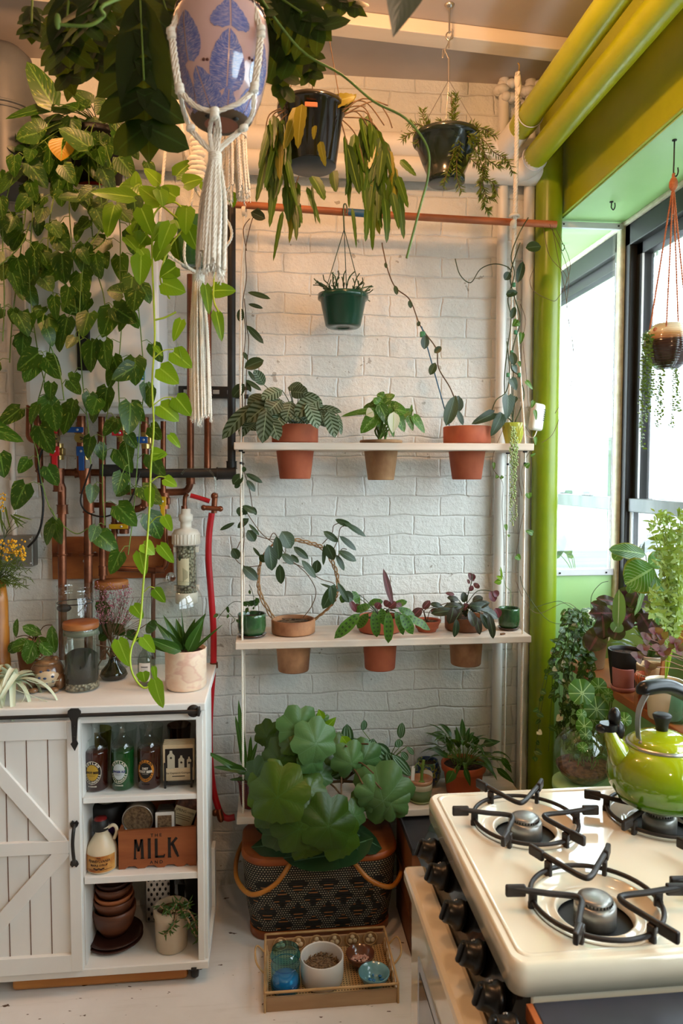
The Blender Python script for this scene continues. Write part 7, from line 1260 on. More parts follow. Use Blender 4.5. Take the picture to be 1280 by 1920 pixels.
# maranta behind
Y = 2.60; c = topc(66, Y); s_ = Y/FPX; t = plant('potted_prayer_plant', 'drooping prayer plant in terracotta pot behind the toad planter', c); H_ = zy(1200, Y); add_pot(t, c, 34*s_, 26*s_, H_, T_old, .02, .003)
lm, sm = MB(), MB()
for a, b, w_, y in (((30, 1195), (32, 1160), 12, 2.5), ((78, 1190), (42, 1174), 20, 2.5), ((60, 1205), (20, 1215), 26, 2.46), ((64, 1205), (50, 1245), 32, 2.42), ((75, 1205), (98, 1228), 22, 2.42), ((98, 1172), (102, 1225), 24, 2.44), ((50, 1200), (70, 1235), 30, 2.43), ((70, 1195), (90, 1215), 20, 2.5), ((40, 1205), (15, 1222), 22, 2.48)): lp(lm, a, b, y, w_, 'oval', (rn(-.3, .3), -1, .5), .4, sm=sm, st=(66, 1200, 2.6))
lm.build('foliage', L_var, t); sm.build('stem', M_stemb, t)
# big air plant
Y = 2.38; c = topc(28, Y); t = plant('air_plant', 'large pale silver curling air plant lying on the cart corner at the left', c); lm = MB()
for i in range(34):
    a = rn(0, 6.28); e = rn(.1, 1.2); d = V((math.cos(a)*math.cos(e), math.sin(a)*math.cos(e)-.2, math.sin(e))); leaf(lm, c+V((-.01, 0, .045)), d, (0, 0, 1) if abs(d.z) < .8 else (0, 1, .2), rn(.14, .21), rn(.018, .026), 'strap', rn(1.6, 3.4), .35, 14)
for pts in ([(30, 1280), (45, 1290), (45, 1310), (30, 1325), (10, 1335)], [(50, 1275), (75, 1282), (110, 1275)], [(20, 1290), (60, 1305), (100, 1320)]): lm.tube(pts_l(pts, 2.31), .0012, 4)
lm.build('foliage', L_air, t)
# brown bamboo vase with mimosa
Y = 2.50; c = topc(-2, Y); s_ = Y/FPX; t = thing('bamboo_vase', 'tall amber brown bamboo vase of yellow mimosa cut off by the left edge', 'vase', c); H_ = zy(1085, Y)
k = MB(); k.lathe([(0, 0), (19*s_, 0), (19*s_, H_*.25), (18*s_, H_*.27), (18*s_, H_*.55), (17*s_, H_*.57), (17*s_, H_*.8), (13*s_, H_), (11*s_, H_)], c, 24); k.build('vase', mat('amber_bamboo', rgb('5a3010'), rgb('a86a20'), 8, (3, 3, .5), rough=.35), t)
lm, fl, sm = MB(), MB(), MB(); b0 = c+V((0, 0, H_))
for i in range(36):
    e = P(rn(-40, 62), rn(1020, 1110), Y+rn(-.08, .05)); d = (e-b0); sm.tube([b0, b0.lerp(e, .5)+V((0, 0, .02)), e], .001, 4)
    for q in range(16): p_ = b0.lerp(e, .35+q/24); a = rn(-1, 1); leaf(lm, p_, V((rn(-1, 1), rn(-.6, .2), rn(-1, .5))), (0, -1, .4), rn(.018, .032), .0035, 'strap', .3, .1, 2)
for i in range(120): p_ = P(rn(-20, 48), rn(1012, 1052), Y-.05+rn(-.03, .03)); fl.ball(p_, rn(.003, .0048), 6)
for i in range(30): p_ = P(rn(-10, 12), rn(925, 960), Y+rn(-.03, .03)); fl.ball(p_, rn(.003, .0045), 6)
for e in ((5, 930), (-5, 950), (40, 968), (52, 978), (20, 990), (30, 960)): sm.tube(smooth_path([b0, P(8, 1010, Y), P(e[0], e[1], Y)], 4), .001, 4)
for a, b in (((25, 965), (60, 975)), ((20, 965), (45, 990)), ((28, 975), (35, 990)), ((22, 968), (50, 982)), ((-5, 960), (15, 1000)), ((0, 955), (5, 1000)), ((10, 950), (20, 995))): lp(lm, a, b, Y, 4, 'strap')
lm.build('foliage', L_fine, t); fl.build('blossom', mat('mimosa_yellow', rgb('c89018'), rgb('dca828'), 60, rough=.9), t); sm.build('stem', M_stemd, t)
# ================================================================ FLOOR
# picnic basket: rounded box of dashed weave
bc = V((.175, 2.60, 0)); t = thing('picnic_basket', 'black woven picnic basket with wooden lid and orange and white dashed weave', 'basket', bc)
def rrect(w_, d_, r, n=8):
    out = []
    for cx, cy, a0 in ((w_/2-r, -d_/2+r, -PI/2), (w_/2-r, d_/2-r, 0), (-w_/2+r, d_/2-r, PI/2), (-w_/2+r, -d_/2+r, PI)):
        for i in range(n+1): a = a0+PI/2*i/n; out.append((cx+r*math.cos(a), cy+r*math.sin(a)))
    return out
def loft(mb, c, levels, caps=True, mi=0, smooth=True):    # levels: (outline, z)
    n = len(levels[0][0]); vs_ = []; uvs = []; per = [0]
    o0 = levels[0][0]
    for i in range(n): per.append(per[-1]+math.dist(o0[i], o0[(i+1) % n]))
    for o_, z in levels:
        for i in range(n+1): x, y = o_[i % n]; vs_.append((c[0]+x, c[1]+y, c[2]+z)); uvs.append((per[i], z))
    m_ = n+1; mb.add(vs_, [[k*m_+i, k*m_+i+1, (k+1)*m_+i+1, (k+1)*m_+i] for k in range(len(levels)-1) for i in range(n)], uvs, smooth, mi)
    if caps: mb.add([vs_[i] for i in range(n)]+[vs_[-m_+i] for i in range(n)], [list(range(n))[::-1], list(range(n, 2*n))], None, False, mi)
m, nt, b = newmat('dashed_weave'); uv = nt.nodes.new('ShaderNodeUVMap'); sp = nt.nodes.new('ShaderNodeSeparateXYZ'); nt.links.new(uv.outputs[0], sp.inputs[0])
fr = lambda x: math_(nt, 'FRACT', x); mu = lambda a, b_: math_(nt, 'MULTIPLY', a, b_); ad_ = lambda a, b_: math_(nt, 'ADD', a, b_); lt = lambda a, b_: math_(nt, 'LESS_THAN', a, b_); gt = lambda a, b_: math_(nt, 'GREATER_THAN', a, b_)
U_, V_ = sp.outputs[0], sp.outputs[1]; row = mu(V_, 120); odd = mu(math_(nt, 'FLOOR', row), .5)
dash = mu(lt(fr(ad_(mu(U_, 115), odd)), .5), lt(math_(nt, 'ABSOLUTE', ad_(fr(row), -.5)), .2))
dl = lambda e: lt(math_(nt, 'ABSOLUTE', ad_(fr(e), -.5)), .16)
lat = math_(nt, 'MAXIMUM', dl(ad_(mu(U_, 9.5), mu(V_, 9.5))), dl(ad_(mu(U_, 9.5), mu(V_, -9.5))))
top_ = gt(V_, .225); lat = math_(nt, 'MAXIMUM', lat, top_)
row2 = mu(V_, 75); cen = mu(lt(math_(nt, 'ABSOLUTE', ad_(fr(ad_(mu(U_, 19), mu(math_(nt, 'FLOOR', mu(V_, 19)), .5))), -.5)), .3), lt(fr(row2), .3)); cen = mu(cen, mu(gt(fr(mu(V_, 19)), .2), math_(nt, 'SUBTRACT', 1, lat)))
col = mixc(nt, mu(dash, lat), mixc(nt, cen, rgb('0e100c'), rgb('a86a38')), rgb('c0b49a')); nt.links.new(col, b.inputs['Base Color']); b.inputs['Roughness'].default_value = .55
nt.links.new(bumpn(nt, math_(nt, 'SINE', mu(V_, 940)), .4, .003), b.inputs['Normal'])
k = MB(); loft(k, bc, [(rrect(.50, .27, .07), .03), (rrect(.54, .30, .085), .15), (rrect(.555, .315, .09), .285)]); k.build('woven_body', m, t)
m_bw = mat('basket_wood', rgb('8a4218'), rgb('a85a26'), 4, (.6, 4, 3), rough=.45)
k = MB(); loft(k, bc, [(rrect(.49, .26, .07), 0), (rrect(.505, .275, .07), .004), (rrect(.507, .277, .07), .032)]); k.build('base_band', m_bw, t)
k = MB(); loft(k, bc, [(rrect(.56, .32, .10), .284), (rrect(.565, .325, .10), .288), (rrect(.565, .325, .10), .300), (rrect(.55, .31, .095), .306)]); k.build('lid', m_bw, t)
m_hd = mat('handle_wood', rgb('a8641c'), rgb('bc7a2c'), 5, rough=.4)
for s_ in (-1, 1):
    pts = smooth_path([bc+V((s_*.11, -.162, .29)), bc+V((s_*.165, -.20, .24)), bc+V((s_*.245, -.19, .205)), bc+V((s_*.30, -.08, .205)), bc+V((s_*.30, .08, .21)), bc+V((s_*.25, .17, .24)), bc+V((s_*.12, .165, .29))], 6)
    k = MB(); k.tube(pts, .0085, 8); k.build('handle', m_hd, t)
lm = MB(); t = plant('broad_leaf_plant', 'two or three very broad dark leaves spreading over the picnic basket lid', bc+V((0, .1, .31)))
for a, b_, w_, y in (((600, 1590), (470, 1580), 60, 2.5), ((640, 1600), (530, 1620), 56, 2.44), ((690, 1595), (540, 1618), 60, 2.42), ((700, 1572), (600, 1618), 74, 2.43), ((620, 1560), (480, 1545), 60, 2.55), ((640, 1550), (720, 1590), 60, 2.46), ((600, 1540), (680, 1540), 60, 2.6)):
    A = P(a[0], a[1], y); B = P(b_[0], b_[1], y); A.z = max(A.z, .325); B.z = max(B.z, .325); d = B-A; leaf(lm, A, d, (0, -.35, 1), d.length, sz(w_, y)*1.1, 'oval', .15, -.1)
lm.build('foliage', L_rub, t); MB().tube([bc+V((.06, .1, .31)), bc+V((.06, .1, .36)), bc+V((0, .0, .36))], .006, 6).build('stem', M_stemb, t)
# wooden crate behind stove
m_crt = mat('stained_crate', rgb('5a2e16'), rgb('8a5028'), 3, (4, 4, .7), rough=.5, detail=6)
t = thing('wooden_crate', 'tall brown wooden crate on the floor between basket and stove', 'crate', (.62, 2.47, 0)); k = MB()
for z in (0, .125, .25): k.bx(.475, .80, 2.33, 2.345, z+.002, z+.120, .002).bx(.475, .49, 2.345, 2.62, z+.002, z+.120, .002)
k.bx(.79, .80, 2.345, 2.62, 0, .37).bx(.475, .80, 2.605, 2.62, 0, .37).bx(.475, .80, 2.33, 2.62, .002, .012); k.build('slat_board', m_crt, t)
t = thing('dark_tray', 'dark grey flat tray lying on top of the brown wooden crate', 'tray', (.63, 2.47, .372)); MB().bx(.47, .82, 2.30, 2.63, .372, .380, .002).bx(.47, .82, 2.30, 2.306, .38, .395, .001).bx(.47, .476, 2.306, 2.63, .38, .395, .001).build('tray', mat('slate_grey', rgb('26262a'), rgb('38383c'), 8, rough=.6), t)
# rattan tray
tx0, tx1, ty0, ty1 = -.022, .392, 2.125, 2.40; m_rat = mat('rattan', rgb('b08a58'), rgb('c8a474'), 20, rough=.6); m_tw = mat('pale_tray_wood', rgb('a88460'), rgb('bc9a74'), 4, (.6, 3, 4), rough=.6)
t = thing('rattan_tray', 'rectangular rattan and wood tray on the floor with woven cane bottom and loop handles', 'tray', ((tx0+tx1)/2, (ty0+ty1)/2, 0))
m, nt, b = newmat('cane_weave'); v = coords(nt); sp = nt.nodes.new('ShaderNodeSeparateXYZ'); nt.links.new(v, sp.inputs[0]); g_ = lambda o: math_(nt, 'LESS_THAN', math_(nt, 'FRACT', math_(nt, 'MULTIPLY', o, 105)), .45); nt.links.new(mixc(nt, math_(nt, 'MULTIPLY', g_(sp.outputs[0]), g_(sp.outputs[1])), rgb('c0a070'), rgb('3a2a1a')), b.inputs['Base Color'])
MB().bx(tx0+.004, tx1-.004, ty0+.004, ty1-.004, .004, .010).build('cane_bottom', m, t)
MB().bx(tx0, tx1, ty0, ty0+.007, 0, .045, .001).bx(tx0, tx1, ty1-.007, ty1, 0, .05, .001).bx(tx0, tx0+.006, ty0, ty1, 0, .022, .001).bx(tx1-.006, tx1, ty0, ty1, 0, .022, .001).build('wood_side', m_tw, t)
k = MB(); cs = [V((tx0, ty0, .062)), V((tx1, ty0, .062)), V((tx1, ty1, .066)), V((tx0, ty1, .066))]
for i in range(4): k.tube([cs[i], cs[(i+1) % 4]], .004, 8); k.tube([V((cs[i].x, cs[i].y, 0)), cs[i]], .004, 8)
k.build('rim', m_rat, t); k = MB(); kf = MB()
def curls(p0, p1, n):
    for i in range(n):
        c_ = p0.lerp(p1, (i+.5)/n); d = (p1-p0).normalized(); torus(k, c_+V((0, 0, .036)), .023, .0022, 20, 6, d, V((0, 0, 1)))
        for q in range(3): a = PI/2+q*2.1; kf.ball(c_+V((0, 0, .036))+d*(.009*math.cos(a))+V((0, 0, .009*math.sin(a))), (.009, .004, .009) if abs(d.x) > .5 else (.004, .009, .009), 8)
curls(V((tx0+.02, ty1-.012, 0)), V((tx1-.02, ty1-.012, 0)), 6); curls(V((tx0+.006, ty0+.03, 0)), V((tx0+.006, ty1-.03, 0)), 4); curls(V((tx1-.006, ty0+.03, 0)), V((tx1-.006, ty1-.03, 0)), 4)
k.build('curl', m_rat, t); kf.build('flower', MT['coaster_paper'], t)
for x, s_ in ((tx0, -1), (tx1, 1)):
    k = MB(); yc_ = (ty0+ty1)/2; k.tube(smooth_path([V((x, yc_-.05, .06)), V((x+s_*.025, yc_-.045, .09)), V((x+s_*.032, yc_, .10)), V((x+s_*.025, yc_+.045, .09)), V((x, yc_+.05, .06))], 6), .0032, 7); k.build('loop_handle', m_rat, t)
zt0 = .0105
c = V((P(535, 1830, 2.20).x, 2.20, zt0)); s_ = 2.2/FPX*1.12; t = thing('blue_jar', 'translucent blue ribbed glass canning jar in the left of the rattan tray', 'jar', c)
bg_ = glass('blue_glass', (.30, .72, .90)); R_ = 26*s_*.95
MB().lathe([(0, .002), (R_*.9, .002), (R_, .01), (R_, .095), (R_*.93, .106), (R_*.93, .112), (R_*1.05, .114), (R_*1.05, .118), (R_*.95, .12), (R_*.95, .135), (R_*.9, .135)], c, 36).build('glass', bg_, t)
MB().lathe([(0, .008), (R_*.9, .008), (R_*.9, .045), (0, .046)], c, 30).build('blue_water', mat('blue_water', rgb('2a90b8'), rough=.1, coat=.3), t)
k = MB()
for z in (.024, .034, .088): torus(k, c+V((0, 0, z)), R_*1.0, .0016, 36, 6)
k.build('rib', bg_, t)
c = V((P(604, 1830, 2.22).x, 2.235, zt0)); R_ = .070; t = thing('white_bowl', 'deep white ceramic pot of dried brown chips in the centre of the tray', 'bowl', c)
MB().lathe([(0, 0), (R_*.85, 0), (R_*.96, .006), (R_, .03), (R_, .083), (R_*.96, .085), (R_*.93, .08), (R_*.9, .04)], c, 44).build('bowl', mat('matte_white', rgb('d6d2cc'), rough=.45), t)
k = MB(); k.lathe([(0, .050), (R_*.6, .048), (R_*.93, .04)], c, 30)
for i in range(170): a = rn(0, 6.28); r = R_*.85*math.sqrt(rn(0, 1)); k.box(c+V((r*math.cos(a), r*math.sin(a), .05)), (rn(.004, .012), .003, .003), M.Rotation(rn(0, 3), 3, 'Z') @ M.Rotation(rn(-.6, .6), 3, 'Y'))
k = k.build('dried_chips', m_seed, t); k['kind'] = 'stuff'
def bowl2(lab, px, py, Y, R_, h, m, fill, fm):
    c = V((P(px, py, Y).x, Y, zt0)); t = thing('small_bowl', lab, 'bowl', c); MB().lathe([(0, 0), (R_*.45, 0), (R_*.8, h*.4), (R_, h*.9), (R_, h), (R_*.95, h), (R_*.75, h*.5), (R_*.4, h*.2), (0, h*.15)], c, 36).build('bowl', m, t); k = MB()
    for i in range(fill): a = rn(0, 6.28); r = R_*.6*math.sqrt(rn(0, 1)); k.ball(c+V((r*math.cos(a), r*math.sin(a), h*.42)), (rn(.004, .008), rn(.004, .008), .003), 6)
    k.build('pieces', fm, t)
bowl2('small brown glazed bowl of shiny pink shards, back right of the tray', 675, 1800, 2.29, .048, .045, glaze('brown_bowl', '5a3020', '7a4a34'), 40, mat('shell_pink', rgb('c88a7a'), rgb('e0c0b0'), 90, rough=.1, coat=.5))
bowl2('small pale blue glazed bowl, front right of the tray', 701, 1828, 2.195, .050, .045, glaze('blue_bowl', '5a8a94', '7aa8ae'), 6, mat('blue_beads', rgb('2a6aa0'), rgb('3a80b0'), 50, rough=.1))
# ================================================================ STOVE
SX0, SX1, SY0, SY1, SZ_ = .352, 1.04, .983, 1.555, .93
m_en = mat('cream_enamel', rgb('e2d6bc'), rgb('e8ddc6'), 3, rough=.12, coat=.6); m_grate = mat('cast_iron', rgb('1a1512'), rgb('2c221b'), 30, rough=.45, bump=.2); m_alh = mat('burner_metal', rgb('8c8a86'), rgb('a8a49c'), 30, rough=.35, metal=.7)
st = thing('gas_stove', 'cream enamel gas stove with black knob panel and four star burner grates', 'stove', (.7, 1.25, 0))
BR = [(.521, 1.394), (.537, 1.109), (.812, 1.392), (.822, 1.105)]
def hole(o, c, r, z0, z1, m_):
    cu = MB().lathe([(0, z0), (r, z0), (r, z1), (0, z1)], (c[0], c[1], 0), 48).build('cut', m_); md = o.modifiers.new('b', 'BOOLEAN'); md.object = cu; md.operation = 'DIFFERENCE'; md.solver = 'EXACT'
    bpy.context.view_layer.update(); me = bpy.data.meshes.new_from_object(o.evaluated_get(bpy.context.evaluated_depsgraph_get())); o.modifiers.clear(); o.data = me; bpy.data.objects.remove(cu)
k = MB(); cc = ((SX0+SX1)/2, (SY0+SY1)/2, 0); W_, D_ = SX1-SX0, SY1-SY0
loft(k, cc, [(rrect(W_, D_, .025), SZ_-.050), (rrect(W_+.002, D_+.002, .025), SZ_-.012), (rrect(W_-.004, D_-.004, .024), SZ_-.003), (rrect(W_-.012, D_-.012, .022), SZ_)]); top = k.build('cooktop', m_en, st)
for b_ in BR: hole(top, b_, .098, SZ_-.03, SZ_+.02, m_en)
k = MB(); loft(k, cc, [(rrect(W_-.03, D_-.03, .02), SZ_+.0), (rrect(W_-.034, D_-.034, .02), SZ_+.0022), (rrect(W_-.042, D_-.042, .02), SZ_+.0022), (rrect(W_-.046, D_-.046, .02), SZ_)], False); k.build('raised_bead', m_en, st)
MB().bx(SX0+.03, SX1, SY0+.006, SY1-.006, .0, SZ_-.05, .004).build('body', m_en, st)
# slanted black control panel and knobs
k = MB(); pm = M(((0, 0, 1, 0), (0, 1, 0, 0), (1, 0, 0, 0), (0, 0, 0, 1)))
k.prism([(SZ_-.048, 0), (SZ_-.048, .03), (.79, .03), (.79, -.012)], 1, M(((0, -0, 0, 0), (0, 0, 0, 0), (0, 0, 0, 0), (0, 0, 0, 1)))) if False else None
pv = [(SX0+.012, SZ_-.048), (SX0+.04, SZ_-.048), (SX0+.04, .785), (SX0-.022, .785)]
k.add([V((x, SY0+.008, z)) for x, z in pv]+[V((x, SY1-.008, z)) for x, z in pv], [[0, 1, 2, 3], [7, 6, 5, 4], [0, 3, 7, 4], [3, 2, 6, 7], [0, 4, 5, 1], [1, 5, 6, 2]], None, False)
k.build('control_panel', mat('gloss_black', rgb('0c0b0a'), rough=.15, coat=.5), st)
kd = V((-.097, 0, .034)).normalized(); m_kn = mat('knob_black', rgb('0f0e0d'), rough=.3)
for i, y_ in enumerate((1.465, 1.370, 1.243, 1.128, 1.030, .962)):
    c = V((SX0-.006, y_, .842)); R_ = rot_to(kd); k = MB(); k.lathe([(0, .0), (.026, 0), (.027, .006), (.024, .012), (.020, .014), (.0195, .030), (.018, .033), (0, .033)], c, 32, rot=R_); k.box(c+R_ @ V((0, 0, .030)), (.034, .010, .018), R_, .003); kn_ = k.build('knob', m_kn, st)
    k = MB()
    for q in range(5): a = -1.0+q*.35; k.box(c+R_ @ V((.0235*math.cos(a+PI/2), .0235*math.sin(a+PI/2), .0132)), (.0022, .004, .0008), R_ @ M.Rotation(a+PI/2, 3, 'Z'))
    k.build('knob_marks', m_white, kn_)
# oven door with deep cream top rail
k = MB().bx(.302, SX0+.03, SY0-.02, 1.487, .12, .77, .008); k.build('oven_door', m_en, st)
k = MB(); k.bx(.285, .335, SY0-.2+.18, 1.492, .765, .802, .010); k.build('door_rail', m_en, st)
MB().bx(.2985, .3035, SY0+.05, 1.40, .30, .66, .003).build('door_trim', m_alu, st); MB().bx(.2975, .3000, SY0+.07, 1.38, .32, .64, .002).build('door_glass', MT['gloss_black'], st)
for bi, (bx_, by_) in enumerate(BR):
    c = V((bx_, by_, SZ_)); MB().lathe([(.104, .0015), (.100, .003), (.097, .001), (.088, -.008), (.070, -.012), (.066, -.008), (.062, -.010), (.060, -.022)], c, 56).build('drip_bowl', m_en, st)
    MB().lathe([(.0, -.0265), (.0955, -.0265)], c, 32).build('burner_well', m_black, st)
    k = MB(); k.lathe([(0, -.026), (.034, -.026), (.034, .006), (.030, .009), (.0, .010)], c, 36).lathe([(.026, .009), (.028, .016), (.020, .019), (0, .019)], c, 32); hd = k.build('burner', m_alh, st); k = MB()
    for q in range(30): a = 2*PI*q/30; k.box(c+V((.0272*math.cos(a), .0272*math.sin(a), .0125)), (.003, .0022, .004), M.Rotation(a, 3, 'Z'))
    k.build('flame_port', m_black, hd)
    k = MB(); torus(k, c+V((0, 0, .012)), .105, .0042, 56, 8); za = .034
    for ci in (85, 325, 205):
        ci = math.radians(ci-(0 if bi != 2 else 20)); tips = []
        for s_ in (-1, 1): a = ci+s_*math.radians(29); tips.append(c+V((.140*math.cos(a), .140*math.sin(a), za)))
        v0 = c+V((.032*math.cos(ci), .032*math.sin(ci), za-.008)); path = smooth_path([tips[0], tips[0].lerp(v0, .5)+V((0, 0, -.001)), v0.lerp(tips[0], .12), v0.lerp(tips[1], .12), tips[1].lerp(v0, .5)+V((0, 0, -.001)), tips[1]], 5)
        k.tube(path, .0052, 8)
        for tp in tips:
            d = (tp-c); d.z = 0; d.normalize(); R2 = M.Rotation(math.atan2(d.y, d.x), 3, 'Z'); k.box(tp+d*-.006+V((0, 0, -.004)), (.034, .009, .020), R2, .003); q_ = c+d*.105; k.box(q_+V((0, 0, .012)), (.014, .008, .030), R2, .002); k.box(q_+d*.004+V((0, 0, .004)), (.008, .007, .014), R2, .002)
    k.build('grate', m_grate, st)
# counter at the near side
t = thing('dark_counter', 'dark slate counter board with wooden edge at the near side of the stove', 'counter', (.75, .7, .87)); MB().bx(.378, 1.2, -.3, .972, .862, .880, .002).build('slab', mat('slate_board', rgb('26262c'), rgb('363640'), 6, rough=.35), t); MB().bx(.368, .378, -.3, .972, .855, .8795, .001).build('wood_edge', m_bw, t)
MB().bx(.40, 1.2, -.3, .965, 0, .862, .004).build('cabinet', m_white, t)
# ================================================================ KETTLE
c = V((BR[2][0], BR[2][1], SZ_+.041)); t = thing('kettle', 'lime green enamel kettle with black grip and spout cap on the rear burner', 'kettle', c)
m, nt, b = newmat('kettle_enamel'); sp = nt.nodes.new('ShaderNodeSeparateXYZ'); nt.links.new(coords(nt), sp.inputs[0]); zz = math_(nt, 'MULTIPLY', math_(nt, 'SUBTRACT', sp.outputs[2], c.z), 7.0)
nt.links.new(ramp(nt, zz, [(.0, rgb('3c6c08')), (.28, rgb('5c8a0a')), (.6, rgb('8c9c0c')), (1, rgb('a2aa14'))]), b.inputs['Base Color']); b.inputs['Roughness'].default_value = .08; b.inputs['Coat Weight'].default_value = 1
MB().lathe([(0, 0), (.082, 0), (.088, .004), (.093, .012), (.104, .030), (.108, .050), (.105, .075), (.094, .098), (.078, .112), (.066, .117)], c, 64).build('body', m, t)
MB().lathe([(.069, .114), (.071, .118), (.069, .121), (.060, .124)], c, 56).build('steel_ring', M_steel, t)
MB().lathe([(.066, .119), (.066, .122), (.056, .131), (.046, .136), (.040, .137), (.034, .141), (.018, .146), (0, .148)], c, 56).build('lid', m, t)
MB().lathe([(0, .146), (.012, .146), (.013, .160), (.018, .174), (.019, .178), (.016, .181), (0, .181)], c, 28).build('lid_knob', m_black, t)
sd = V((-.93, .05, 0)).normalized()
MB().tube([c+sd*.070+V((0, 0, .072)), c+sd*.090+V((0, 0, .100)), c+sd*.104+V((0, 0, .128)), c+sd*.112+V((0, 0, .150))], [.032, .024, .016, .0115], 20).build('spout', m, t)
k = MB(); e = c+sd*.113+V((0, 0, .153)); k.tube([e-V((0, 0, .004)), e+V((0, 0, .010))], .018, 20); k.ball(e+sd*.014+V((0, 0, .0)), (.014, .012, .010), 12); k.ball(e-sd*.012+V((0, 0, .022)), (.013, .012, .022), 12); k.ball(e-sd*.020+V((0, 0, -.006)), (.014, .012, .022), 12); k.build('spout_cap', m_kn, t)
k = MB(); hx_ = V((-.93, -.1, 0)).normalized(); A = c+hx_*.050+V((0, 0, .118)); pth = smooth_path([A, A+V((-.006, 0, .035)), A+V((-.004, 0, .075)), A+V((.010, 0, .105)), A+V((.022, 0, .118))], 5)
for i in range(len(pth)-1): a, b2 = pth[i], pth[i+1]; d = b2-a; k.box((a+b2)/2, (d.length*1.25, .018, .0035), M.Rotation(-math.atan2(d.z, d.x), 3, 'Y'), .001)
A2 = c-hx_*.060+V((0, 0, .118)); pth2 = smooth_path([A2, A2+V((.006, 0, .035)), A2+V((.006, 0, .065)), A2+V((-.006, 0, .092))], 5)
for i in range(len(pth2)-1): a, b2 = pth2[i], pth2[i+1]; d = b2-a; k.box((a+b2)/2, (d.length*1.25, .018, .0035), M.Rotation(-math.atan2(d.z, d.x), 3, 'Y'), .001)
k.ball(A+V((-.002, -.010, .006)), .008, 12); k.build('handle_bracket', M_steel, t)
g0 = A+V((.010, 0, .120)); g1 = A2+V((.0, 0, .098)); MB().tube(smooth_path([g0+V((-.004, 0, -.006)), g0, g0.lerp(g1, .5)+V((0, 0, .012)), g1, g1+V((.004, 0, -.004))], 5), .0155, 18).build('handle_grip', m_kn, t)
# ================================================================ WINDOW PLANTS
zw = .940; m_sw = mat('window_shelf_wood', rgb('8a4e24'), rgb('aa6a38'), 4, (4, .6, 4), rough=.45)
t = thing('window_shelf', 'orange brown wooden plank shelf along the window wall holding many pots', 'shelf', (1.27, 2.2, zw)); MB().bx(1.125, XG-.025, 1.60, 2.62, zw-.028, zw, .003).build('shelf_board', m_sw, t)
k = MB()
for y in (1.75, 2.1, 2.5): k.bx(XG-.04, XG-.021, y-.012, y+.012, zw-.20, zw-.028, .002).bx(1.2, XG-.02, y-.01, y+.01, zw-.045, zw-.028, .002)
k.build('bracket', m_white, t)
def wpot(name, lab, px, Y, rt, rb, hp_, m, rim=0, rimo=0, prof=None, soil=M_soil):
    x = P(px, 1250, Y).x; c = V((max(x, 1.125+sz(rb, Y)), Y, zw+.001)); t = plant(name, lab, c); add_pot(t, c, sz(rt, Y), sz(rb, Y), sz(hp_, Y), m, rim, rimo, prof=prof, soil=soil); return t, c+V((0, 0, sz(hp_, Y)))
t, c = wpot('potted_ivy', 'variegated ivy tumbling from cream clay pot at the far end of the window shelf', 1108, 2.50, 33, 24, 72, terra('cream_clay', 'b89a78', 'caae8c'), .03, .004)
lm, sm, lc = MB(), MB(), MB()
for i in range(26):
    x0 = rn(1040, 1105); y1 = rn(1230, 1420); x1 = x0-rn(0, 55)+10; path = smooth_path([c, P(rn(1060, 1110), rn(1140, 1165), 2.45), P(x0, rn(1180, 1230), 2.38), P((x0+x1)/2+rn(-12, 12), (1200+y1)/2, 2.36), P(x1, y1, 2.36)], 6); sm.tube(path, .0011, 4)
    for q in path[4:]:
        if rn(0, 1) < .75: leaf(lm if rn(0, 1) < .93 else lc, q, (rn(-1, 1), rn(-.6, .2), rn(-1, .2)), (rn(-.5, .5), -1, .4), rn(.014, .03), rn(.014, .026), 'heart', .3, .1, 4, .2)
for i in range(60): x, y = rn(1055, 1120), rn(1140, 1185); lp(lm, (x, y), (x+rn(-14, 14), y+rn(-4, 14)), 2.46+rn(-.06, .05), rn(7, 13), 'heart', (rn(-.5, .5), -1, .5), back=.2)
for pts in ([(1110, 1165), (1108, 1120), (1125, 1095), (1140, 1090)], [(1100, 1160), (1060, 1132), (1040, 1128), (1000, 1140)], [(1080, 1168), (1030, 1165), (985, 1110), (975, 1080)]): sm.tube(pts_l(pts, 2.4), .0012, 4)
lm.build('foliage', L_ivy, t); each(lc, 'cream_leaf', L_cream, t); sm.build('stem', M_stemd, t)
t, c = wpot('pink_pot_plant', 'small dusty pink cylinder pot with saucer behind the terracotta pot', 1122, 2.22, 22, 20, 46, mat('pink_pot', rgb('b0706a'), rough=.45)); MB().lathe([(0, 0), (sz(22, 2.22), 0), (sz(25, 2.22), .014), (sz(22, 2.22), .014)], c-V((0, 0, sz(46, 2.22))), 30).build('saucer', MT['pink_pot'], t)
lx = MB(); sm = MB(); S0 = (1122, 1220, 2.22)
for a, b_, w_, y in (((1130, 1175), (1104, 1220), 44, 2.14), ((1128, 1150), (1132, 1200), 40, 2.12), ((1150, 1150), (1104, 1150), 30, 2.16), ((1140, 1145), (1108, 1130), 24, 2.2), ((1155, 1130), (1118, 1122), 20, 2.25), ((1120, 1190), (1095, 1215), 36, 2.16)): lp(lx, a, b_, y, w_, 'oval', (rn(-.3, .3), -1, .4), .4, .15, wave=.08, sm=sm, st=S0, seg=10)
lx.build('foliage', L_rex, t); sm.build('stem', M_stemb, t)
t, c = wpot('orange_terracotta_planter', 'bright terracotta pot with pale roots spilling over, just behind the kettle spout', 1156, 2.05, 33, 24, 64, T_org, .022, .003)
sm = MB()
for i in range(26): a = rn(2.2, 4.6); r = sz(31, 2.05); q = c+V((r*math.cos(a), r*math.sin(a), 0)); sm.tube(smooth_path([q-V((-.03, -.02, .01)), q+V((0, 0, .004)), q+V((-.004, -.006, -.03)), q+V((rn(-.012, .004), -.008, -rn(.05, .10)))], 4), .0009, 4)
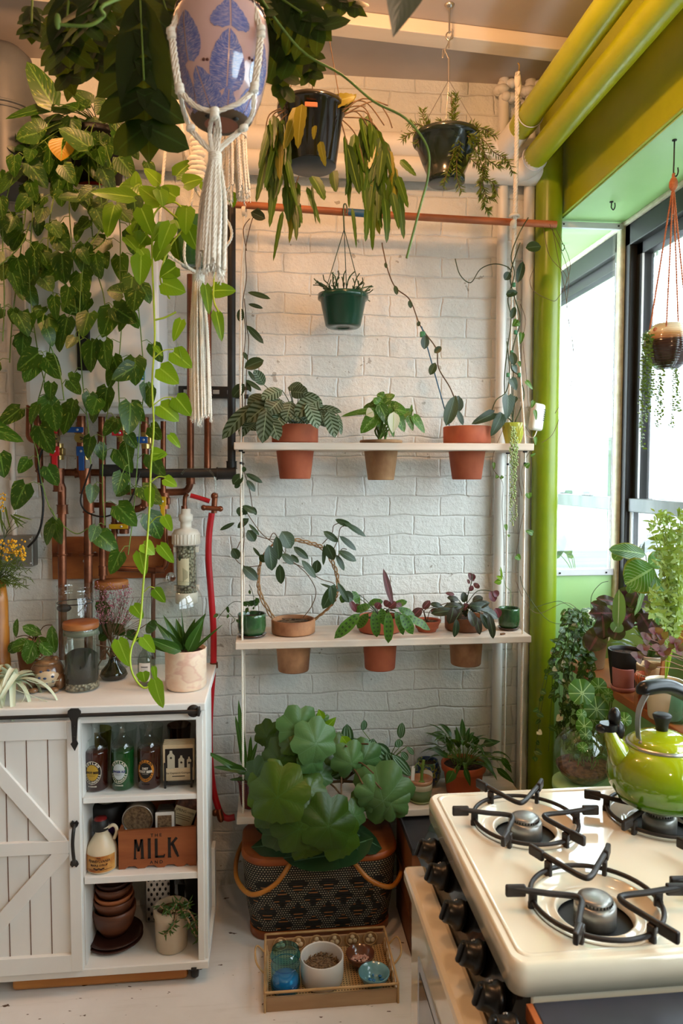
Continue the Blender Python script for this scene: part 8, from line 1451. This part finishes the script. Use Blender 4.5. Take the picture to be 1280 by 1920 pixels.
sm.build('root', M_root, t); MB().box(c+V((.03, -.01, .05)), (.016, .008, .16), M.Rotation(.1, 3, 'Y'), .002).build('wooden_stake', m_sw, t); MB().box(c+V((.045, .0, .075)), (.018, .002, .05), M.Rotation(.1, 3, 'Y'), .0005).build('plant_tag', m_white, t)
t, c = wpot('potted_rex_begonia', 'wine purple rex begonia with ruffled leaves in a black plastic pot on the window shelf', 1172, 2.24, 34, 26, 78, MT['black_plastic'])
lx, lr, sm = MB(), MB(), MB(); S0 = (1172, 1178, 2.24)
for a, b_, w_, y in (((1160, 1110), (1190, 1150), 44, 2.2), ((1195, 1105), (1180, 1140), 30, 2.16), ((1215, 1140), (1190, 1165), 40, 2.12), ((1185, 1150), (1150, 1175), 40, 2.1), ((1200, 1120), (1240, 1165), 44, 2.1), ((1220, 1165), (1245, 1210), 40, 2.05), ((1180, 1100), (1165, 1140), 36, 2.2), ((1200, 1150), (1225, 1190), 36, 2.08), ((1240, 1180), (1210, 1200), 34, 2.1), ((1160, 1170), (1150, 1200), 30, 2.1)): lp(lx, a, b_, y, w_*1.15, 'oval', (rn(-.6, .4), -1, rn(-.1, .6)), .5, .15, wave=.08, sm=sm, st=S0, seg=10)
for a, b_, w_, y in (((1210, 1150), (1250, 1175), 30, 2.14), ((1235, 1120), (1270, 1140), 30, 2.12), ((1250, 1140), (1280, 1175), 40, 2.08), ((1255, 1180), (1285, 1200), 36, 2.05), ((1215, 1100), (1240, 1130), 22, 2.18), ((1240, 1170), (1215, 1180), 26, 2.12)): lp(lr, a, b_, y, w_*1.15, 'oval', (rn(-.5, .5), -1, rn(0, .6)), .4, .15, wave=.06, sm=sm, st=S0, seg=10)
pg = MB(); lp(pg, (1160, 1105), (1158, 1178), 2.06, 26, 'oval', (-.2, -1, 0), .3, .25, wave=.06); lp(pg, (1205, 1100), (1190, 1155), 2.06, 14, 'oval', (.4, -1, 0), .3, .25, wave=.08); lp(pg, (1160, 1165), (1150, 1185), 2.08, 30, 'oval')
PB_ = leafmat('pale_back_leaf', rgb('8aa878'), rgb('a0b890'), rgb('c8d0b0'), transl=.3); lx.build('foliage', L_rex, t); lr.build('red_foliage', L_rexred, t); each(pg, 'pale_leaf', PB_, t); sm.build('stem', M_stemb, t)
t, c = wpot('potted_zebra_plant', 'large silver veined green leaves rising above the begonias before the window post', 1222, 2.12, 30, 24, 70, terra('buff_pot', 'b89468', 'caa87c'))
lm, sm = MB(), MB(); S0 = (1222, 1190, 2.12)
for a, b_, w_, y in (((1225, 1065), (1172, 1095), 76, 2.04), ((1210, 1040), (1142, 1030), 34, 2.1), ((1165, 1030), (1150, 1050), 24, 2.1), ((1228, 1080), (1236, 1172), 50, 2.0), ((1215, 1060), (1240, 1040), 40, 2.12), ((1200, 1090), (1230, 1105), 34, 2.12), ((1240, 1090), (1275, 1110), 44, 2.06), ((1185, 1095), (1178, 1112), 20, 2.14)): lp(lm, a, b_, y, w_, 'oval', (rn(-.5, .3), -1, rn(0, .6)), .5, .12, wave=.03, sm=sm, st=S0, seg=10)
lm.build('foliage', L_ctenan, t); sm.build('stem', M_stem, t)
c = P(1258, 1260, 1.92); c = V((min(c.x, 1.34), 1.95, zw+.001)); t = plant('feathery_plant', 'tall feathery yellow green plant in pale ceramic pot at the right edge', c); add_pot(t, c, .055, .045, .11, G_cream)
lm, sm = MB(), MB()
for i in range(34):
    e = P(rn(1205, 1290), rn(940, 1160), 1.88+rn(-.05, .1)); b0 = c+V((0, 0, .10)); path = smooth_path([b0, b0.lerp(e, .5)+V((.02, 0, .08)), e], 7); sm.tube(path, .0013, 4)
    for q in path[4:]:
        for s2 in range(4): leaf(lm, q+V((rn(-.008, .008), 0, rn(-.008, .008))), (rn(-1, 1), rn(-.7, .3), rn(-.8, .6)), (0, -1, .3), rn(.014, .028), rn(.006, .011), 'ov', .2, .1, 3)
lm.build('foliage', L_pale, t); sm.build('stem', M_stemy, t)
c = V((1.235, 1.80, zw+.001)); t = plant('potted_shamrock', 'thin stemmed plant with small magenta leaves in white box planter by the kettle handle', c)
MB().bx(c.x-.07, c.x+.07, c.y-.06, c.y+.06, c.z, c.z+.10, .004).build('pot', mat('buff_box', rgb('b09878'), rgb('c0a888'), 4, rough=.6), t); lm, sm = MB(), MB()
for a in ((1205, 1215), (1195, 1230), (1235, 1215), (1245, 1225), (1210, 1195), (1240, 1195), (1215, 1250), (1262, 1205), (1228, 1185), (1270, 1215)):
    e = P(a[0], a[1], 1.72); sm.tube(smooth_path([c+V((0, 0, .09)), (c+V((0, 0, .16))).lerp(e, .5), e], 4), .0010, 4)
    for q in range(3): an = 2.1*q+rn(0, 1); leaf(lm, e, (math.cos(an), rn(-.5, 0), math.sin(an)), (0, -1, .5), .022, .022, 'heart', .2, .1, 4, .1)
lm.build('foliage', leafmat('magenta_leaf', rgb('52061a'), rgb('740a22'), transl=.35), t); sm.build('stem', mat('stem_red', rgb('a06a50'), rough=.5), t)
c = V((1.16, 1.92, zw+.001)); tag(MB().lathe([(0, .002), (.032, .002), (.034, .008), (.034, .10), (.031, .10)], c, 28).build('water_glass', glass('teal_glass', (.45, .75, .68))), 'teal tinted glass on the window shelf behind the kettle handle', 'glass')
c = V((1.31, 2.33, zw+.001)); t = plant('potted_greenery', 'low bushy greenery in a pale pot at the back of the window shelf', c); add_pot(t, c, .06, .05, .09, G_cream); lm, sm = MB(), MB(); rosette(lm, sm, c+V((0, 0, .08)), 34, .07, .03, (.1, 1.4), 1.0, 'ov', .5); lm.build('foliage', L_pothos, t); sm.build('stem', M_stem, t)
# leaf seen through the bay pane
c = V((1.30, 3.02, 1.08)); t = plant('bay_plant', 'green leaved plant standing in the bay behind the clear pane', c); MB().lathe(pot_prof(.06, .045, .10, .02, .003), c, 28).build('pot', T_red, t); lm, sm = MB(), MB()
for a, b_, w_ in (((1045, 1010), (1072, 1040), 22), ((1050, 1040), (1040, 1020), 34), ((1058, 1000), (1040, 1050), 20), ((1075, 1045), (1062, 1040), 10)): lp(lm, a, b_, 2.98, w_, 'oval', sm=sm, st=(1080, 1090, 3.0))
lm.build('foliage', L_pothos, t); sm.build('stem', M_stem, t); struct('wall_bay_sill', MB().bx(XB+.0, XG-.02, YW+.04, 4.35, 1.04, 1.078), m_greenlt)
# globe terrarium on plant stand
Y = 2.02; r = sz(59, Y); c = P(1094, 1415, Y); t = thing('plant_stand', 'small green painted stand under the globe terrarium beside the column', 'stand', (c.x, Y, 0)); zs_ = c.z-r*.93; MB().lathe([(0, zs_-.02), (.09, zs_-.02), (.09, zs_-.001), (0, zs_-.001)], (c.x, Y, 0), 32).build('top', m_greenlt, t)
for a in (.5, 2.6, 4.7): MB().tube([V((c.x+.06*math.cos(a), Y+.06*math.sin(a), zs_-.02)), V((c.x+.09*math.cos(a), Y+.09*math.sin(a), 0))], .009, 8).build('leg', m_greenlt, t)
t = thing('globe_terrarium', 'round clear glass terrarium of soil, moss and sprigs behind the stove', 'terrarium', (c.x, Y, zs_)); MB().lathe([(0, -r*.93), (r*.38, -r*.925)]+[(r*math.cos(a), r*math.sin(a)) for a in [(-1.18+i*.17) for i in range(13)]]+[(r*.48, r*.90)], c, 44).build('globe', m_clear, t)
MB().lathe([(0, -r*.90), (r*.4, -r*.89), (r*.75, -r*.62), (r*.9, -r*.32), (r*.5, -r*.25), (0, -r*.2)], c, 36).build('soil', M_bark, t)
lm, sm = MB(), MB()
for i in range(46): a = rn(0, 6.28); q = c+V((r*.6*math.cos(a)*rn(0, 1), r*.6*math.sin(a)*rn(0, 1), -r*.28)); e = q+V((rn(-.03, .03), rn(-.03, .03), rn(.02, .09))); sm.tube([q, e], .001, 4); leaf(lm, e, (rn(-1, 1), rn(-1, .2), rn(-.2, 1)), (0, -1, .5), rn(.012, .03), rn(.006, .018), 'ov', .2, .1, 4)
lm.build('foliage', L_ivy, t); sm.build('stem', M_stem, t)
t = plant('round_leaf_plant', 'round pale edged green leaves rising from behind the globe terrarium', V((c.x+.14, Y+.20, 0))); add_pot(t, V((c.x+.14, Y+.20, .55)), .07, .05, .11, T_old, .02, .003); MB().bx(c.x+.07, c.x+.21, Y+.13, Y+.27, .001, .549, .004).build('stand', m_greenlt, t); lm, sm = MB(), MB()
L_rnd = leafmat('round_green_leaf', rgb('3a6a20'), rgb('558a30'), rgb('9ab870'), transl=.35, ribw=.06)
for (px, py, rp, y) in ((1091, 1300, 26, 2.08), (1118, 1330, 24, 2.1), (1095, 1362, 16, 1.96), (1112, 1350, 22, 2.12), (1122, 1288, 16, 2.14), (1090, 1340, 10, 1.98), (1143, 1308, 10, 2.1), (1098, 1378, 12, 1.94), (1140, 1300, 9, 2.1), (1092, 1402, 10, 1.92), (1170, 1350, 14, 1.9), (1105, 1320, 18, 2.14)): p = P(px, py, y); roundleaf(lm, p, (rn(-.4, .3), -1, rn(.1, .7)), (0, -.1, 1), sz(rp, y), 8, .04, .12, jag=.0); sm.tube(smooth_path([V((c.x+.14, Y+.20, .65)), p+V((.03, .05, -.05)), p], 5), .002, 5)
lm.build('foliage', L_rnd, t); sm.build('stem', M_stem, t)
